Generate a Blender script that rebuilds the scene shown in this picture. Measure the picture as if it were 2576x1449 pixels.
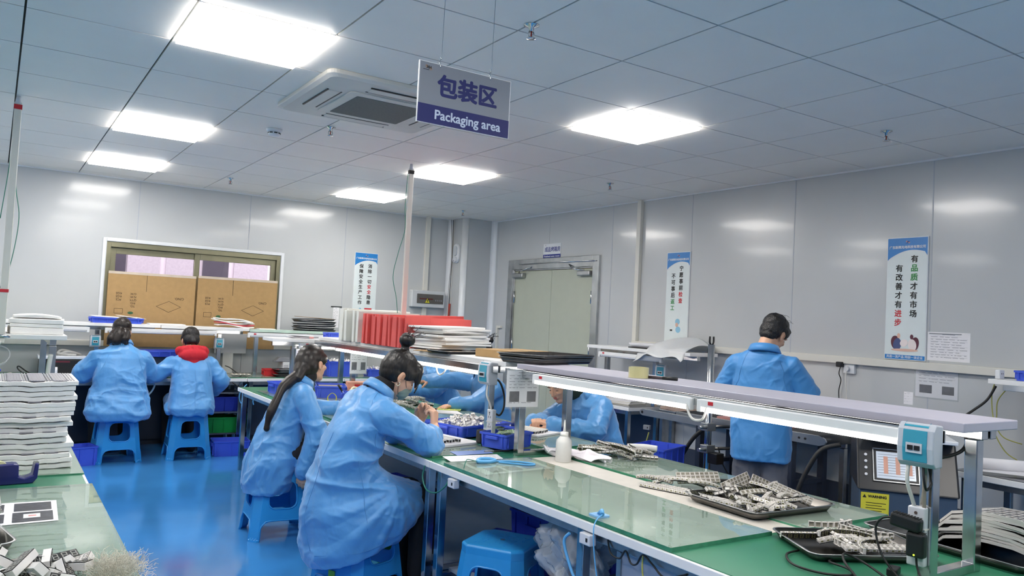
import bpy, bmesh, math, random
import numpy as np
from mathutils import Vector, Matrix, Euler
from mathutils.geometry import tessellate_polygon

SC = bpy.context.scene
for _o in list(bpy.data.objects):
    bpy.data.objects.remove(_o)

# ------------------------------------------------------------------ camera
cam_d = bpy.data.cameras.new('camera')
cam_d.sensor_width = 36.0
cam_d.lens = 1978.26 * 36.0 / 2576.0
cam_d.clip_start = 0.05
cam = bpy.data.objects.new('camera', cam_d)
SC.collection.objects.link(cam)
_yaw, _pitch, _roll = 0.581223, 0.0396734, 0.0501038
_f = Vector((math.sin(_yaw) * math.cos(_pitch), math.cos(_yaw) * math.cos(_pitch), math.sin(_pitch)))
_r0 = Vector((math.cos(_yaw), -math.sin(_yaw), 0))
_u0 = _r0.cross(_f)
_r = _r0 * math.cos(_roll) + _u0 * math.sin(_roll)
_u = _u0 * math.cos(_roll) - _r0 * math.sin(_roll)
cam.matrix_world = Matrix(((_r.x, _u.x, -_f.x, 0), (_r.y, _u.y, -_f.y, 0), (_r.z, _u.z, -_f.z, 1.5), (0, 0, 0, 1)))
SC.camera = cam

# ------------------------------------------------------------------ world, exposure
SC.view_settings.view_transform = 'Standard'
SC.view_settings.look = 'None'
SC.view_settings.gamma = 1.0
SC.view_settings.use_curve_mapping = False
SC.view_settings.exposure = 1.34
SC.cycles.use_denoising = True
SC.cycles.max_bounces = 8
SC.cycles.diffuse_bounces = 6
SC.cycles.glossy_bounces = 3
SC.cycles.transmission_bounces = 4
SC.cycles.transparent_max_bounces = 12
SC.cycles.sample_clamp_indirect = 12.0
SC.cycles.caustics_reflective = False
SC.cycles.caustics_refractive = False
PANEL_POWER = 10.0     # ceiling LED panels
TUBE_POWER = 11.0      # bench tubes
W = bpy.data.worlds.new('overcast_sky')
SC.world = W
W.use_nodes = True
_bg = W.node_tree.nodes['Background']
_bg.inputs[0].default_value = (0.95, 0.94, 1.0, 1)
_bg.inputs[1].default_value = 1.6

# ------------------------------------------------------------------ helpers
def lin(h):
    if isinstance(h, str):
        h = h.lstrip('#')
        c = [int(h[i:i + 2], 16) / 255 for i in (0, 2, 4)]
    else:
        c = list(h)
    return tuple(((x / 12.92) if x <= 0.04045 else ((x + 0.055) / 1.055) ** 2.4) for x in c) + (1.0,)

MATS = {}
def mat(name, col, rough=0.5, metal=0.0, spec=0.5, var=0.06, scale=9.0, bump=0.0, bscale=60.0, coat=0.0, stretch=None, emis=None, estr=0.0, sss=0.0, alpha=1.0, sheen=0.0):
    """Procedural principled material: noise varies the colour and roughness; optional fine bump."""
    if name in MATS:
        return MATS[name]
    m = bpy.data.materials.new(name)
    m.use_nodes = True
    nt = m.node_tree
    b = nt.nodes['Principled BSDF']
    c = lin(col)
    tc = nt.nodes.new('ShaderNodeTexCoord')
    mp = nt.nodes.new('ShaderNodeMapping')
    nt.links.new(tc.outputs['Object'], mp.inputs[0])
    if stretch:
        mp.inputs['Scale'].default_value = stretch
    if var > 0:
        n = nt.nodes.new('ShaderNodeTexNoise')
        n.inputs['Scale'].default_value = scale
        n.inputs['Detail'].default_value = 4
        nt.links.new(mp.outputs[0], n.inputs['Vector'])
        r = nt.nodes.new('ShaderNodeValToRGB')
        r.color_ramp.elements[0].position = 0.3
        r.color_ramp.elements[1].position = 0.7
        r.color_ramp.elements[0].color = tuple(x * (1 - var) for x in c[:3]) + (1,)
        r.color_ramp.elements[1].color = tuple(min(1, x * (1 + var)) for x in c[:3]) + (1,)
        nt.links.new(n.outputs[0], r.inputs[0])
        nt.links.new(r.outputs[0], b.inputs['Base Color'])
    else:
        b.inputs['Base Color'].default_value = c
    b.inputs['Roughness'].default_value = rough
    b.inputs['Metallic'].default_value = metal
    b.inputs['Specular IOR Level'].default_value = spec
    b.inputs['Coat Weight'].default_value = coat
    b.inputs['Coat Roughness'].default_value = 0.08
    b.inputs['Alpha'].default_value = alpha
    b.inputs['Sheen Weight'].default_value = sheen
    if sss > 0:
        b.inputs['Subsurface Weight'].default_value = sss
        b.inputs['Subsurface Radius'].default_value = (0.012, 0.005, 0.003)
        b.inputs['Subsurface Scale'].default_value = 1.0
    if bump > 0:
        n2 = nt.nodes.new('ShaderNodeTexNoise')
        n2.inputs['Scale'].default_value = bscale
        n2.inputs['Detail'].default_value = 5
        nt.links.new(mp.outputs[0], n2.inputs['Vector'])
        bp = nt.nodes.new('ShaderNodeBump')
        bp.inputs['Strength'].default_value = bump
        bp.inputs['Distance'].default_value = 0.01
        nt.links.new(n2.outputs[0], bp.inputs['Height'])
        nt.links.new(bp.outputs[0], b.inputs['Normal'])
    if emis:
        b.inputs['Emission Color'].default_value = lin(emis)
        b.inputs['Emission Strength'].default_value = estr
    MATS[name] = m
    return m

def glass_mat(name, tint, rough=0.02, ior=1.5, haze=0.0, hazecol='#dfe8e2'):
    """Sheet glass: Fresnel mix of tinted see-through and sharp reflection, plus an optional pale diffuse haze."""
    if name in MATS:
        return MATS[name]
    m = bpy.data.materials.new(name)
    m.use_nodes = True
    nt = m.node_tree
    nt.nodes.remove(nt.nodes['Principled BSDF'])
    out = nt.nodes['Material Output']
    tr = nt.nodes.new('ShaderNodeBsdfTransparent'); tr.inputs[0].default_value = lin(tint)
    gl = nt.nodes.new('ShaderNodeBsdfGlossy'); gl.inputs['Roughness'].default_value = rough
    fr = nt.nodes.new('ShaderNodeFresnel'); fr.inputs[0].default_value = ior
    mx = nt.nodes.new('ShaderNodeMixShader')
    base = tr.outputs[0]
    if haze > 0:
        df = nt.nodes.new('ShaderNodeBsdfDiffuse'); df.inputs[0].default_value = lin(hazecol)
        n = nt.nodes.new('ShaderNodeTexNoise'); n.inputs['Scale'].default_value = 7; n.inputs['Detail'].default_value = 6
        tc = nt.nodes.new('ShaderNodeTexCoord'); nt.links.new(tc.outputs['Object'], n.inputs['Vector'])
        mr = nt.nodes.new('ShaderNodeMapRange')
        mr.inputs[1].default_value = 0.3; mr.inputs[2].default_value = 0.7
        mr.inputs[3].default_value = haze * 0.86; mr.inputs[4].default_value = haze * 1.12
        nt.links.new(n.outputs[0], mr.inputs[0])
        m2 = nt.nodes.new('ShaderNodeMixShader')
        nt.links.new(mr.outputs[0], m2.inputs[0])
        nt.links.new(tr.outputs[0], m2.inputs[1]); nt.links.new(df.outputs[0], m2.inputs[2])
        base = m2.outputs[0]
    ge = nt.nodes.new('ShaderNodeNewGeometry')
    sb = nt.nodes.new('ShaderNodeMath'); sb.operation = 'SUBTRACT'; sb.inputs[0].default_value = 1.0
    mu = nt.nodes.new('ShaderNodeMath'); mu.operation = 'MULTIPLY'
    nt.links.new(ge.outputs['Backfacing'], sb.inputs[1])
    nt.links.new(fr.outputs[0], mu.inputs[0]); nt.links.new(sb.outputs[0], mu.inputs[1])
    nt.links.new(mu.outputs[0], mx.inputs[0])
    nt.links.new(base, mx.inputs[1]); nt.links.new(gl.outputs[0], mx.inputs[2])
    nt.links.new(mx.outputs[0], out.inputs[0])
    MATS[name] = m
    return m

def emit_mat(name, col, strength):
    if name in MATS:
        return MATS[name]
    m = bpy.data.materials.new(name)
    m.use_nodes = True
    nt = m.node_tree
    nt.nodes.remove(nt.nodes['Principled BSDF'])
    e = nt.nodes.new('ShaderNodeEmission')
    e.inputs[0].default_value = lin(col)
    e.inputs[1].default_value = strength
    nt.links.new(e.outputs[0], nt.nodes['Material Output'].inputs[0])
    MATS[name] = m
    return m

def frame(o, ux, uy):
    """4x4 from an origin and two in-plane axes; z is their cross product."""
    ux = Vector(ux).normalized(); uy = Vector(uy).normalized(); uz = ux.cross(uy)
    return Matrix(((ux.x, uy.x, uz.x, o[0]), (ux.y, uy.y, uz.y, o[1]), (ux.z, uy.z, uz.z, o[2]), (0, 0, 0, 1)))

def TR(x=0, y=0, z=0, rx=0, ry=0, rz=0, s=1.0):
    return Matrix.Translation((x, y, z)) @ Euler((rx, ry, rz)).to_matrix().to_4x4() @ Matrix.Scale(s, 4)

def spl(pts, n=6, closed=False):
    """Catmull-Rom samples through points."""
    P = [Vector(p) for p in pts]
    if len(P) < 3:
        return P
    out = []
    N = len(P)
    rng = N if closed else N - 1
    for i in range(rng):
        if closed:
            a, b, c, d = P[(i - 1) % N], P[i], P[(i + 1) % N], P[(i + 2) % N]
        else:
            a, b, c, d = P[max(0, i - 1)], P[i], P[i + 1], P[min(N - 1, i + 2)]
        for k in range(n):
            t = k / n
            out.append(0.5 * ((2 * b) + (c - a) * t + (2 * a - 5 * b + 4 * c - d) * t * t + (3 * b - a - 3 * c + d) * t ** 3))
    if not closed:
        out.append(P[-1])
    return out

def rrect(w, h, r, n=5, cx=0, cy=0):
    pts = []
    for (sx, sy, a0) in ((1, 1, 0), (-1, 1, 90), (-1, -1, 180), (1, -1, 270)):
        for k in range(n + 1):
            a = math.radians(a0 + 90 * k / n)
            pts.append((cx + sx * (w / 2 - r) + r * math.cos(a), cy + sy * (h / 2 - r) + r * math.sin(a)))
    return pts

class MB:
    def __init__(s, M=None):
        s.v = []; s.f = []; s.m = []; s.sm = []; s.cm = 0; s.M = M
    def use(s, i):
        s.cm = i
        return s
    def add(s, vs, fs, smooth=False, M=None):
        b = len(s.v)
        for v in vs:
            v = Vector(v)
            if M is not None: v = M @ v
            if s.M is not None: v = s.M @ v
            s.v.append(v[:])
        for f in fs:
            s.f.append(tuple(i + b for i in f)); s.m.append(s.cm); s.sm.append(smooth)
        return s
    def box(s, x0, x1, y0, y1, z0, z1, M=None):
        v = [(x0, y0, z0), (x1, y0, z0), (x1, y1, z0), (x0, y1, z0), (x0, y0, z1), (x1, y0, z1), (x1, y1, z1), (x0, y1, z1)]
        return s.add(v, [(0, 3, 2, 1), (4, 5, 6, 7), (0, 1, 5, 4), (1, 2, 6, 5), (2, 3, 7, 6), (3, 0, 4, 7)], False, M)
    def cbox(s, c, d, M=None):
        return s.box(c[0] - d[0] / 2, c[0] + d[0] / 2, c[1] - d[1] / 2, c[1] + d[1] / 2, c[2] - d[2] / 2, c[2] + d[2] / 2, M)
    def rings(s, rs, caps=True, smooth=True, closed=False, M=None):
        n = len(rs[0]); vs = [p for r in rs for p in r]; fs = []
        k = len(rs)
        for i in range(k if closed else k - 1):
            a, b = i * n, ((i + 1) % k) * n
            for j in range(n):
                j2 = (j + 1) % n
                fs.append((a + j, a + j2, b + j2, b + j))
        s.add(vs, fs, smooth, M)
        if caps and not closed:
            s.add(rs[0], [tuple(range(n))[::-1]], False, M)
            s.add(rs[-1], [tuple(range(n))], False, M)
        return s
    def tube(s, pts, r, n=8, closed=False, caps=True, M=None, flat=1.0):
        P = [Vector(p) for p in pts]; N = len(P)
        rr = r if isinstance(r, (list, tuple)) else [r] * N
        rs = []
        up = None
        for i in range(N):
            if closed: t = P[(i + 1) % N] - P[(i - 1) % N]
            else: t = P[min(N - 1, i + 1)] - P[max(0, i - 1)]
            t = t.normalized() if t.length > 1e-9 else Vector((0, 0, 1))
            if up is None:
                up = Vector((0, 0, 1)) if abs(t.z) < 0.9 else Vector((1, 0, 0))
            a = t.cross(up)
            if a.length < 1e-6: a = t.cross(Vector((0, 1, 0.01)))
            a.normalize(); b = a.cross(t).normalized(); up = b
            rs.append([P[i] + (a * math.cos(2 * math.pi * k / n) + b * flat * math.sin(2 * math.pi * k / n)) * rr[i] for k in range(n)])
        return s.rings(rs, caps, True, closed, M)
    def cyl(s, p0, p1, r0, r1=None, n=16, caps=True, M=None):
        return s.tube([p0, p1], [r0, r0 if r1 is None else r1], n, False, caps, M)
    def lathe(s, prof, c=(0, 0, 0), n=24, M=None, smooth=True):
        rs = [[(c[0] + r * math.cos(2 * math.pi * k / n), c[1] + r * math.sin(2 * math.pi * k / n), c[2] + z) for k in range(n)] for r, z in prof]
        return s.rings(rs, True, smooth, False, M)
    def prism(s, poly, z0, z1, M=None, holes=()):
        n = len(poly)
        loops = [list(poly)] + [list(h) for h in holes]
        flat = [p for l in loops for p in l]
        if holes:
            tris = tessellate_polygon([[Vector((p[0], p[1], 0)) for p in l] for l in loops])
            top = [tuple(t) for t in tris]
            a = flat[top[0][0]]; b = flat[top[0][1]]; c = flat[top[0][2]]
            if (b[0] - a[0]) * (c[1] - a[1]) - (b[1] - a[1]) * (c[0] - a[0]) < 0:
                top = [t[::-1] for t in top]
        else:
            top = [tuple(range(n))]
        vs = [(p[0], p[1], z1) for p in flat] + [(p[0], p[1], z0) for p in flat]
        K = len(flat)
        fs = list(top) + [tuple(i + K for i in t[::-1]) for t in top]
        b0 = 0
        for l in loops:
            L = len(l)
            for i in range(L):
                j = (i + 1) % L
                fs.append((b0 + i, b0 + i + K, b0 + j + K, b0 + j))
            b0 += L
        return s.add(vs, fs, False, M)
    def poly(s, pts, M=None):
        return s.add([(p[0], p[1], p[2] if len(p) > 2 else 0) for p in pts], [tuple(range(len(pts)))], False, M)
    def sph(s, c, r, n=16, m=10, M=None):
        r = (r, r, r) if not isinstance(r, (list, tuple)) else r
        vs = [(c[0], c[1], c[2] - r[2])]
        for i in range(1, m):
            ph = -math.pi / 2 + math.pi * i / m
            for k in range(n):
                th = 2 * math.pi * k / n
                vs.append((c[0] + r[0] * math.cos(ph) * math.cos(th), c[1] + r[1] * math.cos(ph) * math.sin(th), c[2] + r[2] * math.sin(ph)))
        vs.append((c[0], c[1], c[2] + r[2]))
        fs = [(0, 1 + (k + 1) % n, 1 + k) for k in range(n)]
        for i in range(m - 2):
            for k in range(n):
                a = 1 + i * n; b = a + n
                fs.append((a + k, a + (k + 1) % n, b + (k + 1) % n, b + k))
        a = 1 + (m - 2) * n; t = len(vs) - 1
        fs += [(a + k, a + (k + 1) % n, t) for k in range(n)]
        return s.add(vs, fs, True, M)
    def text(s, body, M, size, bold=0.0, depth=0.0004, align='CENTER', width=None, sx=1.0):
        c = bpy.data.curves.new('t', 'FONT'); c.body = body; c.size = size
        c.align_x = align; c.align_y = 'CENTER'; c.resolution_u = 3; c.offset = 0.0; c.extrude = depth
        o = bpy.data.objects.new('t', c); SC.collection.objects.link(o)
        dg = bpy.context.evaluated_depsgraph_get()
        me = o.evaluated_get(dg).to_mesh()
        vs = [Vector(v.co) for v in me.vertices]; fs = [tuple(p.vertices) for p in me.polygons]
        if vs:
            w = max(v.x for v in vs) - min(v.x for v in vs)
            k = (width / w) if width else sx
            n = 1 if bold <= 0 else 7
            for q in range(n):       # heavier strokes: the glyph set several times, slightly shifted
                a = 2 * math.pi * q / max(1, n - 1); dx, dy = (0, 0) if q == 0 else (bold * math.cos(a), bold * math.sin(a))
                s.add([(v.x * k + dx, v.y + dy, v.z + q * .000012) for v in vs], fs, False, M)
        o.evaluated_get(dg).to_mesh_clear()
        bpy.data.objects.remove(o); bpy.data.curves.remove(c)
        return s
    def build(s, name, mats, parent=None, bevel=0.0, seg=2, label=None, solid=0.0, subd=0):
        me = bpy.data.meshes.new(name)
        me.from_pydata(s.v, [], s.f)
        mats = mats if isinstance(mats, (list, tuple)) else [mats]
        for m in mats: me.materials.append(m)
        me.polygons.foreach_set('material_index', s.m)
        me.polygons.foreach_set('use_smooth', s.sm)
        bm = bmesh.new(); bm.from_mesh(me)
        bmesh.ops.remove_doubles(bm, verts=bm.verts, dist=1e-6)
        bmesh.ops.recalc_face_normals(bm, faces=bm.faces)
        bm.to_mesh(me); bm.free()
        me.update()
        o = bpy.data.objects.new(name, me)
        SC.collection.objects.link(o)
        if parent is not None: o.parent = parent
        if label: o['label'] = label
        if solid:
            md = o.modifiers.new('thickness', 'SOLIDIFY'); md.thickness = solid; md.offset = -1
        if bevel:
            md = o.modifiers.new('edge', 'BEVEL'); md.width = bevel; md.segments = seg; md.limit_method = 'ANGLE'; md.angle_limit = 0.7
            md.harden_normals = False
        if subd:
            md = o.modifiers.new('sub', 'SUBSURF'); md.levels = subd; md.render_levels = subd
        return o

def tag(o, label, cat, group=None, kind=None):
    o['label'] = label; o['category'] = cat
    if group: o['group'] = group
    if kind: o['kind'] = kind
    return o

def thing(name, label, cat, loc=(0, 0, 0), rz=0.0, group=None, rot=None):
    o = bpy.data.objects.new(name, None)
    SC.collection.objects.link(o)
    o.empty_display_size = 0.05
    o.location = loc
    o.rotation_euler = rot if rot else (0, 0, rz)
    return tag(o, label, cat, group)

KIDS = {}
def dup(root, loc, rz=0.0, label=None, group=None, rot=None, scale=None):
    r = root.copy(); SC.collection.objects.link(r)
    r.location = loc; r.rotation_euler = rot if rot else (0, 0, rz)
    if scale: r.scale = scale
    if label: r['label'] = label
    if group: r['group'] = group
    if root.name not in KIDS:
        KIDS[root.name] = [(c, [g for g in bpy.data.objects if g.parent == c]) for c in bpy.data.objects if c.parent == root]
    for c, gs in KIDS[root.name]:
        k = c.copy(); SC.collection.objects.link(k); k.parent = r
        for g in gs:
            q = g.copy(); SC.collection.objects.link(q); q.parent = k
    return r

def struct(o):
    o['kind'] = 'structure'
    return o

R = math.radians
random.seed(7)
rnd = random.uniform

# ------------------------------------------------------------------ shared materials
m_chrome = mat('polished_steel', '#c9cbcc', 0.16, 1.0, var=0.12, scale=14)
m_steel = mat('brushed_steel', '#b4b6b6', 0.34, 1.0, var=0.1, scale=20)
m_darksteel = mat('dark_tray_steel', '#6f6c68', 0.3, 1.0, var=0.15, scale=12)
m_white = mat('white_laminate', '#e9e9e8', 0.38, var=0.03)
m_lilac = mat('pale_grey_laminate', '#b8b5c2', 0.42, var=0.03)
m_paper = mat('white_paper', '#ecebee', 0.7, var=0.03)
m_foam = mat('white_foam', '#f0efec', 0.75, var=0.03, bump=0.15, bscale=160)
m_foam2 = mat('translucent_foam', '#e3e2da', 0.7, var=0.04, bump=0.15, bscale=160)
m_redfoam = mat('red_foam', '#e2605b', 0.7, var=0.05, bump=0.15, bscale=150)
m_card = mat('brown_cardboard', '#ab8b5e', 0.8, var=0.05, scale=22)
m_carddark = mat('carton_edge', '#8c6a3e', 0.85, var=0.06)
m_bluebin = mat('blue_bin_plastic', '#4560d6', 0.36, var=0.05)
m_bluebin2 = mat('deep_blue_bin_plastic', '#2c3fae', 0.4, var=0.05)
m_greenbin = mat('green_bin_plastic', '#128a3c', 0.4, var=0.05)
m_stool = mat('sky_blue_stool_plastic', '#2f93d6', 0.27, var=0.04, coat=0.25)
m_black = mat('black_plastic', '#17181a', 0.42, var=0.1)
m_rubber = mat('black_cable_rubber', '#141414', 0.5, var=0.1)
m_wgrey = mat('light_grey_plastic', '#d3d5da', 0.4, var=0.03)
m_grey = mat('mid_grey_plastic', '#8d9096', 0.45, var=0.04)
m_mat = mat('green_bench_mat', '#327a5c', 0.36, var=0.06, scale=5)
m_ink = mat('black_ink', '#0e0e10', 0.6, var=0.05)
m_inkblue = mat('navy_ink', '#1b2d86', 0.45, var=0.04)
m_inkred = mat('red_ink', '#c8202e', 0.5, var=0.04)
m_inkgreen = mat('green_ink', '#1d8a3d', 0.5, var=0.04)
m_inkgrey = mat('grey_print_ink', '#8b8d95', 0.6, var=0.1, scale=60)
m_photo = mat('dark_photo_print', '#3a3b42', 0.5, var=0.5, scale=45)
m_pinkprint = mat('pale_red_print', '#d99a97', 0.6, var=0.1)
m_signblue = mat('banner_blue', '#2a80c8', 0.35, var=0.05)
m_signwhite = mat('banner_white', '#dde6e6', 0.3, var=0.02)
m_cyan = mat('pale_blue_print', '#8fc3dc', 0.5, var=0.04)
m_bcable = mat('sky_blue_cable', '#5aa7dd', 0.4, var=0.05)
m_gcable = mat('green_cable', '#2f7a68', 0.5, var=0.05)
m_ycable = mat('yellow_green_cable', '#a9a957', 0.5, var=0.05)
m_wcable = mat('white_cable', '#d9d6cf', 0.5, var=0.05)
m_edge = mat('green_glass_edge', '#3f8466', 0.18, var=0.15, scale=30, coat=0.4)
m_glass = glass_mat('bench_glass', '#d9e9df', 0.015, 1.7, 0.44, '#bfd1c4')  # pale haze colour stands in for reflected ceiling and wall light
m_tape = mat('glossy_pale_tape', '#e4dfd6', 0.3, var=0.05, scale=14)
m_clear = glass_mat('clear_plastic', '#f3f5f6', 0.1, 1.45, 0.14, '#f2f3f5')
m_bag = glass_mat('crinkled_bag_film', '#e9ebee', 0.25, 1.45, 0.5, '#eef1f5')
m_teal = mat('teal_breaker_window', '#3f9fb6', 0.12, var=0.05, coat=0.5)
m_yellow = mat('yellow_label', '#dcd33c', 0.5, var=0.03)
m_ytape = mat('yellow_tape', '#e9df54', 0.4, var=0.05)
m_led = mat('white_display_casing', '#e6e3df', 0.42, var=0.05)
m_ledface = mat('black_display_face', '#1d1d1c', 0.22, var=0.1)
m_resin = mat('pale_resin_backfill', '#8b887b', 0.35, var=0.12, scale=90)
m_seg = mat('unlit_segment_print', '#77764e', 0.4, var=0.05)
m_cream = mat('cream_duct_plastic', '#dad8cf', 0.45, var=0.03)
# ================================================================== the room
XR, YB, ZC = 5.40, 9.03, 2.76
XL, YF = -4.6, -4.2
GX, GY, T = 0.0348537, 4.048376, 0.6
LIGHTS = [(1, -1), (1, 3), (1, 6), (5, -1), (5, 3), (5, 6), (1, -5), (5, -6), (-3, -5), (-3, -1), (-3, 3), (-3, 6), (1, -9), (5, -9)]  # panels outside the view are added for light; one brightens the right wall

def floor_mat():
    m = mat('blue_epoxy_floor', '#3f88c9', 0.12, var=0.10, scale=1.6, bump=0.025, bscale=14, coat=0.3)
    return m
m_wall = mat('pale_grey_wall_panel', '#c1c4c5', 0.22, var=0.015, coat=0.25, scale=3, bump=0.012, bscale=35)
m_ceil = mat('pale_grey_ceiling_tile', '#f7f1e8', 0.5, var=0.01, scale=5, bump=0.03, bscale=220)
m_gap = mat('dark_joint', '#15171b', 0.7, var=0.05)
m_seam = mat('panel_joint_strip', '#aab0b9', 0.35, var=0.03)
m_trim = mat('white_powder_coat_trim', '#dfe2e5', 0.3, var=0.02)
m_skirt_shade = mat('dark_skirting_and_shade', '#3a4150', 0.5, var=0.06)  # back wall skirting, and the shade painted along the right wall foot

b = MB().box(XL - .1, XR + .1, YF - .1, YB + .1, -0.12, 0.0)
struct(b.build('floor', floor_mat()))

# ceiling: single tiles with open joints over a dark void
b = MB()
for i in range(-8, 9):
    for j in range(-14, 9):
        if (i, j) in LIGHTS: continue
        x0, x1 = GX + T * i + .0045, GX + T * (i + 1) - .0045
        y0, y1 = GY + T * j + .0045, GY + T * (j + 1) - .0045
        x0, x1, y0, y1 = max(x0, XL), min(x1, XR), max(y0, YF), min(y1, YB)
        if x1 - x0 < .01 or y1 - y0 < .01: continue
        b.box(x0, x1, y0, y1, ZC, ZC + .012)
b.use(1)
b.box(XL - .1, XR + .1, YF - .1, YB + .1, ZC + .016, ZC + .1)
struct(b.build('ceiling', [m_ceil, m_gap]))

def wall_slab(name, ax, pos, thick, spans, zspans_fn, seams):
    """Sandwich panels between seams; ax 'x' runs along x at y=pos, 'y' runs along y at x=pos."""
    b = MB()
    for a0, a1 in spans:
        cuts = [a0] + [s for s in seams if a0 < s < a1] + [a1]
        for c0, c1 in zip(cuts[:-1], cuts[1:]):
            for z0, z1 in zspans_fn(c0, c1):
                g0 = .0015 if c0 in seams else 0; g1 = .0015 if c1 in seams else 0
                if ax == 'x': b.use(0).box(c0 + g0, c1 - g1, pos, pos + thick, z0, z1)
                else: b.use(0).box(pos, pos + thick, c0 + g0, c1 - g1, z0, z1)
    lo, hi = spans[0][0], spans[-1][1]
    return b

WX0, WX1, WZ0, WZ1 = 0.93, 2.73, 1.06, 2.095
seams_b = [.068 + 1.142 * k for k in range(-4, 5)]
spans = [(XL, WX0), (WX0, WX1), (WX1, XR)]
b = wall_slab('wall_back', 'x', YB, .1, spans, lambda c0, c1: [(0, WZ0), (WZ1, ZC + .02)] if (c0 > WX0 - .01 and c1 < WX1 + .01) else [(0, ZC + .02)], seams_b)
b.use(1)
for s_ in seams_b:
    if WX0 < s_ < WX1:
        b.box(s_ - .004, s_ + .004, YB - .0012, YB + .001, WZ1 + .03, ZC)
    else:
        b.box(s_ - .004, s_ + .004, YB - .0012, YB + .001, 0, ZC)
struct(b.build('wall_back', [m_wall, m_seam]))
DY0, DY1, DZ = 6.53, 8.262, 2.215
seams_r = [2.95 + 1.13 * k for k in range(-6, 6)]
b = wall_slab('wall_right', 'y', XR, .1, [(YF, DY0), (DY0, DY1), (DY1, YB)], lambda c0, c1: [(DZ, ZC + .02)] if (c0 > DY0 - .01 and c1 < DY1 + .01) else [(0, ZC + .02)], seams_r)
b.use(1)
for s_ in seams_r:
    if not DY0 < s_ < DY1: b.box(XR - .0012, XR + .001, s_ - .004, s_ + .004, 0, ZC)
struct(b.build('wall_right', [m_wall, m_seam]))
struct(MB().box(XL - .1, XL, YF, YB, 0, ZC + .02).build('wall_left', m_wall))
struct(MB().box(XL, XR, YF - .1, YF, 0, ZC + .02).build('wall_front', m_wall))
struct(MB().box(XR - .012, XR, YF, DY0 - .02, 0, .40).build('shade_band_right', m_skirt_shade))  # dark band painted where shade falls at the foot of the wall
struct(MB().box(XL, 4.93, YB - .012, YB, 0, .12).build('baseboard_back', m_skirt_shade))

# corner pillar clad in the same panel, with rounded outer corner
px0, py0 = 4.945, 8.69
poly = [(px0, YB), (px0, py0 + .06)]
poly += [(px0 + .06 - .06 * math.cos(a), py0 + .06 - .06 * math.sin(a)) for a in [R(15 * k) for k in range(1, 7)]]
poly += [(XR, py0), (XR, YB)]
b = MB().prism(poly, 0, ZC + .01)
struct(b.build('trim_1', m_wall))
rp = [(px0 + .06 - .063 * math.cos(R(a)), py0 + .06 - .063 * math.sin(R(a))) for a in range(-6, 97, 8)]
rp2 = [(px0 + .06 - .05 * math.cos(R(a)), py0 + .06 - .05 * math.sin(R(a))) for a in range(96, -7, -8)]
b = MB()
rs = [[(p[0], p[1], z) for p in rp + rp2] for z in (0, ZC)]
b.rings(rs, True, True)
struct(b.build('trim_2', m_trim))
def cove(name, x, y, sx, sy):
    pts = [(x, y)] + [(x + sx * .055 * (1 - math.sin(R(a))), y + sy * .055 * (1 - math.cos(R(a)))) for a in range(0, 91, 10)]
    return struct(MB().prism(pts, 0, ZC).build(name, m_trim))
cove('trim_3', XR, py0, -1, -1)
cove('trim_4', px0, YB, -1, -1)
struct(MB().box(XL, px0, YB - .012, YB, ZC - .012, ZC).box(XR - .012, XR, YF, py0, ZC - .012, ZC).build('trim_5', m_trim))

# window with aluminium sliding sashes
w = thing('window_1', 'aluminium sliding window in the back wall', 'window', (WX0, YB, WZ0))
w['kind'] = 'structure'
for k in ('label', 'category'): del w[k]
m_alu = mat('champagne_aluminium', '#8b8870', 0.3, 0.75, var=0.08)
WW, WH = WX1 - WX0, WZ1 - WZ0
b = MB()
for (x0, x1, z0, z1) in ((-.035, 0.0, -.03, WH + .035), (WW, WW + .035, -.03, WH + .035), (0, WW, WH, WH + .035), (0, WW, -.03, 0)):
    b.box(x0, x1, -.018, .0, z0, z1)
b.build('casing', m_trim, w, .004)
b = MB()
b.box(0, .045, .0, .1, 0, WH).box(WW - .045, WW, .0, .1, 0, WH).box(.045, WW - .045, .0, .1, WH - .055, WH).box(.045, WW - .045, 0, .1, 0, .04)
b.build('outer_frame', m_alu, w, .003)
for k, (x0, x1, y0) in enumerate(((.045, WW / 2 + .03, .06), (WW / 2 - .03, WW - .045, .03))):
    b = MB().box(x0, x0 + .055, y0, y0 + .025, .04, WH - .055).box(x1 - .055, x1, y0, y0 + .025, .04, WH - .055).box(x0 + .055, x1 - .055, y0, y0 + .025, WH - .12, WH - .055).box(x0 + .055, x1 - .055, y0, y0 + .025, .04, .1)
    s_ = b.build('sash', m_alu, w, .003)
    MB().box(x0 + .05, x1 - .05, y0 + .01, y0 + .015, .09, WH - .11).build('pane', m_clear if False else glass_mat('window_pane', '#f7f6f7', 0.01, 1.45), s_)
# the building across the yard, seen over the cartons
def facade():
    t = thing('neighbouring_building', 'pale pink building facade seen through the window above the cartons', 'building', (0.3, 12.6, 0))
    MB().box(-3, 6, 0, .4, 0, 7).build('wall', mat('pink_render_wall', '#ddd0d8', 0.8, var=0.03), t)
    m_dk = mat('dark_window_glazing', '#4a444e', 0.15, var=0.1)
    m_wf = mat('pale_blind', '#b0a4ad', 0.6, var=0.08, scale=30)
    for k, (x0, x1, mm) in enumerate(((.98, 1.26, m_dk), (1.28, 1.72, m_wf), (2.32, 2.7, m_dk), (1.8, 2.28, m_wf), (2.78, 3.0, m_wf), (3.95, 4.35, m_dk), (3.0, 3.3, m_wf), (4.4, 4.9, m_wf))):
        o = MB().box(x0, x1, -.03, .02, 1.2, 3.1).build('window', mm, t)
        MB().box(x0 - .02, x1 + .02, -.05, .02, 3.1, 3.14).box(x0, x1, -.05, -.03, 2.42, 2.45).build('window_bar', m_trim, o)
facade()
struct(MB().box(-6, 10, 9.2, 14, -.2, -.1).build('ground_outside', mat('yard_concrete', '#a9a6a2', .8)))

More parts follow.
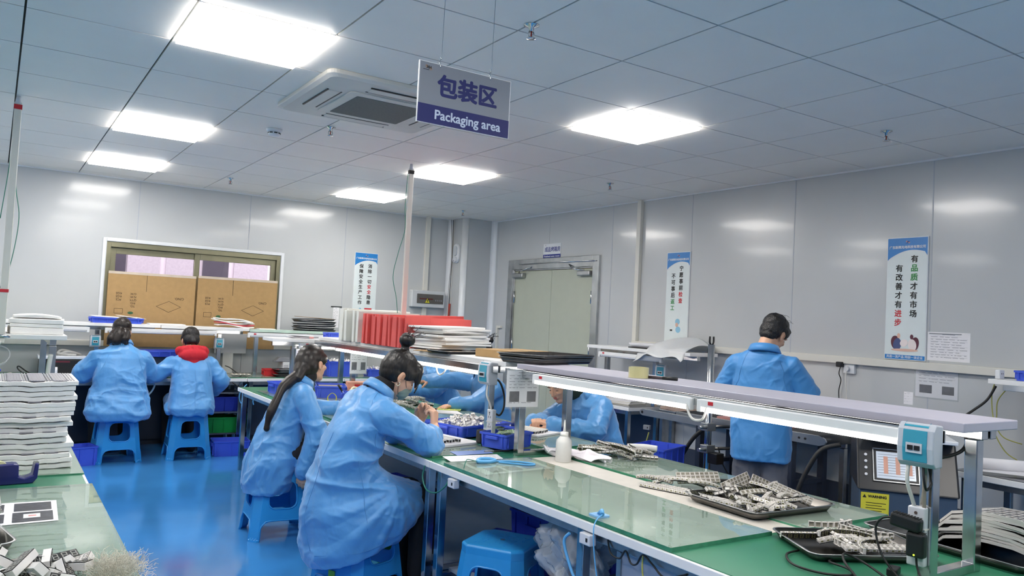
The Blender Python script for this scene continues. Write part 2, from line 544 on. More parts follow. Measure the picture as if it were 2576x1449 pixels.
# cartons flattened against the window, printed upside down
def carton(x0, wid, ztop, label):
    t = thing('flattened_carton', label, 'cardboard sheet', (x0, 8.985, 1.02), 0, 'cartons standing in the window')
    h = ztop - 1.02
    b = MB().box(0, wid, -.004, .004, 0, h)
    b.build('board', m_card, t)
    F = frame((wid, -.0047, 0), (-1, 0, 0), (0, 0, -1))   # print is upside down: x runs right to left, y downward
    F = Matrix.Translation((0, 0, 0)) @ F
    k = wid / .86
    def at(xw, zw): return F @ Matrix.Translation(((wid - (xw) * k), -(zw - 1.02), 0))
    b = MB()
    b.box(.37 * k - .002, .37 * k + .002, -.0055, -.004, h - .19, h)
    def outline(pts, wd):
        n = len(pts)
        for i in range(n):
            a = Vector((pts[i][0], -.0048, pts[i][1])); c = Vector((pts[(i + 1) % n][0], -.0048, pts[(i + 1) % n][1]))
            d = (c - a).normalized(); nn = Vector((d.z, 0, -d.x)) * wd / 2
            b.add([a - nn, c - nn, c + nn, a + nn], [(0, 1, 2, 3)])
    def pz(x, z): return (x * k, z - 1.02)
    outline([pz(.475, 1.449), pz(.6, 1.507), pz(.72, 1.45), pz(.6, 1.39)], .004)
    outline([pz(.075, 1.36), pz(.155, 1.36), pz(.155, 1.408), pz(.075, 1.408)], .0035)
    def txt(s, xw, zw, size): b.text(s, at(xw, zw), size, .0006)
    txt('C/NO.', .7, 1.538, .034)
    for i, s_ in enumerate(('KGS', 'KGS', 'PCS')): txt(s_, .11, 1.566 - .032 * i, .03)
    for i, s_ in enumerate(('G.W.', 'N.W.', "Q'TY.", 'P/O.', 'TO.')): txt(s_, .245, 1.566 - .032 * i, .028)
    b.build('printing', mat('brown_print_ink', '#4a3a24', .7), t)
    b = MB(); cx, cz = .23 * k, 1.368 - 1.02
    b.poly([(cx + .026 * math.cos(a), -.0052, cz + .014 * math.sin(a)) for a in [2 * math.pi * i / 24 for i in range(24)]])
    b.build('emblem', mat('green_stamp', '#2c5c3a', .6), t, label='green oval emblem')
    b = MB().box(0, wid, -.0062, -.0048, h - .02, h + .006)
    b.build('packing_tape', mat('glossy_clear_tape', '#cdbfae', 0.15, var=.1), t)
carton(.962, .85, 1.785, 'flattened brown carton with upside-down print in left window sash')
carton(1.835, .86, 1.795, 'flattened brown carton with upside-down print in right window sash')

# door in the right wall
d = thing('door_1', '', 'door', (XR, DY0, 0)); d['kind'] = 'structure'
for k in ('label', 'category', 'group'):
    if k in d: del d[k]
DW = DY1 - DY0
m_leaf = mat('sage_grey_door_leaf', '#b4b9a8', 0.35, var=0.02)
b = MB()
for y0, y1, z0, z1 in ((-.02, .085, 0, DZ + .02), (DW - .085, DW + .02, 0, DZ + .02), (.085, DW - .085, DZ - .1, DZ + .02)):
    b.box(-.03, .08, y0, y1, z0, z1)
for y0, y1, z0, z1 in ((.085, .1, 0, DZ - .1), (DW - .1, DW - .085, 0, DZ - .1), (.1, DW - .1, DZ - .115, DZ - .1)):
    b.box(-.012, .08, y0, y1, z0, z1)
b.build('door_frame', mat('satin_steel_frame', '#bfc1c2', .24, .9, var=.15, scale=9), d, .004)
for k, (y0, y1) in enumerate(((.1, DW / 2 - .002), (DW / 2 + .002, DW - .1))):
    lf = MB().box(.004, .05, y0, y1, .008, DZ - .118).build('door_leaf', m_leaf, d, .002)
    hy = y0 + .01 if k == 0 else y1 - .01
    for z in (.3, 1.2, 1.78):
        MB().cyl((-.006, hy, z - .07), (-.006, hy, z + .07), .011, n=12).build('hinge', m_chrome, lf)
    cy = y0 + .12 if k == 0 else y1 - .12; sg = 1 if k == 0 else -1
    cl = MB().box(-.055, .004, cy - .11, cy + .11, DZ - .2, DZ - .145).build('door_closer', m_steel, lf, .012, 3)
    MB().tube([(-.03, cy, DZ - .14), (-.09, cy + sg * .14, DZ - .125), (-.02, cy + sg * .3, DZ - .06)], .007, 8).build('closer_arm', m_chrome, lf)
MB().tube([(-.045, .02, DZ - .04), (-.045, DW * .5, DZ - .035), (-.05, DW - .25, DZ - .04)], .006, 8).build('rail', m_chrome, d)
struct(MB().box(XR + .1, XR + .3, DY0 - .3, DY1 + .3, 0, 2.6).build('wall_beyond_door', m_wall))

# ceiling LED panels
lt = thing('ceiling_light_panel', '', 'ceiling light', (GX + T * 1.5, GY + T * -.5, ZC), 0, 'square LED panels set in the ceiling grid')
b = MB()
for x0, x1, y0, y1 in ((-.297, -.285, -.297, .297), (.285, .297, -.297, .297), (-.285, .285, -.297, -.285), (-.285, .285, .285, .297)):
    b.box(x0, x1, y0, y1, -.002, .012)
b.build('frame', m_trim, lt)
MB().box(-.285, .285, -.285, .285, -.02, .008).build('diffuser', emit_mat('led_panel_glow', '#fffaf4', PANEL_POWER), lt)  # dropped below the tiles so its glowing sides brighten the ceiling
names = {(1, -1): 'square ceiling light nearest the hanging packaging sign, upper left of photo',
         (1, 3): 'middle of the three ceiling lights in the left row', (1, 6): 'farthest ceiling light in the left row, near the window wall',
         (5, -1): 'nearest ceiling light right of the hanging sign', (5, 3): 'middle ceiling light of the right row, above the red foam',
         (5, 6): 'farthest ceiling light of the right row, beside the white pole'}
for k, (i, j) in enumerate(LIGHTS):
    lb = names.get((i, j), 'square ceiling light added outside the view')
    if k == 0: lt['label'] = lb
    else:
        dup(lt, (GX + T * (i + .5), GY + T * (j + .5), ZC), 0, lb, 'square LED panels set in the ceiling grid' if (i, j) in names else 'ceiling lights added outside the view')

# ceiling cassette air conditioner
def cassette():
    t = thing('cassette_air_conditioner', 'white square ceiling air conditioner with grey grille beside hanging sign', 'air conditioner', (1.855, 4.39, ZC))
    o = rrect(.95, .95, .05); h = rrect(.56, .56, .02)
    b = MB()
    prof = [(o, 0.0), (o, -.022), (rrect(.9, .9, .05), -.035), (rrect(.62, .62, .04), -.042)]
    b.rings([[(p[0], p[1], z) for p in q] for q, z in prof], True, False)
    m_ac = mat('white_ac_plastic', '#d8d3ca', .4, var=.02)
    b.build('panel', m_ac, t, .004)
    MB().prism(rrect(.56, .56, .03), -.05, -.04).build('grille_frame', m_ac, t, .003)
    g = mat('dark_grille', '#6f706b', .7, var=.1, scale=80)
    b = MB().prism(rrect(.44, .44, .01), -.052, -.049)
    b.build('intake_grille', g, t)
    for k in range(4):
        M = TR(rz=R(90 * k))
        f = MB(M).box(-.2, .2, .315, .385, -.046, -.036); f.build('louvre', m_ac, t, .004)
        MB(M).box(-.21, .21, .385, .393, -.044, -.036).box(-.21, .21, .306, .313, -.0445, -.038).build('air_slot', m_black, t)
    MB().box(.2, .27, -.3, -.28, -.052, -.045).build('sensor', m_black, t)
cassette()

t = thing('smoke_detector', 'round white smoke detector on the ceiling left of air conditioner', 'smoke detector', (1.582, 5.575, ZC))
MB().lathe([(.055, 0), (.055, -.012), (.048, -.02), (.045, -.022)]).build('base', m_trim, t)
MB().lathe([(.04, -.02), (.042, -.035), (.036, -.045), (.02, -.05)]).build('cover', m_trim, t)
b = MB()
for k in range(8): b.box(.034, .0435, -.011, .011, -.034, -.027, TR(rz=R(45 * k)))
b.build('vent', m_black, t)

# sprinklers
sp = thing('ceiling_sprinkler', '', 'sprinkler', (1.844, 2.756, ZC), 0, 'chrome sprinklers hanging from the ceiling')
MB().lathe([(.034, 0), (.034, -.003), (.012, -.012), (.01, -.03)]).build('rosette', m_chrome, sp)
b = MB()
for s_ in (-1, 1): b.tube([(s_ * .009, 0, -.028), (s_ * .016, 0, -.042), (s_ * .006, 0, -.058)], .003, 6)
b.build('yoke', m_chrome, sp)
MB().cyl((0, 0, -.03), (0, 0, -.056), .0035, n=8).build('bulb', mat('red_glass_bulb', '#a83a2e', .2), sp)
MB().lathe([(.004, -.056), (.02, -.058), (.02, -.0605), (.004, -.062)]).build('deflector', m_chrome, sp)
for k, (x, y, lb) in enumerate(((1.844, 2.756, 'chrome ceiling sprinkler nearest the viewer, above the hanging sign'), (1.864, 5.214, 'chrome ceiling sprinkler just behind the air conditioner'),
        (1.886, 8.058, 'chrome ceiling sprinkler near the window wall'), (4.478, 2.746, 'chrome ceiling sprinkler at upper right near the right wall'),
        (4.539, 5.395, 'chrome ceiling sprinkler above the door side of the right wall'), (4.589, 8.129, 'chrome ceiling sprinkler near the corner pillar'))):
    if k == 0: sp['label'] = lb
    else: dup(sp, (x, y, ZC), 0, lb)

# ------------------------------------------------------------------ hanging sign
def logo(b1, b2, M, s):
    """small company mark: two discs, the letters XH and a dark bar."""
    b2.poly([(s * (-.35 + .42 * math.cos(a)), s * (.25 + .42 * math.sin(a)), .0006) for a in [2 * math.pi * i / 20 for i in range(20)]], M)
    b2.poly([(s * (.85 + .42 * math.cos(a)), s * (-.3 + .42 * math.sin(a)), .0006) for a in [2 * math.pi * i / 20 for i in range(20)]], M)
    b1.text('XH', M @ Matrix.Translation((s * .3, 0, .0012)), s * 1.0, s * .03)
    b1.poly([(s * -1.5, s * -.75, .0006), (s * .35, s * -.75, .0006), (s * .5, s * -.6, .0006), (s * -1.2, s * -.6, .0006)], M)

def hanging_sign():
    t = thing('hanging_sign', 'grey and navy hanging sign reading Packaging area, on two thin wires', 'sign', (1.440, 2.58, 2.2036))
    w_, h_ = .399, .226
    MB().box(-w_ / 2, w_ / 2, -.0035, .0035, 0, h_).build('board', m_white, t)
    F = frame((0, -.0042, h_ / 2), (1, 0, 0), (0, 0, 1))
    MB().box(-w_ / 2 + .003, w_ / 2 - .003, -.0042, -.0034, .070, h_ - .002).build('face', mat('silver_grey_sign_face', '#7f848d', .4, .2, var=.02), t)
    MB().box(-w_ / 2 + .002, w_ / 2 - .002, -.0043, -.0034, .001, .070).build('band', mat('deep_navy_band', '#161d5c', .45, var=.03), t)
    MB().text('包装区', F @ Matrix.Translation((.008, .028, .0003)), .086, .0034, width=.255).build('lettering', MATS['deep_navy_band'], t, label='navy Chinese lettering')
    MB().text('Packaging area', F @ Matrix.Translation((.015, -.078, .0006)), .049, .0011, width=.285).build('lettering', mat('pale_lettering', '#b9c4d6', .5), t, label='pale English lettering')
    b1, b2 = MB(), MB(); logo(b1, b2, F @ Matrix.Translation((-.165, .092, 0)), .014)
    e = b2.build('emblem', mat('bronze_disc_print', '#8d7a6d', .5), t); b1.build('emblem_letters', m_ink, e)
    for x in (-.113, .105):
        o = MB().tube([(x, 0, h_ - .012), (x, 0, h_ + .02), (x + .004, .0, h_ + .03), (x + .008, .002, .556)], .0009, 6).build('suspension_wire', m_steel, t)
        MB().tube(spl([(x, -.006, h_ - .012), (x - .004, -.003, h_ + .008), (x + .003, 0, h_ + .022), (x, 0, h_ + .03)], 4), .0022, 6).build('hook', m_chrome, o)
hanging_sign()

# ------------------------------------------------------------------ wall banners
def banner(label, M, cols, h, w=.30, foot=None, people=None):
    t = thing('slogan_banner', label, 'banner', (0, 0, 0), 0, 'slogan banners on the walls')
    t.matrix_world = M
    MB().box(-w / 2, w / 2, -h, 0, 0, .010).build('board', m_trim, t, .001)
    MB().box(-w / 2 + .005, w / 2 - .005, -h + .005, -.005, .009, .0112).build('face', m_signwhite, t)
    top = [(-w / 2 + .005, -.005), (w / 2 - .005, -.005), (w / 2 - .005, -.135)]
    arc = [(w / 2 - .005 - (w - .01) * u, -.135 + .065 * math.sin(math.pi * (.12 + .75 * u)) - .05 * u) for u in [i / 16 for i in range(1, 16)]]
    top += arc + [(-w / 2 + .005, -.165)]
    MB().poly([(p[0], p[1], .0116) for p in top]).build('header', m_signblue, t)
    arc2 = [(p[0], p[1] - .012) for p in arc]
    b = MB(); P = [(w / 2 - .005, -.14)] + arc + [(-w / 2 + .005, -.165)]
    for a, c in zip(P[:-1], P[1:]): b.add([(a[0], a[1] - .002, .0118), (c[0], c[1] - .002, .0118), (c[0], c[1] - .014 * (.3 + abs(c[0]) / w * 1.6), .0118), (a[0], a[1] - .014 * (.3 + abs(a[0]) / w * 1.6), .0118)], [(0, 1, 2, 3)])
    b.build('header_stripe', m_trim, t)
    F = Matrix.Translation((0, 0, .0124))
    MB().text('广东新辉光电科技有限公司', F @ Matrix.Translation((0, -.072, 0)), .023, .0006, width=w * .88).build('company_line', m_trim, t, label='white company name')
    b1, b2 = MB(), MB(); logo(b1, b2, F @ Matrix.Translation((0, -.034, 0)), .014)
    e = b2.build('emblem', mat('peach_disc_print', '#d9a08a', .5), t); b1.build('emblem_letters', m_inkblue, e)
    sets = {}
    for x, y0, size, chars in cols:
        for i, (ch, c) in enumerate(chars):
            sets.setdefault(c, []).append((ch, x, y0 - i * size * 1.13, size))
    for c, items in sets.items():
        b = MB()
        for ch, x, y, s_ in items:
            b.text(ch, F @ Matrix.Translation((x, y, 0)), s_ * .95, s_ * .022)
        b.build('slogan', {'k': m_ink, 'r': m_inkred, 'g': m_inkgreen}[c], t, label={'k': 'black slogan characters', 'r': 'red slogan characters', 'g': 'green slogan characters'}[c])
    if foot:
        MB().box(-w / 2 + .005, w / 2 - .005, -h + .005, -h + .035, .0108, .0118).build('footer', m_signblue, t)
        MB().text(foot, F @ Matrix.Translation((0, -h + .02, 0)), .021, .0003, width=w * .88).build('footer_line', m_trim, t)
    if people: people(t, F, w, h)
    return t
def k_(s, colors=''):
    return [(c, (colors[i] if i < len(colors) else 'k')) for i, c in enumerate(s)]

def meeting_art(t, F, w, h):
    y = -h + .12
    def blob(name, cx, cy, rx, ry, m, z=.0, rot=0):
        b = MB(); b.poly([(cx + rx * math.cos(a) * math.cos(rot) - ry * math.sin(a) * math.sin(rot), y + cy + rx * math.cos(a) * math.sin(rot) + ry * math.sin(a) * math.cos(rot), z) for a in [2 * math.pi * i / 20 for i in range(20)]], F)
        b.build(name, m, t)
    skin = mat('printed_skin', '#e0b7a4', .5); navy = mat('printed_navy', '#46527e', .5); plum = mat('printed_plum', '#5a2436', .5); pale = mat('printed_pale', '#efe3e0', .5)
    blob('printed_chair', -.066, .0, .035, .05, plum, .0001, .2); blob('printed_chair', .072, -.005, .03, .05, plum, .0001, -.2)
    blob('printed_jacket', -.055, -.012, .03, .045, navy, .0003, -.15); blob('printed_jacket', .055, -.012, .03, .042, pale, .0003, .2)
    blob('printed_head', -.045, .05, .012, .018, skin, .0005); blob('printed_head', .05, .045, .012, .017, plum, .0005)
    blob('printed_papers', -.005, .0, .03, .025, pale, .0006, .4); blob('printed_table', 0, -.05, .1, .01, skin, .0006)
banner('large slogan banner with two seated people printed below, on right wall near plug socket',
       frame((XR - .0005, 3.118, 2.223), (0, -1, 0), (0, 0, 1)),
       [(.055, -.16, .057, k_('有品质才有市场', 'kggkkkk')), (-.055, -.225, .057, k_('有改善才有进步', 'kkkkkrr'))], .872, foot='共造一流产品 同创一流企业', people=meeting_art)
def inspector_art(t, F, w, h):
    def blob(name, cx, cy, rx, ry, m, z=0.0):
        MB().poly([(cx + rx * math.cos(a), cy + ry * math.sin(a), z) for a in [2 * math.pi * i / 18 for i in range(18)]], F).build(name, m, t)
    blob('printed_cap', .02, -.66, .03, .028, m_cyan, .0002); blob('printed_face', .012, -.69, .018, .02, mat('printed_skin', '#e0b7a4', .5), .0004); blob('printed_jacket', .03, -.735, .032, .03, m_cyan, .0001)
    MB().box(-.075, -.045, -.75, -.735, 0, .0002, F).build('printed_block', m_ink, t)
banner('slogan banner with green and red characters, on right wall between door and bagged papers',
       frame((XR - .0005, 5.355, 2.215), (0, -1, 0), (0, 0, 1)),
       [(.045, -.16, .054, k_('宁愿事前检查', 'kkkkrr')), (-.055, -.23, .054, k_('不可事后返工', 'kkkkgg'))], .85, people=inspector_art)
def safety_art(t, F, w, h):
    MB().box(.005, .1, -.705, -.675, 0, .0003, F).build('printed_strip', m_inkred, t)
    MB().poly([(-.05 + .015 * math.cos(a), -.69 + .015 * math.sin(a), 0) for a in [2 * math.pi * i / 18 for i in range(18)]], F).build('printed_disc', m_cyan, t)
banner('slogan banner on back wall left of the grey fuse box',
       frame((3.776, YB - .0005, 2.222), (1, 0, 0), (0, 0, 1)),
       [(.052, -.165, .056, k_('消除一切安全隐患', 'kkkkrrkk')), (-.06, -.17, .056, k_('保障安全生产工作', 'kkkkkkkk'))], .85, people=safety_art)

def door_sign():
    t = thing('door_sign', 'small white and navy sign above the door reading Finished oven room', 'sign')
    t.matrix_world = frame((XR - .0005, 7.405, 2.235), (0, -1, 0), (0, 0, 1))
    MB().box(-.17, .17, 0, .17, 0, .004).build('board', m_trim, t)
    MB().box(-.17, .17, 0, .045, .0038, .005).build('band', m_inkblue, t)
    MB().text('成品烤箱房', Matrix.Translation((.01, .1, .0045)), .062, .001, width=.3).build('lettering', m_inkblue, t, label='navy Chinese lettering')
    MB().text('Finished oven room', Matrix.Translation((0, .022, .0054)), .028, .0006, width=.3).build('lettering', m_trim, t, label='white English lettering')
    b1, b2 = MB(), MB(); logo(b1, b2, Matrix.Translation((-.13, .155, .0042)), .006)
    e = b2.build('emblem', mat('bronze_disc_print', '#8d7a6d', .5), t); b1.build('emblem_letters', m_ink, e)
door_sign()

# ------------------------------------------------------------------ sheets pinned to walls
def form_sheet(label, M, w, h, rows=9, photo=False, clip=False, film=False, name='paper_form', lines=True):
    t = thing(name, label, 'paper'); t.matrix_world = M
    MB().box(-w / 2, w / 2, -h, 0, 0, .0012).build('sheet', m_paper, t)
    b = MB()
    F = Matrix.Translation((0, 0, .0013))
    if lines:
        b.box(-w * .15, w * .15, -h * .09, -h * .075, 0, .0002, F)
        for i in range(rows):
            y = -h * (.14 + .8 * i / rows)
            x1 = w * (.44 if i % 3 else .3)
            if photo and .5 < -y / h < .85: continue
            b.box(-w * .44, x1, y - h * .004, y, 0, .0002, F)
            random.seed(i); x = -w * .42
            while x < x1 - .02:
                l = rnd(.01, .05) * w / .28; b.box(x, min(x + l, x1), y - h * .032, y - h * .018, 0, .0002, F); x += l + rnd(.004, .02)
        b.build('printing', m_inkgrey, t)
    if photo:
        for x0, x1 in ((-.4, -.1), (.14, .42)):
            MB().box(w * x0, w * x1, -h * .86, -h * .58, 0, .0004, F).build('photo_print', m_photo, t)
    if clip:
        MB().box(-w * .46, w * .3, -h * .07, -h * .04, .001, .004).build('clip_strip', m_grey, t)
    if film:
        MB().add([(-w * .53, -h * 1.05, .0026), (w * .53, -h * 1.05, .0026), (w * .53, h * .02, .0026), (-w * .53, h * .02, .0026)], [(0, 1, 2, 3)]).build('plastic_sleeve', m_clear, t)
    return t
WR = lambda y, z: frame((XR - .0006, y, z), (0, -1, 0), (0, 0, 1))
form_sheet('printed form with dark clip strip taped beside the large banner', WR(2.818, 1.558), .285, .195, 9, clip=True)
form_sheet('sleeved work instruction with two photos, below duct under the large banner', WR(2.893, 1.308), .288, .2, 8, photo=True, film=True)
form_sheet('tiny white note on the right wall left of the sleeved sheet', WR(3.085, 1.13), .066, .088, 4)
t = form_sheet('narrow white list hanging from dark clip on back wall beside slogan banner', frame((3.43, YB - .0006, 1.546), (1, 0, 0), (0, 0, 1)), .075, .25, 12)
MB().box(-.068, .068, -.006, .004, 0, .006).build('clip_strip', m_black, t)

# ------------------------------------------------------------------ ducts, fuse box, pillar lamp, conduit pipes
def wall_duct(label, boxes):
    o = MB()
    for bx in boxes: o.box(*bx)
    return tag(o.build('cable_duct', m_cream, None, .003), label, 'cable duct', 'cream cable ducts on the walls')
wall_duct('cream cable duct along right wall under the large banner, with vertical run to ceiling', [(XR - .045, XR, .6, 5.93, 1.292, 1.345), (XR - .04, XR, 5.875, 5.93, 1.345, ZC)])
wall_duct('cream cable duct along the back wall under the long shelf', [(-3.5, 4.55, YB - .04, YB, 1.02, 1.075)])
wall_duct('vertical cream duct above and below the grey fuse box', [(4.56, 4.62, YB - .035, YB, 1.812, ZC), (4.56, 4.62, YB - .035, YB, 1.075, 1.593)])
wall_duct('short cream duct on right wall beside the corner pillar', [(XR - .03, XR, 8.47, 8.50, .4, 1.38), (XR - .03, XR, 8.40, 8.50, 1.38, 1.41)])

t = thing('fuse_box', 'grey wall fuse box with smoked window and yellow warning triangle', 'fuse box', (4.615, YB, 1.70))
MB().box(-.235, .235, -.085, 0, -.105, .11).build('housing', mat('fuse_box_grey', '#c9ccce', .4, var=.02), t, .012, 3)
MB().box(-.165, .21, -.092, -.084, -.055, .065).build('smoked_window', mat('smoked_window_plastic', '#5d5a58', .15, var=.08), t, .004)
b = MB().box(-.13, .06, -.0935, -.092, -.005, .012)
b.build('breaker_row', mat('dark_red_label', '#5a2b2b', .4), t)
b = MB()
for x in (.1, .13, .16, .185): b.box(x - .006, x + .006, -.0935, -.092, -.02, -.002)
b.build('switch_row', m_inkgrey, t)
b = MB().add([(-.06, -.0955, -.05), (.02, -.0955, -.05), (-.02, -.0955, .02)], [(0, 1, 2)]); w_ = b.build('warning_sticker', m_yellow, t, label='yellow triangle sticker with a black bolt')
b = MB()
P = [Vector((-.06, -.096, -.05)), Vector((.02, -.096, -.05)), Vector((-.02, -.096, .02))]; cc = sum(P, Vector()) / 3
for i in range(3):
    a, c = P[i], P[(i + 1) % 3]; a2, c2 = cc + (a - cc) * .82, cc + (c - cc) * .82
    b.add([a, c, c2, a2], [(0, 1, 2, 3)])
b.add([(-.018, -.0962, .0), (-.032, -.0962, -.026), (-.02, -.0962, -.024), (-.026, -.0962, -.046), (-.006, -.0962, -.018), (-.018, -.0962, -.02), (-.01, -.0962, 0)], [tuple(range(7))])
b.build('warning_mark', m_ink, w_)

t = thing('emergency_lamp', 'white oval emergency lamp on the side of the corner pillar', 'lamp', (4.945, 8.845, 2.31))
def oval(w_, h_, x0, x1, r):
    p = rrect(h_, w_, r, 8)
    return [[(x0, q[1], q[0]) for q in p], [(x1, q[1], q[0]) for q in p]]
MB().rings(oval(.15, .25, 0, -.03, .074)).build('base', m_trim, t, .008, 3)
MB().rings(oval(.09, .13, -.028, -.045, .044), M=Matrix.Translation((0, 0, .03))).build('lens', mat('frosted_lens', '#c3c9cf', .3), t, .006)
MB().rings(oval(.09, .07, -.028, -.05, .03), M=Matrix.Translation((0, 0, -.08))).build('cap', m_wgrey, t, .006)
MB().cyl((-.05, 0, -.1), (-.053, 0, -.1), .006).build('button', m_black, t)

t = thing('pillar_cables', 'bundle of thin cables with red and dark sleeve running down pillar edge', 'cable', (4.92, 8.985, 0))
for k, (dx, m_) in enumerate(((0, m_rubber), (-.02, m_wcable), (.012, m_wcable), (-.03, m_grey))):
    MB().tube(spl([(dx, -.03, ZC - .01), (dx * .4 + .01, -.035, 2.3), (dx + .004 * k, -.035, 1.9), (dx * 1.4, -.03, 1.3), (dx, -.03, .8)], 6), .004, 6).build('cable', m_, t)
MB().cyl((.0, -.035, 1.42), (0.005, -.035, 1.66), .014).build('red_sleeve', mat('brick_red_sleeve', '#a03a2c', .5), t)
MB().cyl((.0, -.035, 1.36), (0, -.035, 1.42), .018).build('brass_nut', mat('brass', '#9a7a3d', .35, .8), t)

def ceiling_pole(label, x, y, z0, redcap, cablepts):
    t = thing('cable_pole', label, 'cable pole', (x, y, z0))
    h = ZC - z0
    MB().box(-.021, .021, -.0125, .0125, 0, h - .04).build('duct', m_cream, t, .004)
    MB().cyl((0, 0, h - .05), (0, 0, h), .02, .012).build('top_fitting', m_wgrey, t)
    MB().box(-.023, .023, -.0145, .0145, h - .085, h - .055).build('cap_band', m_inkred if redcap else m_black, t)
    if redcap: MB().box(-.024, .024, -.0145, .0145, .32, .34).build('tie_band', m_inkred, t)
    MB().tube(spl(cablepts, 7), .0028, 6).build('green_cable', m_gcable, t)
    if redcap: MB().tube(spl([(-.012, .03, h - .06), (-.02, .03, h * .75), (-.05, .02, h * .5)], 6), .003, 6).build('green_cable', m_gcable, t)
    return t, h
tp, h = ceiling_pole('white cable pole with red bands dropping from ceiling to left shelf', .052, 5.90, 1.19, True,
    [(.0, .02, 1.3), (.02, .02, 1.0), (.05, .03, .8), (.03, .03, .55), (-.01, .03, .38), (-.1, .05, .22), (-.25, .1, .1)])
MB().cyl((-.05, -.016, .045), (.05, -.016, .045), .008).box(-.03, .03, -.02, -.012, .035, .055).build('clamp', m_chrome, tp)
ceiling_pole('white cable pole dropping from ceiling behind the red foam sheets', 2.86, 5.983, 1.255, False,
    [(-.02, .02, 1.42), (-.03, .02, 1.15), (-.02, .02, .95), (-.06, .04, .75), (-.09, .05, .55), (-.05, .04, .35), (-.02, .03, .05)])
# ================================================================== benches
m_top = m_white
m_dkpanel = mat('dark_blue_grey_panel', '#3c4454', 0.4, var=0.05)

def bench(label, x0, x1, y0, y1, legs=None, edge='x', shelf=True, matc=None, z=.75, group='workbenches', panel=None, extra=None):
    t = thing('workbench', label, 'workbench', ((x0 + x1) / 2, (y0 + y1) / 2, 0), 0, group)
    hx, hy = (x1 - x0) / 2, (y1 - y0) / 2
    MB().box(-hx, hx, -hy, hy, z - .037, z - .003).build('tabletop', m_top, t, .003)
    MB().box(-hx + .012, hx - .012, -hy + .003, hy - .003, z - .0035, z).build('mat', matc or m_mat, t)
    for sx in (-1, 1):
        for sy in (-1, 1):
            MB().cbox((sx * (hx - .05), sy * (hy - .06), (z - .037) / 2), (.04, .04, z - .037)).build('leg', m_chrome, t, .003)
    if extra is not None:
        for sx in (-1, 1): MB().cbox((sx * (hx - .05), extra, (z - .037) / 2), (.04, .04, z - .037)).build('leg', m_chrome, t, .003)
    b = MB()
    for sy in (-1, 1): b.box(-hx + .07, hx - .07, sy * (hy - .06) - .015, sy * (hy - .06) + .015, z - .075, z - .038)
    for sx in (-1, 1): b.box(sx * (hx - .05) - .015, sx * (hx - .05) + .015, -hy + .08, hy - .08, z - .075, z - .038)
    b.build('frame_rail', m_steel, t, .002)
    if shelf:
        b = MB()
        b.box(hx - .065, hx - .035, -hy + .08, hy - .08, .16, .19)
        for sy in (-1, 1): b.box(-hx + .07, hx - .07, sy * (hy - .06) - .015, sy * (hy - .06) + .015, .16, .19)
        b.build('lower_rail', m_chrome, t, .002)
        MB().box(-hx + .12, hx - .07, (-hy + .05) if shelf is True else shelf, hy - .05, .19, .205).build('lower_shelf', mat('dull_shelf_board', '#8d9aa8', .5), t)
    if panel:
        MB().box(*panel(hx, hy)).build('modesty_panel', m_dkpanel, t)
    return t

BX0, BX1 = 1.928, 3.215
bench('long green-topped workbench in the foreground right, holding the trays of displays', BX0, BX1, .55, 3.63, shelf=.82, extra=.32)
bench('middle workbench with four people working around it', BX0, BX1, 3.635, 5.43)
bench('farthest unit of the central workbench row, by the ponytailed worker', BX0, BX1, 5.435, 7.45)
bench('left foreground workbench with green mat and tape dispenser', -.86, .372, .9, 3.575)
bench('left workbench carrying the tall stack of white foam trays', -.86, .372, 3.58, 5.85)
bench('far left workbench under the small end shelf', -.86, .42, 5.855, 7.5)
pan = lambda hx, hy: (-hx + .03, hx - .03, hy - .03, hy - .015, .06, .70)
bench('back wall workbench at far left in front of the window wall', -1.6, .52, 8.36, 9.0, shelf=False, panel=pan)
bench('back wall workbench at which the two seated workers face the window', .525, 2.255, 8.36, 9.0, shelf=False, panel=pan)
bench('back wall workbench right of the red-hooded worker', 2.26, 3.32, 8.36, 9.0, shelf=False, panel=pan)
bench('back wall workbench under the fuse box', 3.325, 4.5, 8.36, 9.0, shelf=False, panel=pan)
m_dkglass = mat('dark_glossy_bench_cover', '#20262c', 0.12, var=.1)
bench('right wall workbench with dark glossy top near the door', 4.9, 5.36, 5.42, 6.45, shelf=False, matc=m_dkglass, panel=lambda hx, hy: (hx - .04, hx - .02, -hy + .04, hy - .04, .1, .7))
bench('right wall workbench at the far right edge, with dark top and white edge', 4.75, 5.36, .9, 2.44, shelf=False, matc=m_dkglass)

# steel-framed table behind the conveyor
t = thing('steel_table', 'grey steel frame table with pinkish board against right wall behind the conveyor', 'table', (5.305, 4.4, 0))
MB().box(-.08, .085, -.95, .95, .74, .765).build('board', mat('pinkish_plywood', '#b9a08f', .6, var=.08, scale=5, stretch=(1, .1, 1)), t, .003)
MB().box(-.085, -.06, -.96, .96, .685, .738).box(.055, .085, -.96, .96, .685, .738).build('rail', m_steel, t, .003)
for sx in (-1, 1):
    for sy in (-1, 1): MB().cbox((sx * .062, sy * .93, .34), (.04, .04, .68)).build('leg', m_steel, t, .003)

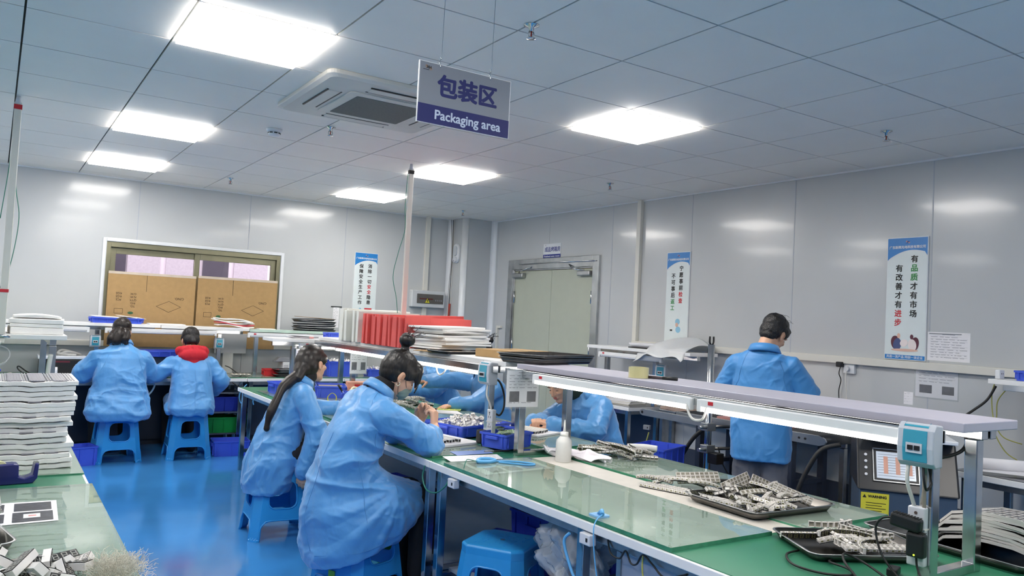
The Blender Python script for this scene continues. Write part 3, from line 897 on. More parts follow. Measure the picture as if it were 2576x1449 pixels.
# ------------------------------------------------------------------ glass sheets on the benches
def glass_sheet(label, x0, x1, y0, y1, z=.7505, th=.0095, group='glass sheets on the workbenches'):
    t = thing('glass_sheet', label, 'glass sheet', ((x0 + x1) / 2, (y0 + y1) / 2, z), 0, group)
    hx, hy = (x1 - x0) / 2, (y1 - y0) / 2
    b = MB()
    b.add([(-hx, -hy, th), (hx, -hy, th), (hx, hy, th), (-hx, hy, th)], [(0, 1, 2, 3)])
    b.add([(-hx, -hy, 0), (hx, -hy, 0), (hx, hy, 0), (-hx, hy, 0)], [(3, 2, 1, 0)])
    b.use(1)
    for a, c in (((-hx, -hy), (hx, -hy)), ((hx, -hy), (hx, hy)), ((hx, hy), (-hx, hy)), ((-hx, hy), (-hx, -hy))):
        b.add([(a[0], a[1], 0), (c[0], c[1], 0), (c[0], c[1], th), (a[0], a[1], th)], [(0, 1, 2, 3)])
    b.build('pane', [m_glass, m_edge], t)
    return t
glass_sheet('long thick glass sheet along the front edge of foreground bench, near stool', 1.936, 2.455, 1.905, 3.49, th=.0145)
glass_sheet('glass sheet at the rear edge of foreground bench behind the large tray', 2.695, 3.205, 2.19, 3.62)
glass_sheet('short glass sheet under the near end of the rear glass, by touchscreen machine', 2.64, 3.19, 1.895, 2.187)
glass_sheet('glass sheet at the front edge of middle bench under the masked woman\u2019s arms', 1.975, 2.40, 3.69, 5.36)
glass_sheet('glass sheet at the rear edge of middle bench before the reaching worker', 2.74, 3.19, 3.74, 5.38)
glass_sheet('glass sheet at the far end of the central bench row, with the yellow tape', 1.985, 2.70, 5.48, 7.04)
glass_sheet('glass sheet on the left foreground bench over the photo sheet', -.82, .376, 1.0, 3.562)
glass_sheet('thin glass board under the stack of white foam trays', -.5, .368, 3.80, 4.60, th=.006)
for k, (x0, x1) in enumerate(((.53, 2.25), (2.265, 3.31), (3.33, 4.49))):
    glass_sheet(('glass sheet on the back bench in front of two seated workers', 'glass sheet on back bench holding the black folders', 'glass sheet on back bench under the blue bins')[k], x0, x1, 8.365, 8.99, th=.006)
o = MB().box(2.47, 2.68, 1.925, 3.52, .7505, .7525).build('bench_strip', m_tape, None, .0008)
tag(o, 'pale glossy strip of film between the two glass sheets on foreground bench', 'strip')

# ------------------------------------------------------------------ overhead shelves
def tube_light(label, p0, p1, lit=True, drop=0.0, down=(0, 0, -1), batten=True):
    """LED batten: white housing, glowing tube under it, switch and end cap. Runs p0 -> p1."""
    p0, p1 = Vector(p0), Vector(p1)
    L = (p1 - p0).length
    t = thing('tube_light', label, 'tube light', p0, 0, 'LED tube lights under the bench shelves')
    d = (p1 - p0).normalized()
    t.rotation_euler = (0, 0, math.atan2(d.y, d.x))
    MB().box(0, L, -.011, .011, -.004, .028).build('housing', m_white, t, .003)
    if lit: MB().tube([(.02, 0, -.012), (L - .02, 0, -.012)], .0115, 12).build('tube', emit_mat('led_tube_glow', '#fff8f0', TUBE_POWER), t)
    else: MB().tube([(.02, 0, -.010), (L - .02, 0, -.010)], .010, 12).build('tube', m_wgrey, t)
    for x in (0, L): MB().box(x - .012, x + .012, -.0125, .0125, -.024, .026).build('end_cap', m_white, t, .003)
    MB().box(.05, .075, -.0135, .0135, .008, .022).build('switch', m_inkred, t)
    return t

def overhead(label, x0, x1, y0, y1, z, posts, zb=.75, board=m_lilac, group='overhead bench shelves', along='y', beam=True, foot=True):
    t = thing('overhead_shelf', label, 'shelf', ((x0 + x1) / 2, (y0 + y1) / 2, zb), 0, group)
    cx, cy = (x0 + x1) / 2, (y0 + y1) / 2
    MB().box(x0 - cx, x1 - cx, y0 - cy, y1 - cy, z - .03 - zb, z - zb).build('board', board, t, .003)
    for px, py in posts:
        b = MB().box(px - cx - .021, px - cx + .021, py - cy - .021, py - cy + .021, 0, z - .072 - zb)
        b.build('post', m_chrome, t, .003)
    ys = sorted(set(p[1] for p in posts)); xs = sorted(set(p[0] for p in posts))
    b = MB()
    if along == 'y':
        for px in xs: b.box(px - cx - .019, px - cx + .019, y0 - cy + .06, y1 - cy - .03, z - .07 - zb, z - .031 - zb)
    else:
        for py in ys: b.box(x0 - cx + .03, x1 - cx - .03, py - cy - .019, py - cy + .019, z - .07 - zb, z - .031 - zb)
    b.build('beam', m_chrome, t, .002)
    if foot:
        for yy in ys:
            px = [p[0] for p in posts if p[1] == yy]
            if len(px) > 1:
                MB().box(min(px) - cx + .021, max(px) - cx - .021, yy - cy - .02, yy - cy + .02, .0, .028).build('foot_bar', m_chrome, t, .002)
    return t
overhead('nearest overhead shelf of the central bench, lilac top with tape roll on it', 2.49, 2.83, 1.245, 3.70, 1.252, [(2.48, 1.34), (2.745, 1.34), (2.475, 3.62), (2.80, 3.62)])
overhead('far overhead shelf of the central bench, loaded with red and white foam', 2.50, 2.84, 3.83, 6.98, 1.252, [(2.52, 4.02), (2.81, 4.16), (2.47, 6.88), (2.81, 6.88)], board=m_white)
overhead('end shelf across the far end of central bench with blue bin', 2.10, 2.90, 7.03, 7.36, 1.225, [(2.33, 7.16), (2.80, 7.16)], board=m_white, along='x', foot=False)
tube_light('lit tube light under the nearest shelf, far half', (2.445, 3.45, 1.185), (2.445, 2.33, 1.185))
tube_light('lit tube light under the nearest shelf, near half beside the grey breaker box', (2.445, 2.27, 1.185), (2.445, 1.40, 1.185))
tube_light('lit tube light behind the masked woman\u2019s head under far shelf', (2.475, 4.98, 1.18), (2.475, 4.02, 1.18))
tube_light('lit tube light under the far shelf between ponytailed and masked women', (2.475, 6.45, 1.18), (2.475, 5.30, 1.18))
tube_light('lit tube light under the end shelf above the ponytailed woman', (2.36, 7.06, 1.16), (2.85, 7.06, 1.16))
# loops of white lead where tubes join
for lb, y in (('white lead looping between the two tube lights of the nearest shelf', 2.30),):
    o = MB().tube(spl([(2.445, y + .04, 1.20), (2.43, y + .03, 1.17), (2.42, y - .01, 1.13), (2.425, y - .06, 1.135), (2.44, y - .07, 1.19)], 6), .005, 8).build('cable', m_wcable)
    tag(o, lb, 'cable')
o = MB().tube(spl([(2.475, 4.62, 1.19), (2.46, 4.60, 1.15), (2.455, 4.55, 1.115), (2.46, 4.49, 1.14), (2.475, 4.48, 1.19)], 6), .005, 8).build('cable', m_wcable)
tag(o, 'white lead hanging in a small loop under the far shelf', 'cable')

# back wall shelf in three lengths, left end shelf, right wall shelves
overhead('long white shelf on the back bench under the left carton', -.6, 1.42, 8.56, 8.84, 1.265, [(.87, 8.72), (-.4, 8.72)], board=m_white, along='x', foot=False)
overhead('white shelf on the back bench under the right carton', 1.425, 2.30, 8.56, 8.84, 1.262, [(2.03, 8.72)], board=m_white, along='x', foot=False)
overhead('glass-edged shelf on the back bench holding black folders', 2.305, 3.75, 8.56, 8.84, 1.255, [(2.42, 8.72), (3.6, 8.72)], board=mat('pale_green_glass_shelf', '#b9cfc3', .15, var=.1), along='x', foot=False)
tube_light('unlit white tube light under the shelf at the far left of back bench', (.0, 8.54, 1.195), (.775, 8.54, 1.195), False)
tube_light('unlit white tube light behind the two seated workers\u2019 heads', (.93, 8.54, 1.195), (1.95, 8.54, 1.195), False)
tube_light('unlit white tube light under the folder shelf', (2.29, 8.54, 1.19), (3.25, 8.54, 1.19), False)
overhead('small end shelf on the far left bench with foam pieces', -.30, .42, 5.93, 7.2, 1.245, [(.345, 5.99), (.345, 7.1)], board=m_white)
overhead('white shelf on the right wall bench beside the door, draped with film', 4.93, 5.27, 4.72, 6.10, 1.29, [(5.1, 5.98), (5.1, 5.30)], board=m_white, zb=.765)
tube_light('unlit tube light under the draped right wall shelf', (4.95, 5.92, 1.205), (4.95, 5.08, 1.205), False)
overhead('short white shelf at the right edge of the photo with a blue bin', 5.06, 5.34, 1.2, 2.40, 1.285, [(5.2, 2.2), (5.2, 1.3)], board=m_white)

# ------------------------------------------------------------------ breaker boxes, power strips
def breaker(label, loc, rz, s=1.0, group='breaker boxes on shelf posts'):
    t = thing('breaker_box', label, 'breaker box', loc, rz, group); t.scale = (s, s, s)
    # local: front faces -y, x right
    prof = [(-.0, .0), (.0, .13), (-.05, .135), (-.068, .115), (-.072, .06), (-.066, .015), (-.05, .0)]
    b = MB()
    rs = [[(x, p[0], p[1]) for p in prof] for x in (-.055, .055)]
    b.rings(rs, True, False)
    b.build('housing', mat('breaker_housing', '#c4c8cf', .35, var=.02), t, .006, 3)
    pr = [(-.05, .132), (-.069, .112), (-.0745, .06), (-.068, .018), (-.06, .018), (-.06, .125)]
    MB().rings([[(x, p[0] - .001, p[1]) for p in pr] for x in (-.036, .036)], True, False).build('window', m_teal, t, .004)
    o = MB().box(-.024, .024, -.0785, -.071, .045, .075).build('breaker', m_wgrey, t)
    MB().box(-.018, -.002, -.082, -.0785, .054, .068).box(.002, .018, -.082, -.0785, .054, .068).build('switch', m_black, o)
    return t
b0 = breaker('large breaker box with blue window on the near shelf post', (2.457, 1.347, 1.108), R(-84), 1.0)
breaker('breaker box on the far shelf post above the grey power strip', (2.497, 3.965, 1.108), R(-86), 1.0)
breaker('small breaker box on back bench left of the left worker\u2019s shoulder', (.85, 8.66, 1.03), 0, .85)
breaker('small breaker box on back bench right of the red hood', (2.01, 8.66, 1.035), 0, .85)
breaker('breaker box under the draped shelf on the right wall', (5.1, 5.20, 1.03), R(-70), .95)

def power_strip(label, loc, rz, n=3, h=.18, rot=None):
    t = thing('power_strip', label, 'power strip', loc, rz, 'power strips strapped to shelf posts', rot)
    MB().box(-.026, .026, -.03, 0, 0, h).build('body', m_wgrey, t, .005, 3)
    for i in range(n):
        z = h * (i + .6) / (n + .35)
        b = MB()
        for dx in (-.009, .009): b.box(dx - .002, dx + .002, -.0306, -.029, z - .007, z + .005)
        b.box(-.002, .002, -.0306, -.029, z + .010, z + .018)
        b.build('socket', m_black, t)
    MB().cyl((0, -.0305, h - .018), (0, -.032, h - .018), .005, n=10).build('button', mat('brown_button', '#5b4a45', .5), t)
    MB().box(-.028, .028, -.032, .045, h * .62, h * .62 + .004).build('cable_tie', m_wcable, t)
    return t
power_strip('white power strip on the near shelf post holding two black adapters', (2.457, 1.355, .80), R(-84), 2, .182)
power_strip('slim white power strip hanging on the far shelf post', (2.497, 3.93, .775), R(-84), 3, .19)
power_strip('white power strip on the post behind the ponytailed woman', (2.37, 7.14, .93), R(-10), 3, .2)

def adapter(label, loc, rot, d, cable, led=False):
    t = thing('power_adapter', label, 'power adapter', loc, 0, None, rot)
    MB().cbox((0, 0, 0), d).build('body', m_black, t, .008, 3)
    b = MB()
    for i in range(9): b.box(-d[0] * .42 + i * d[0] * .1, -d[0] * .42 + i * d[0] * .1 + d[0] * .05, -d[1] * .4, d[1] * .4, d[2] / 2, d[2] / 2 + .002)
    b.build('ribs', m_rubber, t)
    if led: MB().cyl((0, -d[1] / 2 - .001, -d[2] * .38), (0, -d[1] / 2 + .001, -d[2] * .38), .0025, n=10).build('indicator', emit_mat('green_indicator', '#aaff22', 4), t)
    if cable: MB().tube(spl(cable, 6), .0035, 8).build('cable', m_rubber, t)
    return t
adapter('long black adapter plugged crosswise into near power strip', (2.398, 1.365, .935), (0, R(6), R(-84)), (.092, .032, .042),
        [(-.045, 0, 0), (-.07, -.01, -.01), (-.085, -.01, -.05), (-.05, -.02, -.12), (0.02, -.03, -.17), (.1, -.06, -.19)])
adapter('black adapter with green light plugged low into near power strip', (2.405, 1.335, .872), (0, 0, R(-84)), (.054, .034, .074),
        [(0, 0, -.036), (.005, 0, -.07), (.03, -.01, -.10), (.09, -.02, -.113), (.16, -.03, -.115)], True)
adapter('black adapter plugged into the slim far power strip', (2.42, 3.93, .81), (0, 0, R(-84)), (.05, .045, .075),
        [(0, 0, -.037), (.01, 0, -.055), (.03, -.01, -.07), (.08, -.03, -.073)])

def cable(label, pts, r, m, name='cable', group=None, n=7):
    o = MB().tube(spl(pts, n), r, 8).build(name, m)
    tag(o, label, 'cable', group)
    return o
cable('pair of pale cables from breaker box down to the near power strip', [(2.41, 1.37, 1.115), (2.405, 1.37, 1.06), (2.43, 1.365, 1.0), (2.44, 1.365, .98)], .006, m_wcable)
cable('grey cable from large breaker box to near power strip', [(2.43, 1.33, 1.115), (2.44, 1.335, 1.08), (2.44, 1.335, 1.03), (2.442, 1.335, .98)], .006, mat('taupe_cable', '#8d8478', .5))
cable('black cable sagging below the large breaker box beside the post', [(2.42, 1.33, 1.12), (2.41, 1.32, 1.07), (2.425, 1.32, 1.04), (2.46, 1.325, 1.06), (2.455, 1.335, 1.12)], .004, m_rubber)
cable('thick black cable curving round the right near shelf post', [(2.50, 1.40, 1.12), (2.6, 1.39, 1.115), (2.70, 1.37, 1.13), (2.735, 1.36, 1.16), (2.74, 1.37, 1.2)], .006, m_rubber)
cable('black cable looping behind the far breaker box', [(2.50, 4.0, 1.12), (2.55, 3.98, 1.13), (2.585, 3.97, 1.06), (2.58, 3.95, .98), (2.54, 3.93, .93), (2.49, 3.92, .95)], .006, m_rubber)
cable('white cable from far breaker box to slim power strip', [(2.46, 3.95, 1.12), (2.45, 3.94, 1.05), (2.47, 3.935, 1.0), (2.48, 3.93, .96)], .006, m_wcable)

# ------------------------------------------------------------------ stools
def make_stool(label, loc, rz):
    t = thing('plastic_stool', label, 'stool', loc, rz, 'sky-blue plastic stools')
    Hs, a0, a1 = .46, .202, .157          # height, half width at floor, half width at seat
    ZP = Hs - .042                         # where the walls meet the seat
    def half(z): return a0 + (a1 - a0) * z / ZP
    def octa(a, ch): return [(a, -a + ch), (a, a - ch), (a - ch, a), (-a + ch, a), (-a, a - ch), (-a, -a + ch), (-a + ch, -a), (a - ch, -a)]
    b = MB()
    prof = [(octa(a1 + .001, .045), ZP - .004), (octa(a1 + .001, .045), Hs - .010), (octa(a1 - .006, .043), Hs - .002), (octa(a1 - .018, .040), Hs)]
    b.rings([[(p[0], p[1], z) for p in q] for q, z in prof], True, False)
    s_ = b.build('seat', m_stool, t, .003, 2)
    b = MB(); random.seed(3)
    for i in range(60):
        x, y = rnd(-.105, .105), rnd(-.105, .105)
        b.cbox((0, 0, 0), (rnd(.006, .016), .006, .0016), TR(x, y, Hs + .0006, 0, 0, rnd(0, 3)))
    b.build('seat_texture', m_stool, s_)
    MB().cyl((0, 0, Hs), (0, 0, Hs + .0012), .012, n=16).build('centre_hole', mat('stool_hole', '#1d4f78', .5), s_)
    lean = math.atan2(a0 - a1, ZP); L = ZP / math.cos(lean); wl = .062
    for k in range(4):
        M = TR(rz=R(90 * k))
        F = M @ frame((0, -a0, 0), (1, 0, 0), (0, math.sin(lean), math.cos(lean)))
        ub = a0 - wl + .004; ut = a1 - wl * .8 + .004
        out = [(-ub, .105), (-ub + .035, .128), (ub - .035, .128), (ub, .105), (ub + .004, .14), (ut + .004, L), (-ut - .004, L), (-ub - .004, .14)]
        out = [(-ub - .002, .0), (-ub + .006, .075), (-ub + .03, .112), (-ub + .06, .122), (ub - .06, .122), (ub - .03, .112), (ub - .006, .075), (ub + .002, 0), (ut + .002, L), (-ut - .002, L)]
        h = rrect(.17, .165, .045, 6, 0, .285)
        h = [(x * (1 - (y - .285) * .5), y) for x, y in h]
        MB().prism(out, -.010, .001, F, [h]).build('side_panel', m_stool, t)
        rim = [(p[0] * 1.05, .285 + (p[1] - .285) * 1.05) for p in h]
        MB().tube([F @ Vector((p[0], p[1], .001)) for p in rim], .0042, 6, True).build('panel_rim', m_stool, t)
        MB().tube([F @ Vector(p) for p in spl([(-ub - .002, 0.002, .001), (-ub + .004, .078, .001), (-ub + .03, .116, .001), (-ub + .06, .126, .001), (ub - .06, .126, .001), (ub - .03, .116, .001), (ub - .004, .078, .001), (ub + .002, .002, .001)], 5)], .0045, 6).build('arch_rim', m_stool, t)
        b = MB(M); rs = []
        for z in (0, .012, .016, ZP):
            a = half(z) + (.004 if z < .014 else 0); ch = .045; th = .012; w_ = wl if z < .02 else wl * .8
            rs.append([(a, a - w_ - .02 * 0, z), (a, a - ch, z), (a - ch, a, z), (a - w_, a, z), (a - w_, a - th, z), (a - ch - th * .4, a - th, z), (a - th, a - ch - th * .4, z), (a - th, a - w_, z)])
        b.rings(rs, True, False)
        b.build('leg', m_stool, t, .003, 2)
        b = MB(M)
        for f_ in (.2, .5, .8):
            b.sph((a0 - .045 * f_ - .002, a0 - .045 * (1 - f_) - .002, .012), (.008, .008, .013), 8, 6)
        b.build('foot_knob', m_stool, t)
    return t
stool0 = make_stool('sky-blue stool under the left worker at the back bench', (1.035, 8.20, 0), R(3))
MB().box(-.12, .13, -.13, .12, .461, .467).build('cushion_board', m_card, stool0)
st = [(('sky-blue stool under the red-hooded worker'), (1.665, 8.19, 0), R(-2)),
      ('sky-blue stool under the ponytailed woman beside the bench', (1.665, 5.27, 0), R(-4)),
      ('sky-blue stool with small green sticker under the masked woman', (1.71, 3.97, 0), R(22)),
      ('empty sky-blue stool in the foreground under the bench edge', (2.075, 3.13, 0), R(33))]
stools = [stool0]
for lb, loc, rz in st:
    stools.append(dup(stool0, loc, rz, lb))
for s_ in stools[1:]:
    for c in [c for c in bpy.data.objects if c.parent == s_ and c.name.startswith('cushion_board')]: bpy.data.objects.remove(c)
MB().box(-.1915, -.1885, -.03, .015, .128, .165).build('sticker', mat('green_sticker', '#9fc53a', .5), stools[3])
# chairs hidden behind the bench on which the opposite workers sit
for lb, loc in (('sky-blue stool under the reaching worker across the bench', (3.62, 5.52, 0)), ('sky-blue stool under the worker looking down across the bench', (3.60, 4.30, 0)), ('sky-blue stool under the farthest worker across the bench', (3.66, 6.75, 0))):
    q = dup(stool0, loc, R(5), lb)
    for c in [c for c in bpy.data.objects if c.parent == q and c.name.startswith('cushion_board')]: bpy.data.objects.remove(c)

# ------------------------------------------------------------------ bins, crates, trays
def crate(label, loc, rz, L, Wd, Hh, m=None, cat='bin', group=None, handle=True, name='plastic_bin', ribs=True, wall=.004):
    m = m or m_bluebin
    t = thing(name, label, cat, loc, rz, group)
    r = .012; k = .94
    o0 = rrect(L * k, Wd * k, r); o1 = rrect(L, Wd, r)
    i1 = rrect(L - 2 * wall, Wd - 2 * wall, r); i0 = rrect(L * k - 2 * wall, Wd * k - 2 * wall, r)
    b = MB()
    b.rings([[(p[0], p[1], z) for p in q] for q, z in ((o0, 0), (o1, Hh), (i1, Hh), (i0, wall))], True, False)
    b.build('body', m, t)
    b = MB()
    lip = rrect(L + .012, Wd + .012, r)
    b.rings([[(p[0], p[1], z) for p in q] for q, z in ((o1, Hh - .012), (lip, Hh - .012), (lip, Hh), (i1, Hh))], False, False)
    b.build('rim', m, t)
    if ribs:
        b = MB()
        for sy in (-1, 1):
            n = max(2, int(L / .09))
            for i in range(n):
                x = -L / 2 * .8 + L * .8 * i / (n - 1)
                b.add([(x * k - .003, sy * Wd * k / 2, .004), (x * k + .003, sy * Wd * k / 2, .004), (x + .003, sy * (Wd / 2 + .005), Hh - .012), (x - .003, sy * (Wd / 2 + .005), Hh - .012)], [(0, 1, 2, 3)])
                b.box(x - .003, x + .003, min(sy * Wd * .475, sy * (Wd / 2 + .005)), max(sy * Wd * .475, sy * (Wd / 2 + .005)), .01, Hh - .012)
        for sx in (-1, 1):
            n = max(2, int(Wd / .09))
            for i in range(n):
                y = -Wd / 2 * .75 + Wd * .75 * i / (n - 1)
                b.box(min(sx * L * .475, sx * (L / 2 + .005)), max(sx * L * .475, sx * (L / 2 + .005)), y - .003, y + .003, .01, Hh - .012)
        b.build('ribs', m, t)
    if handle:
        for sx in (-1, 1):
            MB().box(sx * (L / 2 + .007) - .009, sx * (L / 2 + .007) + .009, -min(.06, Wd * .22), min(.06, Wd * .22), Hh * .62, Hh * .82).build('handle', m, t, .002)
    return t

def steel_tray(label, loc, rz, L, Wd, Hh=.026, m=None, group='steel trays', rot=None):
    t = thing('steel_tray', label, 'tray', loc, rz, group, rot)
    b = MB()
    A = rrect(L * .9, Wd * .88, .03, 5); B = rrect(L * .97, Wd * .97, .035, 5); C_ = rrect(L, Wd, .04, 5)
    A2 = rrect(L * .9 - .003, Wd * .88 - .003, .03, 5); B2 = rrect(L * .97 - .004, Wd * .97 - .004, .033, 5)
    b.rings([[(p[0], p[1], z) for p in q] for q, z in ((A, 0), (B, Hh), (B2, Hh), (A2, .002))], True, True)
    b.build('pan', m or m_darksteel, t)
    MB().rings([[(p[0], p[1], z) for p in q] for q, z in ((B, Hh - .002), (C_, Hh - .001), (C_, Hh + .001), (B2, Hh + .001))], False, True).build('rim', m_steel, t)
    return t
# ================================================================== things on the benches
ZT = .7605     # on bench glass
ZM = .7505     # on the bare mat

# ---- LED display strips: a chain of open white cells with a black digit face
def strip_parts(n, rad=None, w=.022, d=.021, h=.012, rows=1):
    """casing, face, digits as MBs; chain bends downward with radius rad."""
    cs, fc, dg, rs_ = MB(), MB(), MB(), MB()
    for i in range(n):
        s = (i - (n - 1) / 2) * w
        if rad:
            a = s / rad; M0 = TR(rad * math.sin(a), 0, rad * (math.cos(a) - 1), 0, a, 0)
        else:
            M0 = TR(s, 0, 0)
        for r in range(rows):
            M = M0 @ TR(0, (r - (rows - 1) / 2) * d, 0)
            e = .0013; x, y = w / 2 - .0008, d / 2 - .0006
            cs.box(-x, x, -y, -y + e, 0, h, M).box(-x, x, y - e, y, 0, h, M).box(-x, -x + e, -y, y, 0, h, M).box(x - e, x, -y, y, 0, h, M)
            rs_.box(-x, x, -y, y, .0035, .005, M)
            fc.box(-x, x, -y, y, -.002, .0012, M)
            dg.box(-x * .4, x * .4, -y - .0006, -y, .0035, .0085, M)
            for (a0, a1, b0, b1) in ((-.5, .5, .62, .74), (-.5, .5, -.06, .06), (-.5, .5, -.74, -.62), (-.6, -.45, -.7, .7), (.45, .6, -.7, .7)):
                dg.add([(x * a0, y * b0, -.0023), (x * a1, y * b0, -.0023), (x * a1, y * b1, -.0023), (x * a0, y * b1, -.0023)], [(3, 2, 1, 0)], False, M)
    return cs, fc, dg, rs_
def display_strip(label, group, n, rad=None, rows=1, loc=(0, 0, 0), rot=(0, 0, 0), sc=1.0):
    t = thing('display_strip', label, 'display', loc, 0, group, rot); t.scale = (sc,) * 3
    cs, fc, dg, rs_ = strip_parts(n, rad, rows=rows)
    rs_.build('resin', m_resin, t); cs.build('casing', m_led, t); fc.build('face', m_ledface, t); dg.build('digit_window', m_seg, t)
    return t
def flip(t, rot):
    t.rotation_euler = rot

g1 = 'display strips heaped on the large steel tray'
tray1 = steel_tray('large dark steel tray heaped with display strips, centre of foreground bench', (2.785, 2.235, ZT), R(-3), .50, .42, .03)
# curved panel laid flat at the near left of the tray
display_strip('broad flat panel of white display cells at the near edge of the heaped tray', g1, 11, rows=5, loc=(2.635, 2.205, .772), rot=(R(-6), R(4), R(-66)))
display_strip('panel of open display cells sliding down the tent, right side of the tray', g1, 9, rows=3, loc=(2.92, 2.17, .806), rot=(R(24), R(17), R(-62)), sc=.85)
display_strip('left half of the tent of displays standing on the tray', g1, 9, rows=4, loc=(2.83, 2.40, .812), rot=(R(74), R(-20), R(-14)), sc=.74)
display_strip('right half of the tent of displays standing on the tray', g1, 9, rows=3, loc=(2.945, 2.33, .812), rot=(R(76), R(22), R(-30)), sc=.74)
display_strip('dark-faced panel lying face up in the tray below the tent', g1, 9, rows=4, loc=(2.76, 2.18, .79), rot=(R(172), R(5), R(-50)))
s0 = display_strip('display strip loose in the heap on the large tray', g1, 6, .40, loc=(2.70, 2.10, .80), rot=(R(12), 0, R(20)))
random.seed(11)
for i in range(30):
    a = rnd(0, 1); b_ = rnd(0, 1)
    x = 2.60 + .36 * a; y = 2.07 + .34 * b_
    hgt = .785 + .05 * math.exp(-((x - 2.82) ** 2 + (y - 2.22) ** 2) / .02)
    dup(s0, (x, y, hgt), rot=(rnd(-.7, .7) + (math.pi if i % 3 == 0 else 0), rnd(-.35, .35), rnd(-1.6, .9)))
# strip mats lying beside the tray on the pale film
g2 = 'display strips lying on the pale film behind the tray'
display_strip('long flat mat of display cells on the pale film, left of the tray', g2, 12, rows=4, loc=(2.635, 2.62, .757), rot=(0, 0, R(-72)))
display_strip('short mat of display cells on edge behind the flat mat', g2, 9, rows=3, loc=(2.80, 2.60, .80), rot=(R(35), R(-4), R(-35)))
s1 = display_strip('display strip draped over the mat beside the tray', g2, 8, .35, loc=(2.72, 2.70, .785), rot=(R(10), 0, R(-50)))
for i in range(4): dup(s1, (2.64 + .05 * i, 2.72 - .06 * i, .788), rot=(rnd(-.4, .4), rnd(-.2, .2), R(-60 + 14 * i)))
cable('short thick black cable lying on rear glass behind the tray', [(2.92, 2.72, .768), (2.97, 2.67, .768), (3.02, 2.62, .77), (3.06, 2.57, .772)], .008, m_rubber)

# heap at the far end of the rear glass by the rag
g3 = 'display strips heaped by the white rag'
s2 = display_strip('display strip in the heap beside the white rag', g3, 7, .38, loc=(3.0, 3.36, .79), rot=(R(20), 0, R(-50)))
for i in range(30):
    a = rnd(-1, 1); c_ = rnd(-1, 1)
    x, y = 2.98 + .16 * a * .7 + .03 * c_, 3.36 - .15 * a + .08 * c_
    dup(s2, (x, y, .778 + rnd(0, .05) * (1 - abs(a) * .7)), rot=(rnd(-1.1, 1.1) + (math.pi if i % 4 == 0 else 0), rnd(-.25, .25), rnd(-1.6, .2)))
o = MB().tube(spl([(3.05, 3.37, .812), (3.12, 3.31, .816), (3.17, 3.255, .812)], 5), .017, 12).build('foam_roll', m_foam)
tag(o, 'short white foam roll lying on the strip heap by the glass edge', 'foam')

# second tray, near right
g4 = 'display strips in the second steel tray'
steel_tray('dark steel tray with tangled curved strips, near right behind the near post', (2.575, 1.66, ZM), R(-28), .46, .34, .028)
s3 = display_strip('long straight display strip along the left wall of the second tray', g4, 10, None, loc=(2.50, 1.775, .777), rot=(R(-78), 0, R(-27)))
for i, (x, y, z, rz, rad) in enumerate(((2.58, 1.70, .80, -40, .11), (2.64, 1.66, .805, -70, .13), (2.55, 1.60, .79, 10, .10), (2.62, 1.76, .81, -15, .15), (2.50, 1.66, .785, 60, .12), (2.68, 1.72, .80, -100, .12))):
    display_strip(('curved display strip on edge in the second tray, middle', 'curved display strip on edge in the second tray, right of middle', 'curved display strip at the near edge of the second tray', 'curved display strip at the back of the second tray', 'curved display strip at the left of the second tray', 'curved display strip by the post in the second tray')[i], g4, 9, rad, loc=(x, y, z), rot=(R(88 if i % 2 else -86), 0, R(rz)))
display_strip('comb-like row of white display cells along the near edge of second tray', g4, 12, rows=2, loc=(2.56, 1.545, .782), rot=(R(10), 0, R(-28)))
for i in range(12): dup(s0, (2.52 + .016 * i, 1.56 + .03 * rnd(0, 5), .785), rot=(rnd(-1.2, 1.2), rnd(-.3, .3), rnd(-2, 2)), label='short display strip lying loose among the curved strips of second tray', group=g4)
# third tray at the right edge, with a mound of layered panels
g5 = 'long display panels layered on the right-hand tray'
steel_tray('dark steel tray under layered display panels at the bottom right corner', (3.03, 1.50, ZM), R(-3), .36, .62, .028)
def bent_panel(label, loc, rot, wd=.17):
    t = thing('layered_display', label, 'display', loc, 0, g5, rot)
    cs, fc = MB(), MB()
    P = [(-.20, -.060), (-.155, -.018), (-.08, .0), (.0, .002), (.08, .0), (.15, -.014), (.20, -.05)]
    def sweep(b, y0, y1, z0, z1): b.rings([[(x, y0, z + z0), (x, y1, z + z0), (x, y1, z + z1), (x, y0, z + z1)] for x, z in P], True, False)
    sweep(fc, 0, wd, 0, .005)
    sweep(cs, -.004, 0, -.001, .0095); sweep(cs, wd, wd + .004, -.001, .0095)
    for k in range(1, 4): sweep(cs, wd * k / 4 - .0008, wd * k / 4 + .0008, .004, .0068)
    for (x0, z0), (x1, z1) in zip(P[:-1], P[1:]):
        n = max(2, int((x1 - x0) / .022))
        for q in range(n):
            u = q / n; x = x0 + (x1 - x0) * u; z = z0 + (z1 - z0) * u
            cs.box(x - .0008, x + .0008, 0, wd, z + .004, z + .0068)
    cs.build('casing', m_led, t); fc.build('face', mat('dark_panel_face', '#3b3a3d', .3, var=.1), t)
    return t
p0 = bent_panel('long white-edged display panel layered in the mound at the bottom right', (2.935, 1.37, .806), (0, 0, R(-92)))
random.seed(33)
for i in range(9):
    dup(p0, (2.925 + rnd(-.012, .02) + .004 * i, 1.37 + rnd(-.02, .02), .806 + .0112 * i), rot=(R(rnd(-1, 1)), R(rnd(-2, 2)), R(-92 + rnd(-4, 4))))
for i in range(5):
    dup(p0, (3.09 + rnd(-.02, .02), 1.35 + rnd(-.03, .03), .812 + .0115 * i), rot=(R(rnd(-2, 2)), R(rnd(-3, 3)), R(-88 + rnd(-8, 8))))

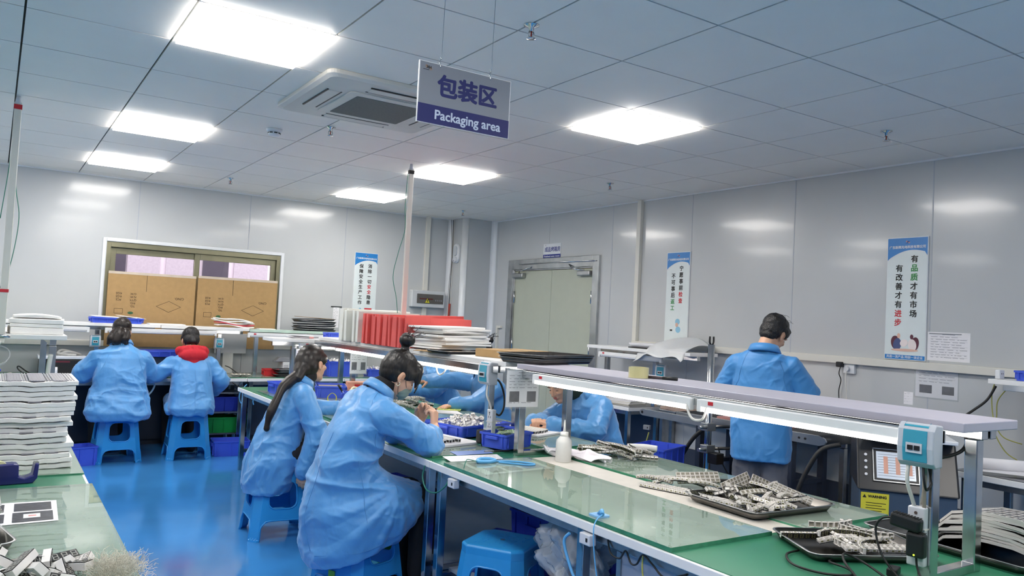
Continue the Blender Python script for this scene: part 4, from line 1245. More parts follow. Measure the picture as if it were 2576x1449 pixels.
# crystal of small chips in blue tray beside the masked woman
crate('shallow blue tray full of small white display shells beside masked woman', (2.60, 4.40, ZT), R(14), .44, .36, .07, group='blue bins on the central bench')
g6 = 'small white shells heaped in the blue tray'
ch = thing('display_shell', 'small white display shell in the heap filling the blue tray', 'display', (2.6, 4.4, .8), 0, g6)
cs, fc, dg, rs_ = strip_parts(1, w=.032, d=.024, h=.012); rs_.build('resin', m_wgrey, ch); cs.build('casing', m_led, ch); fc.build('face', m_led, ch); dg.build('digit_window', m_ledface, ch)
for i in range(150):
    x, y = rnd(-.18, .18), rnd(-.14, .14)
    M = TR(rz=R(14)) @ Vector((x, y, 0))
    h_ = .80 + .06 * (1 - (x / .2) ** 2) * (1 - (y / .16) ** 2) * rnd(.3, 1.15)
    dup(ch, (2.60 + M.x, 4.40 + M.y, h_), rot=(rnd(-1.5, 1.5), rnd(-1.5, 1.5), rnd(0, 6)))
# white boards with rows of long white bars
def board_with_bars(label, loc, rz, L, Wd, n, grp):
    t = thing('foam_board', label, 'board', loc, rz, None)
    MB().box(-L / 2, L / 2, -Wd / 2, Wd / 2, 0, .012).build('board', m_paper, t)
    MB().box(-L / 2, L / 2, -Wd / 2, Wd / 2, -.0, .001).build('dark_underside', m_black, t)
    M = TR(loc[0], loc[1], loc[2], 0, 0, rz)
    for i in range(n):
        p = M @ Vector((-L * .02 + rnd(-.01, .01), -Wd * .38 + Wd * .5 * i / max(1, n - 1), .012))
        s_ = thing('display_bar', 'long white display bar with dark end, ' + ('on the board under the masked woman\u2019s elbow' if grp.endswith('left') else 'on the board before the woman looking down'), 'display', p, rz + rnd(-.02, .02), grp)
        MB().box(-L * .42, L * .42, -.011, .011, 0, .02).build('casing', m_led, s_, .001)
        b = MB()
        for k in range(14): b.box(-L * .42 + L * .84 * k / 14 + .004, -L * .42 + L * .84 * (k + 1) / 14 - .002, -.0117, -.010, .004, .016)
        b.box(L * .42 - .002, L * .42 + .0008, -.007, .007, .003, .016)
        b.build('face', m_ledface, s_)
board_with_bars('white foam board with rows of display bars by the masked woman', (2.22, 4.17, ZT), R(-78), .50, .34, 6, 'display bars on the board at left')
board_with_bars('white foam board with display bars before the woman looking down', (2.99, 4.33, ZT), R(-70), .44, .30, 5, 'display bars on the board at right')

# blue bin in front of the posts
crate('blue bin with green-edged circuit boards in front of the shelf posts', (2.53, 3.83, .764), R(18), .25, .19, .085, group='blue bins on the central bench', ribs=True)
g7 = 'small circuit boards in the blue bin'
pc = thing('circuit_board', 'small pale green circuit board piled in the blue bin by the posts', 'circuit board', (2.5, 3.8, .85), 0, g7)
MB().box(-.035, .035, -.02, .02, 0, .0016).build('board', mat('pale_green_circuit', '#c6d8b4', .5, var=.1, scale=60), pc)
b = MB()
for x in (-.022, .0, .022):
    b.rings([[(x + r * math.cos(a), r * 1.2 * math.sin(a), .0022) for a in [2 * math.pi * k / 12 for k in range(12)]] for r in (.006, .009)], False, False)
b.build('green_rings', m_inkgreen, pc)
for i in range(24): dup(pc, (2.53 + rnd(-.08, .07), 3.83 + rnd(-.05, .05), .795 + .0026 * i), rot=(rnd(-.3, .3), rnd(-.3, .3), rnd(0, 6)))
crate('blue bin seen past the shelf post, holding a pale green heap', (2.66, 4.08, ZT), R(18), .2, .13, .07, group='blue bins on the central bench')
for i in range(14): dup(pc, (2.64 + rnd(-.06, .06), 4.07 + rnd(-.03, .03), .80 + .003 * i), rot=(rnd(-.4, .4), rnd(-.4, .4), rnd(0, 6)), label='pale green circuit board heaped in the bin behind the post', group='circuit boards in the bin behind the post')

# squeeze bottle
t = thing('squeeze_bottle', 'translucent squeeze bottle with pointed spout by the white rag', 'bottle', (2.60, 3.375, .7525))
m_bot = mat('milky_polythene', '#e3e4e2', .3, var=.02, alpha=.86)
MB().lathe([(.038, 0), (.043, .004), (.043, .10), (.040, .115), (.022, .135), (.02, .14)], n=28).build('body', m_bot, t)
MB().lathe([(.022, .136), (.022, .158), (.012, .160)], n=20).build('cap', m_foam, t)
MB().lathe([(.009, .158), (.006, .185), (.0022, .222)], n=12).build('spout', m_bot, t)
# white rag
def rag(label, pts_fn, nu, nv, m, name='rag', cat='cloth', th=.003):
    b = MB(); vs = []
    for j in range(nv + 1):
        for i in range(nu + 1): vs.append(pts_fn(i / nu, j / nv))
    fs = [(j * (nu + 1) + i, j * (nu + 1) + i + 1, (j + 1) * (nu + 1) + i + 1, (j + 1) * (nu + 1) + i) for j in range(nv) for i in range(nu)]
    b.add(vs, fs, True)
    o = b.build(name, m, None, solid=th)
    return tag(o, label, cat)
def rag_pt(u, v):
    x = 2.70 + (u - .5) * .15 + (v - .5) * .05; y = 3.41 - (u - .5) * .33 + (v - .5) * .12
    z = .764 + .030 * (math.sin(u * 15 + v * 4) * .5 + .5) * (.35 + .65 * math.sin(math.pi * v)) + .014 * math.sin(v * 19 + u * 7) + .012 * (1 - abs(u - .7))
    return (x + .02 * math.sin(v * 11), y + .02 * math.sin(u * 17), max(z, .756))
rag('crumpled white rag behind the squeeze bottle', rag_pt, 42, 26, mat('white_cotton', '#eeeaf0', .85, bump=.2, bscale=240))

# papers, photo sheets under glass, wrist strap, plug, pen
def flat_sheet(label, corners, z, prints=(), lines=0, name='paper_sheet', m=None):
    c = [Vector((x, y, z)) for x, y in corners]
    t = thing(name, label, 'paper', c[0]); c0 = c[0]
    top = [p - c0 for p in c]
    b = MB(); b.add([p + Vector((0, 0, .0009)) for p in top] + top, [(0, 1, 2, 3), (7, 6, 5, 4), (0, 4, 5, 1), (1, 5, 6, 2), (2, 6, 7, 3), (3, 7, 4, 0)])
    b.build('sheet', m or m_paper, t)
    zz = [0.0]
    def uv(u, v): return top[0] * (1 - u) * (1 - v) + top[1] * u * (1 - v) + top[2] * u * v + top[3] * (1 - u) * v + Vector((0, 0, .0012 + zz[0]))
    for u0, u1, v0, v1, mm in prints:
        zz[0] += .0003
        MB().add([uv(u0, v0), uv(u1, v0), uv(u1, v1), uv(u0, v1)], [(0, 1, 2, 3)]).build('photo_print', mm, t)
    if lines:
        b = MB()
        for i in range(lines):
            v = .1 + .8 * i / lines
            u = .08
            while u < .9:
                l = rnd(.03, .14); b.add([uv(u, v), uv(min(.92, u + l), v), uv(min(.92, u + l), v + .02), uv(u, v + .02)], [(0, 1, 2, 3)]); u += l + .03
        b.build('printing', m_inkgrey, t)
    return t
flat_sheet('sheet of colour photos under glass at the front left of foreground bench', [(1.99, 3.17), (2.40, 3.20), (2.44, 3.485), (2.02, 3.47)], .7612,
           [(.06, .30, .55, .92, m_photo), (.12, .33, .08, .48, m_photo), (.38, .58, .08, .42, m_photo), (.64, .92, .1, .55, mat('violet_photo_print', '#6d6aa6', .4, var=.4, scale=30)), (.36, .6, .52, .9, mat('pale_photo_print', '#aebcc6', .4, var=.3, scale=30))])
flat_sheet('written white paper lying beyond the photo sheet on foreground bench', [(1.99, 3.515), (2.30, 3.50), (2.34, 3.63), (2.02, 3.66)], .7612, lines=7)
flat_sheet('folded white paper lying near the elbow of the reaching worker', [(2.86, 5.30), (3.02, 5.18), (3.08, 5.38), (2.94, 5.50)], .7612)
flat_sheet('large printed sheet lying under the left foreground glass, four photos on it', [(-.06, 2.99), (.225, 3.0), (.236, 3.30), (-.05, 3.31)], .7612,
           [(.05, .45, .55, .92, m_photo), (.55, .94, .55, .93, m_photo), (.05, .46, .08, .45, m_photo), (.54, .95, .06, .48, m_photo), (.2, .4, .62, .85, m_pinkprint), (.65, .82, .2, .38, m_paper), (.7, .78, .26, .32, m_pinkprint)])
flat_sheet('blue-tinted printed sheet lying on glass beyond the written paper', [(2.11, 3.66), (2.34, 3.665), (2.36, 3.76), (2.13, 3.78)], .7615, m=mat('blue_tinted_print', '#7f9bd6', .3, var=.1))

t = thing('wrist_strap', 'light blue anti-static wrist strap lying on the photo sheet', 'wrist strap', (2.18, 3.36, .7635))
MB().tube(spl([(-.09, .06, .012), (-.05, .10, .014), (.0, .085, .014), (.01, .05, .012), (-.03, .03, .012), (-.08, .04, .012)], 6, True), .009, 8, True, flat=1.0).build('band', m_bcable, t)
MB().tube(spl([(.01, .06, .006), (.07, .04, .006), (.13, .0, .006), (.17, -.07, .006), (.13, -.09, .006), (.07, -.03, .006), (.02, .03, .006)], 6), .005, 8).build('coiled_cord', m_bcable, t)
MB().tube(spl([(-.09, .05, .01), (-.16, .03, .03), (-.205, -.02, .03), (-.225, -.03, -.02), (-.22, .0, -.07), (-.20, .03, -.09)], 6), .0022, 6).build('cord', m_gcable, t)
t = thing('grounding_plug', 'blue grounding plug resting at the glass edge, its coiled cord hanging down', 'plug', (1.985, 2.335, ZT + .001))
MB().box(-.028, .028, -.03, .03, 0, .012).build('clip', mat('clear_blue_clip', '#86b9e6', .2, var=.05), t, .003)
MB().tube([(0, 0, .012), (-.005, -.02, .028), (-.02, -.04, .02)], .009, 10).build('plug_body', m_bcable, t)
MB().tube(spl([(-.02, -.04, .02), (-.075, -.06, -.02), (-.085, -.1, -.18), (-.07, -.16, -.36), (-.065, -.17, -.44)], 6), .0026, 6).build('cord', m_bcable, t)
MB().tube(spl([(-.065, -.17, -.44), (-.07, -.1, -.48), (-.07, -.04, -.40), (-.07, .0, -.27), (-.07, .06, -.22), (-.07, .12, -.12), (-.06, .10, -.08)], 7), .006, 8).build('coiled_cord', m_bcable, t)
cable('green cable looping from the bench corner between two steel legs', [(1.92, 3.66, .72), (1.91, 3.66, .66), (1.905, 3.60, .61), (1.905, 3.50, .615), (1.91, 3.42, .66), (1.92, 3.40, .70)], .004, m_gcable)
t = thing('marker_pen', 'black pen lying on the mat before the blue bin of circuit boards', 'pen', (2.385, 3.70, .7645), R(-8))
MB().cyl((-.075, 0, 0), (.075, 0, 0), .0055, n=12).build('barrel', m_black, t); MB().cyl((-.075, 0, 0), (-.02, 0, 0), .0065, n=12).build('cap', m_grey, t)
cable('black lead trailing across the bare mat in front of the second tray', [(2.36, 1.72, .757), (2.27, 1.70, .76), (2.20, 1.62, .758), (2.21, 1.52, .758), (2.27, 1.46, .762), (2.31, 1.50, .765), (2.33, 1.58, .762), (2.40, 1.60, .757)], .004, m_rubber)
cable('black lead arching near the lower edge of foreground bench', [(2.26, 1.43, .757), (2.29, 1.50, .79), (2.34, 1.53, .80), (2.37, 1.48, .78), (2.36, 1.40, .757)], .004, m_rubber)
t = thing('cable_connector', 'black cable connector lying before the second tray', 'connector', (2.43, 1.42, .765), R(20))
MB().box(-.03, .03, -.016, .016, -.012, .012).build('body', m_black, t, .004); MB().box(.03, .042, -.011, .011, -.008, .008).build('plug', m_steel, t)

# far part of the central bench
g8 = 'display strips on the middle bench behind the masked woman'
s4 = display_strip('display strip in the dark heap seen past the mask', g8, 8, .3, loc=(2.84, 5.72, .785), rot=(R(10), 0, R(-40)), sc=1.15)
for i in range(11): dup(s4, (2.80 + rnd(-.1, .13), 5.72 + rnd(-.12, .12), .777 + rnd(0, .05)), rot=(rnd(-.7, .7), rnd(-.2, .2), R(-40 + rnd(-40, 40))), scale=(1.15,) * 3)
t = thing('yellow_board', 'yellow sheet with rings of green circles under the reaching worker\u2019s hand', 'circuit board', (3.06, 5.47, .764), R(-35))
MB().box(-.09, .09, -.06, .06, 0, .003).build('board', mat('yellow_sheet', '#d8df7a', .5, var=.03), t)
b = MB()
for x in (-.066, -.022, .022, .066):
    for y in (-.03, .03):
        b.rings([[(x + r * math.cos(a), y + r * math.sin(a), .0036) for a in [2 * math.pi * k / 14 for k in range(14)]] for r in (.011, .017)], False, False)
b.build('green_rings', m_inkgreen, t)
t = thing('tape_roll', 'yellow adhesive tape curling over itself on far glass by the ponytailed woman', 'tape', (2.20, 5.86, ZT))
MB().tube(spl([(-.12, .0, .01), (-.02, -.01, .012), (.05, -.02, .03), (.06, -.02, .075), (.03, -.01, .1), (0, 0, .07), (.01, 0, .03), (.06, .01, .015), (.11, .02, .012)], 6), .017, 4, flat=.12).build('band', m_ytape, t)
MB().box(-.14, .06, -.03, .03, 0, .008).build('loose_end', m_ytape, t, .003)
crate('blue bin half hidden behind the ponytailed woman\u2019s back', (2.17, 6.78, ZT), R(5), .26, .22, .10, group='blue bins on the central bench')
b_ = crate('blue bin with a pen across its grey contents near the yellow tape', (2.47, 6.52, ZT), R(-18), .24, .30, .10, group='blue bins on the central bench')
MB().box(-.1, .1, -.13, .13, .07, .085).build('grey_contents', mat('grey_sponge', '#a49a90', .8, var=.1), b_)
b_ = crate('small blue bin with a roll of cream tape beside pink cartons', (2.50, 6.06, ZT), R(-20), .18, .15, .085, group='blue bins on the central bench')
t = thing('cream_tape_roll', 'roll of cream tape sticking out of the small blue bin', 'tape', (2.51, 6.06, .835), 0, None, (R(40), R(20), 0))
MB().rings([[(r * math.cos(a), r * math.sin(a), z) for a in [2 * math.pi * k / 28 for k in range(28)]] for r, z in ((.055, -.02), (.055, .02), (.038, .02), (.038, -.02))], False, True, True).build('roll', mat('cream_tape', '#ddd5b4', .4, var=.05), t)
t = thing('marker_pen', 'black marker leaning out of the small blue bin', 'pen', (2.455, 6.14, .80), 0, None, (R(-12), R(-32), 0))
MB().cyl((0, 0, 0), (0, 0, .11), .008, n=12).build('barrel', m_black, t); MB().cyl((0, 0, .07), (0, 0, .115), .009, n=12).build('cap', m_rubber, t)
m_pinkbox = mat('pink_carton', '#d9a08a', .6, var=.05)
for i, (x, y, rz, z) in enumerate(((2.66, 6.66, -20, ZT), (2.86, 6.60, -18, ZT), (2.78, 6.70, -14, ZT + .055))):
    t = thing('small_carton', ('pink carton behind the small blue bin, left', 'pink carton behind the small blue bin, right', 'pink carton lying on top of two others')[i], 'box', (x, y, z), R(rz), 'small pink cartons')
    MB().box(-.09, .09, -.07, .07, 0, .052).build('carton', m_pinkbox, t, .002); MB().box(-.03, .02, -.071, -.069, .015, .035).build('printing', m_inkred, t)

# hanging work instructions on the shelf edges
def hang_sheet(label, loc, rz, w, h):
    t = form_sheet(label, Matrix.Translation(loc) @ Euler((0, 0, rz)).to_matrix().to_4x4() @ frame((0, 0, 0), (1, 0, 0), (0, 0, 1)), w, h, 10, photo=True, film=True)
    MB().box(-w * .5, w * .5, -h * .03, 0, .003, .0045).build('clear_strip', m_clear, t)
hang_sheet('sleeved work instruction hanging at the join of the two overhead shelves', (2.465, 3.595, 1.225), R(-4), .205, .205)
hang_sheet('sleeved work instruction hanging under far shelf left of masked woman', (2.66, 6.40, 1.20), R(-3), .15, .235)

# ================================================================== things on the overhead shelves
ZS = 1.2525
t = thing('tape_roll', 'large roll of yellowish clear tape standing on the lilac shelf', 'tape', (2.585, 2.80, ZS))
MB().rings([[(r * math.cos(a), r * math.sin(a), z) for a in [2 * math.pi * k / 36 for k in range(36)]] for r, z in ((.048, 0), (.048, .05), (.038, .05), (.038, 0))], False, False, True).build('roll', mat('yellowish_tape', '#d7cf98', .25, var=.04, coat=.5), t)
t = thing('marker_pen', 'dark marker pen lying beside the tape roll on the lilac shelf', 'pen', (2.645, 2.70, ZS + .007), R(-62))
MB().cyl((-.07, 0, 0), (.07, 0, 0), .007, n=12).build('barrel', mat('aubergine_plastic', '#4c3d42', .4), t); MB().cyl((0, 0, 0), (.072, 0, 0), .0078, n=12).build('cap', m_black, t)
steel_tray('lower of two stacked steel trays at the join of the overhead shelves', (2.77, 3.80, ZS), R(17), .55, .34, .03)
steel_tray('upper of two stacked steel trays at the join of the overhead shelves', (2.78, 3.81, ZS + .022), R(17.5), .57, .36, .03)
t = thing('cardboard_box', 'flat brown cardboard box with clear tape on far overhead shelf', 'box', (2.83, 4.25, ZS), R(12))
MB().box(-.19, .19, -.16, .16, 0, .05).build('carton', m_card, t, .003); MB().box(-.03, .03, -.1605, .1605, .0, .0508).build('packing_tape', mat('glossy_brown_tape', '#b89c70', .12, var=.08), t)
steel_tray('black steel tray lying at the front of far shelf before the cardboard box', (2.60, 4.62, ZS), R(12), .34, .24, .018, m=mat('blackened_steel', '#2b2b2c', .3, .8))
for i, (x, y, rz, lb) in enumerate(((2.66, 4.86, 14, 'flat brown cardboard sheet under the foam stack'), (2.58, 4.74, 20, 'flat brown cardboard sheet poking out before the foam stack'))):
    o = MB(TR(x, y, ZS + .004 * i, 0, 0, R(rz))).box(-.17, .17, -.12, .12, 0, .004).build('cardboard_sheet', m_card); tag(o, lb, 'cardboard sheet')
gW = 'white foam sheets stacked flat on far shelf'
fs_ = MB().box(-.225, .225, -.17, .17, 0, .014).build('foam_sheet', m_foam, None, .003); tag(fs_, 'white foam sheet in the flat stack beside the red foam', 'foam sheet', gW)
fs_.location = (2.80, 5.07, ZS + .010); fs_.rotation_euler = (0, 0, R(12))
random.seed(5)
for i in range(1, 11):
    q = fs_.copy(); SC.collection.objects.link(q); q.location = (2.80 + rnd(-.03, .03), 5.07 + rnd(-.03, .03), ZS + .010 + .0148 * i); q.rotation_euler = (R(rnd(-.6, .6)), R(rnd(-.8, .8)), R(12 + rnd(-5, 5)))
gR = 'red foam sheets standing on edge'
def bent_sheet(name, m, L, h, th, bend, lab, cat, grp):
    b = MB(); n = 10
    top = []; 
    rs = []
    for i in range(n + 1):
        x = L * i / n; y = bend * (i / n) ** 2
        rs.append([(x, y - th / 2, 0), (x, y + th / 2, 0), (x, y + th / 2, h), (x, y - th / 2, h)])
    b.rings(rs, True, False)
    o = b.build(name, m, None, .002); return tag(o, lab, cat, grp)
rf = bent_sheet('foam_sheet', m_redfoam, .60, .225, .033, .0, 'red foam sheet standing on edge in the row on far shelf', 'foam sheet', gR)
rf.location = (2.47, 5.23, ZS)
for i in range(1, 17):
    q = rf.copy(); SC.collection.objects.link(q); q.location = (2.47 + rnd(-.02, .015), 5.23 + .042 * i, ZS); q.rotation_euler = (0, R(rnd(-1.5, 1.5)), R(rnd(-2, 2) + .3 * i)); q.scale = (rnd(.93, 1), 1, rnd(.97, 1.05))
rf2 = bent_sheet('foam_sheet', m_redfoam, .60, .235, .014, .14, 'nearest red foam sheet, bending away to the right', 'foam sheet', gR)
rf2.location = (2.50, 5.185, ZS); rf2.rotation_euler = (0, R(-1.5), R(4))
gV = 'white foam sheets standing on edge'
wf = bent_sheet('foam_sheet', m_foam2, .55, .25, .045, .0, 'white foam sheet standing on edge left of the red foam', 'foam sheet', gV)
wf.location = (2.47, 6.02, ZS)
for i in range(1, 7):
    q = wf.copy(); SC.collection.objects.link(q); q.location = (2.47 + rnd(-.03, .02), 6.02 + .062 * i, ZS); q.rotation_euler = (0, R(rnd(-2, 2)), R(rnd(-3, 3) + 2 * (i > 3))); q.scale = (rnd(.85, 1.1), 1, rnd(.97, 1.12))
crate('small blue bin on the end shelf beside white foam', (2.74, 7.18, 1.226), R(2), .20, .14, .062, group='blue bins on shelves')
t = thing('paper_bundle', 'loose bundle of white papers on the end shelf', 'paper', (2.42, 7.15, 1.226))
for i in range(6): MB(TR(rnd(-.01, .01), rnd(-.01, .01), .004 * i, R(rnd(-2, 2)), R(rnd(-3, 3)), R(rnd(-8, 8)))).box(-.13, .13, -.09, .09, 0, .002).build('sheet', m_paper, t)
MB().box(.02, .06, -.095, -.09, .005, .02).build('red_mark', m_pinkprint, t)

# back bench shelf
crate('shallow blue tray of papers on the back shelf behind the left worker', (1.03, 8.70, 1.266), 0, .46, .24, .055, group='blue bins on shelves')
for i, (x, y, rz) in enumerate(((1.02, 8.69, 4), (1.10, 8.71, -8), (.93, 8.68, 12), (1.16, 8.7, 15))):
    o = MB(TR(x, y, 1.318 + .004 * i, R(3), R(-4 + 3 * i), R(rz))).box(-.12, .12, -.08, .08, 0, .002).build('paper_sheet', m_paper); tag(o, 'white paper lying in the blue tray on back shelf', 'paper', 'papers in the back shelf tray')
o = MB(TR(1.49, 8.68, 1.263)).box(-.17, .17, -.1, .1, 0, .014).build('foam_sheet', m_foam, None, .004); tag(o, 'thin white foam sheet on back shelf between the two workers', 'foam sheet')
gB = 'folded white bags on the back shelf'
for i in range(5):
    b = MB(); n = 10
    b.rings([[(x, -.09, z0), (x, .09, z0), (x, .09, z0 + .012), (x, -.09, z0 + .012)] for x, z0 in [(-.19 + .38 * k / n, .01 * math.sin(k * .6 + i)) for k in range(n + 1)]], True, True)
    o = b.build('folded_bag', m_foam if i != 1 else mat('pink_red_bag', '#d05560', .6), None, .003); o.location = (2.16 + rnd(-.03, .03), 8.69, 1.274 + .0165 * i); o.rotation_euler = (0, R(2 + i), R(rnd(-6, 6)))
    tag(o, 'folded white bag in the pile on back shelf above the red hood' if i != 1 else 'folded red bag in the pile on back shelf above the red hood', 'bag', gB if i != 1 else None)
o = MB(TR(2.50, 8.66, 1.2555, 0, 0, R(4))).box(-.09, .09, -.06, .06, 0, .008).build('foam_sheet', m_foam); tag(o, 'small white sheet on back shelf left of the black folders', 'foam sheet')
gF = 'black trays stacked on the back shelf'
ft = steel_tray('black shallow tray in the leaning stack under a brown sheet', (3.06, 8.70, 1.257), R(3), .46, .26, .016, m=mat('black_tray_plastic', '#2a2b30', .4, var=.1), group=gF)
for i in range(1, 6): dup(ft, (3.06 + rnd(-.03, .03), 8.70, 1.257 + .0235 * i), rot=(R(rnd(-1, 1)), R(rnd(-2, 2)), R(3 + rnd(-7, 7))))
o = MB(TR(3.06, 8.70, 1.402, 0, R(2.5), R(2))).box(-.2, .2, -.12, .12, 0, .004).build('cardboard_sheet', m_card); tag(o, 'brown sheet on top of the black tray stack', 'cardboard sheet')
# back bench top
t = thing('printer', 'black printer with white lid at the left of back bench', 'printer', (.585, 8.72, .757))
MB().box(-.19, .19, -.14, .14, 0, .15).build('body', m_black, t, .008, 3); MB().box(-.205, .20, -.145, .145, .152, .18).build('lid', m_wgrey, t, .005); MB().box(-.06, .06, -.142, -.139, .12, .135).build('panel', mat('dark_red_panel', '#6a2a34', .3), t)
cable('heap of pale cable on the printer lid', [(.56, 8.70, .945), (.62, 8.66, .975), (.70, 8.70, .96), (.74, 8.74, .945), (.66, 8.76, .97), (.58, 8.74, .985), (.55, 8.70, .96), (.60, 8.67, .95), (.70, 8.66, .945)], .012, m_wcable)
cable('black cable loop on the green mat left of printer', [(.42, 8.62, .762), (.36, 8.60, .763), (.30, 8.58, .79), (.235, 8.57, .84), (.225, 8.57, .82), (.27, 8.56, .78), (.34, 8.54, .762), (.40, 8.55, .762)], .006, m_rubber)
crate('small blue bin at the far left of back bench with black tool', (-.02, 8.55, .7505), 0, .2, .16, .075, group='blue bins on the back bench')
t = thing('black_tool', 'black handled tool standing in the small blue bin at far left', 'tool', (.035, 8.54, .765))
MB().tube([(0, 0, 0), (0, 0, .10), (0, 0, .13)], [.02, .018, .012], 10).build('handle', m_black, t); MB().cyl((0, 0, .13), (0, 0, .17), .008).build('shaft', m_black, t)
cable('clear plastic hose looping above the small blue bin at far left', [(.02, 8.6, .84), (.10, 8.6, .85), (.155, 8.62, .92), (.14, 8.64, .99), (.06, 8.66, 1.02), (-.05, 8.66, 1.0), (-.12, 8.66, .93), (-.08, 8.64, .86), (.02, 8.62, .83), (.12, 8.61, .87)], .006, m_clear, name='hose')
o = MB().rings([[(r * math.cos(a), y, r * math.sin(a)) for a in [2 * math.pi * k / 18 for k in range(18)]] for r, y in ((.016, 0), (.016, .16), (.011, .16), (.011, 0))], False, True, True).build('cut_pipe', m_wcable); o.location = (.13, 8.42, .768); o.rotation_euler = (0, 0, R(-16)); tag(o, 'short white pipe offcut on the green mat at far left', 'pipe')
t = thing('paper_roll', 'white paper roll beside the left worker on back bench', 'paper roll', (.50, 8.44, .80)); MB().cyl((-.035, 0, 0), (.035, 0, 0), .045, n=24).build('roll', m_paper, t); MB().box(.0, .24, -.03, .06, -.045, -.03).build('loose_sheet', m_paper, t)
crate('shallow blue tray propped on back bench between the two workers', (1.45, 8.62, .95), R(6), .38, .26, .06, group='blue bins on the back bench')
MBt = MB(TR(1.45, 8.66, .757)).box(-.15, .15, -.1, .1, 0, .19).build('test_box', m_dkpanel, None, .006); tag(MBt, 'dark grey box under the propped blue tray', 'box')
o = MB(TR(2.205, 8.93, .97)).box(-.17, .17, -.006, .006, 0, .22).build('grey_board', mat('grey_board', '#c6c7c8', .5, var=.02), None, .004); tag(o, 'upper pale grey board leaning on the back wall beside red hood', 'board')
o = MB(TR(2.17, 8.90, .757)).box(-.05, .06, -.012, .012, 0, .22).build('grey_board', mat('grey_board2', '#d6d5cf', .5, var=.02), None, .004); tag(o, 'narrow cream board standing on back bench under the grey board', 'board')
cable('black lead hanging off the narrow cream board on back bench', [(2.08, 8.6, .86), (2.13, 8.6, .84), (2.2, 8.6, .79), (2.25, 8.58, .762)], .005, m_rubber)
rag('crumpled foil sheet on back bench right of red-hooded worker', lambda u, v: (2.12 + .2 * u, 8.45 + .13 * v, .763 + .012 * math.sin(u * 30 + v * 9) * math.sin(v * 21) + .012), 24, 14, mat('silver_foil', '#c9c6bd', .3, .6, bump=.3, bscale=90), 'foil_sheet', 'foil')
t = thing('test_instrument', 'white test instrument with dark screen on the back bench', 'instrument', (2.80, 8.72, .757)); MB().box(-.10, .15, -.1, .1, 0, .145).build('body', m_trim, t, .006); MB().box(-.02, .045, -.103, -.1, .03, .115).build('screen', m_black, t, .002)
b = MB()
for i in range(5): b.box(-.09, -.04, -.1012, -.1, .04 + .016 * i, .046 + .016 * i)
b.build('vent', m_inkgrey, t)
t = thing('tilted_bracket', 'grey slanted bracket lying on the white test instrument', 'bracket', (2.77, 8.68, .902)); b = MB().add([(-.16, -.05, .002), (-.10, -.05, .055), (.06, -.05, .045), (.08, -.05, .002), (-.16, .05, .002), (-.10, .05, .055), (.06, .05, .045), (.08, .05, .002)], [(0, 1, 2, 3), (7, 6, 5, 4), (0, 4, 5, 1), (1, 5, 6, 2), (2, 6, 7, 3), (3, 7, 4, 0)]); b.build('bracket', m_grey, t, .006)
crate('small red bin on the back bench beside black folders', (2.56, 8.60, .757), 0, .15, .12, .075, m=mat('red_bin_plastic', '#c62a30', .4), group=None)
gK = 'black folders on the back bench'
ft2 = steel_tray('black folder in the messy pile on back bench', (2.82, 8.50, .757), R(-4), .46, .22, .012, m=MATS['black_tray_plastic'], group=gK)
for i in range(1, 5): dup(ft2, (2.80 + rnd(-.04, .04), 8.50, .757 + .017 * i), rot=(0, R(rnd(-2, 2)), R(rnd(-8, 8))))
crate('deep blue-ribbed bin full of bits on the back bench beyond the ponytailed woman', (3.32, 8.60, .757), 0, .30, .24, .17, group='blue bins on the back bench')
crate('lower blue bin on the back bench right of hanging sheet', (3.78, 8.56, .757), 0, .24, .2, .085, group='blue bins on the back bench')
crate('blue bin under the fuse box at the right end of back bench', (4.20, 8.56, .757), 0, .24, .2, .07, group='blue bins on the back bench')
t = thing('white_parts', 'jumble of white parts lying in blue bins seen under far shelf', 'parts', (3.78, 8.56, .83)); t['kind'] = 'stuff'
b = MB()
for i in range(30): b.cbox((0, 0, 0), (.03, .016, .01), TR(rnd(-.1, .1), rnd(-.08, .08), rnd(0, .03), rnd(-1, 1), rnd(-1, 1), rnd(0, 6)))
for i in range(26): b.cbox((0, 0, 0), (.03, .016, .01), TR(.42 + rnd(-.1, .1), rnd(-.08, .08), rnd(-.01, .02), rnd(-1, 1), rnd(-1, 1), rnd(0, 6)))
for i in range(26): b.cbox((0, 0, 0), (.04, .02, .012), TR(-.45 + rnd(-.1, .12), .04 + rnd(-.08, .08), .09 + rnd(-.01, .02), rnd(-1, 1), rnd(-1, 1), rnd(0, 6)))
b.build('white_bits', m_led, t)
t['label'] = 'jumble of white parts lying in blue bins seen under far shelf'

# left end shelf
gE = 'white foam slabs on the left end shelf'
for i, (x, z, w_, h_, lb) in enumerate(((.245, 1.2455, .30, .045, 'thick lower white foam slab on the left end shelf'), (.25, 1.292, .30, .022, 'second white foam slab on the left end shelf'), (.255, 1.316, .31, .03, 'third white foam slab on the left end shelf'))):
    o = MB(TR(x, 6.16, z, 0, 0, R(2 - 3 * i))).box(-w_ / 2, w_ / 2, -.18, .18, 0, h_).build('foam_slab', m_foam, None, .006); tag(o, lb, 'foam', gE)
b = MB(); n = 12
b.rings([[(x, -.16, z0), (x, .16, z0), (x, .16, z0 + .016), (x, -.16, z0 + .016)] for x, z0 in [(-.13 + .27 * k / n, .012 * math.sin(math.pi * k / n)) for k in range(n + 1)]], True, True)
o = b.build('foam_slab', m_foam, None, .004); o.location = (.245, 6.16, 1.348); tag(o, 'curved top foam slab on the left end shelf', 'foam', gE)
gP = 'cardboard and paper pieces at the left end shelf'
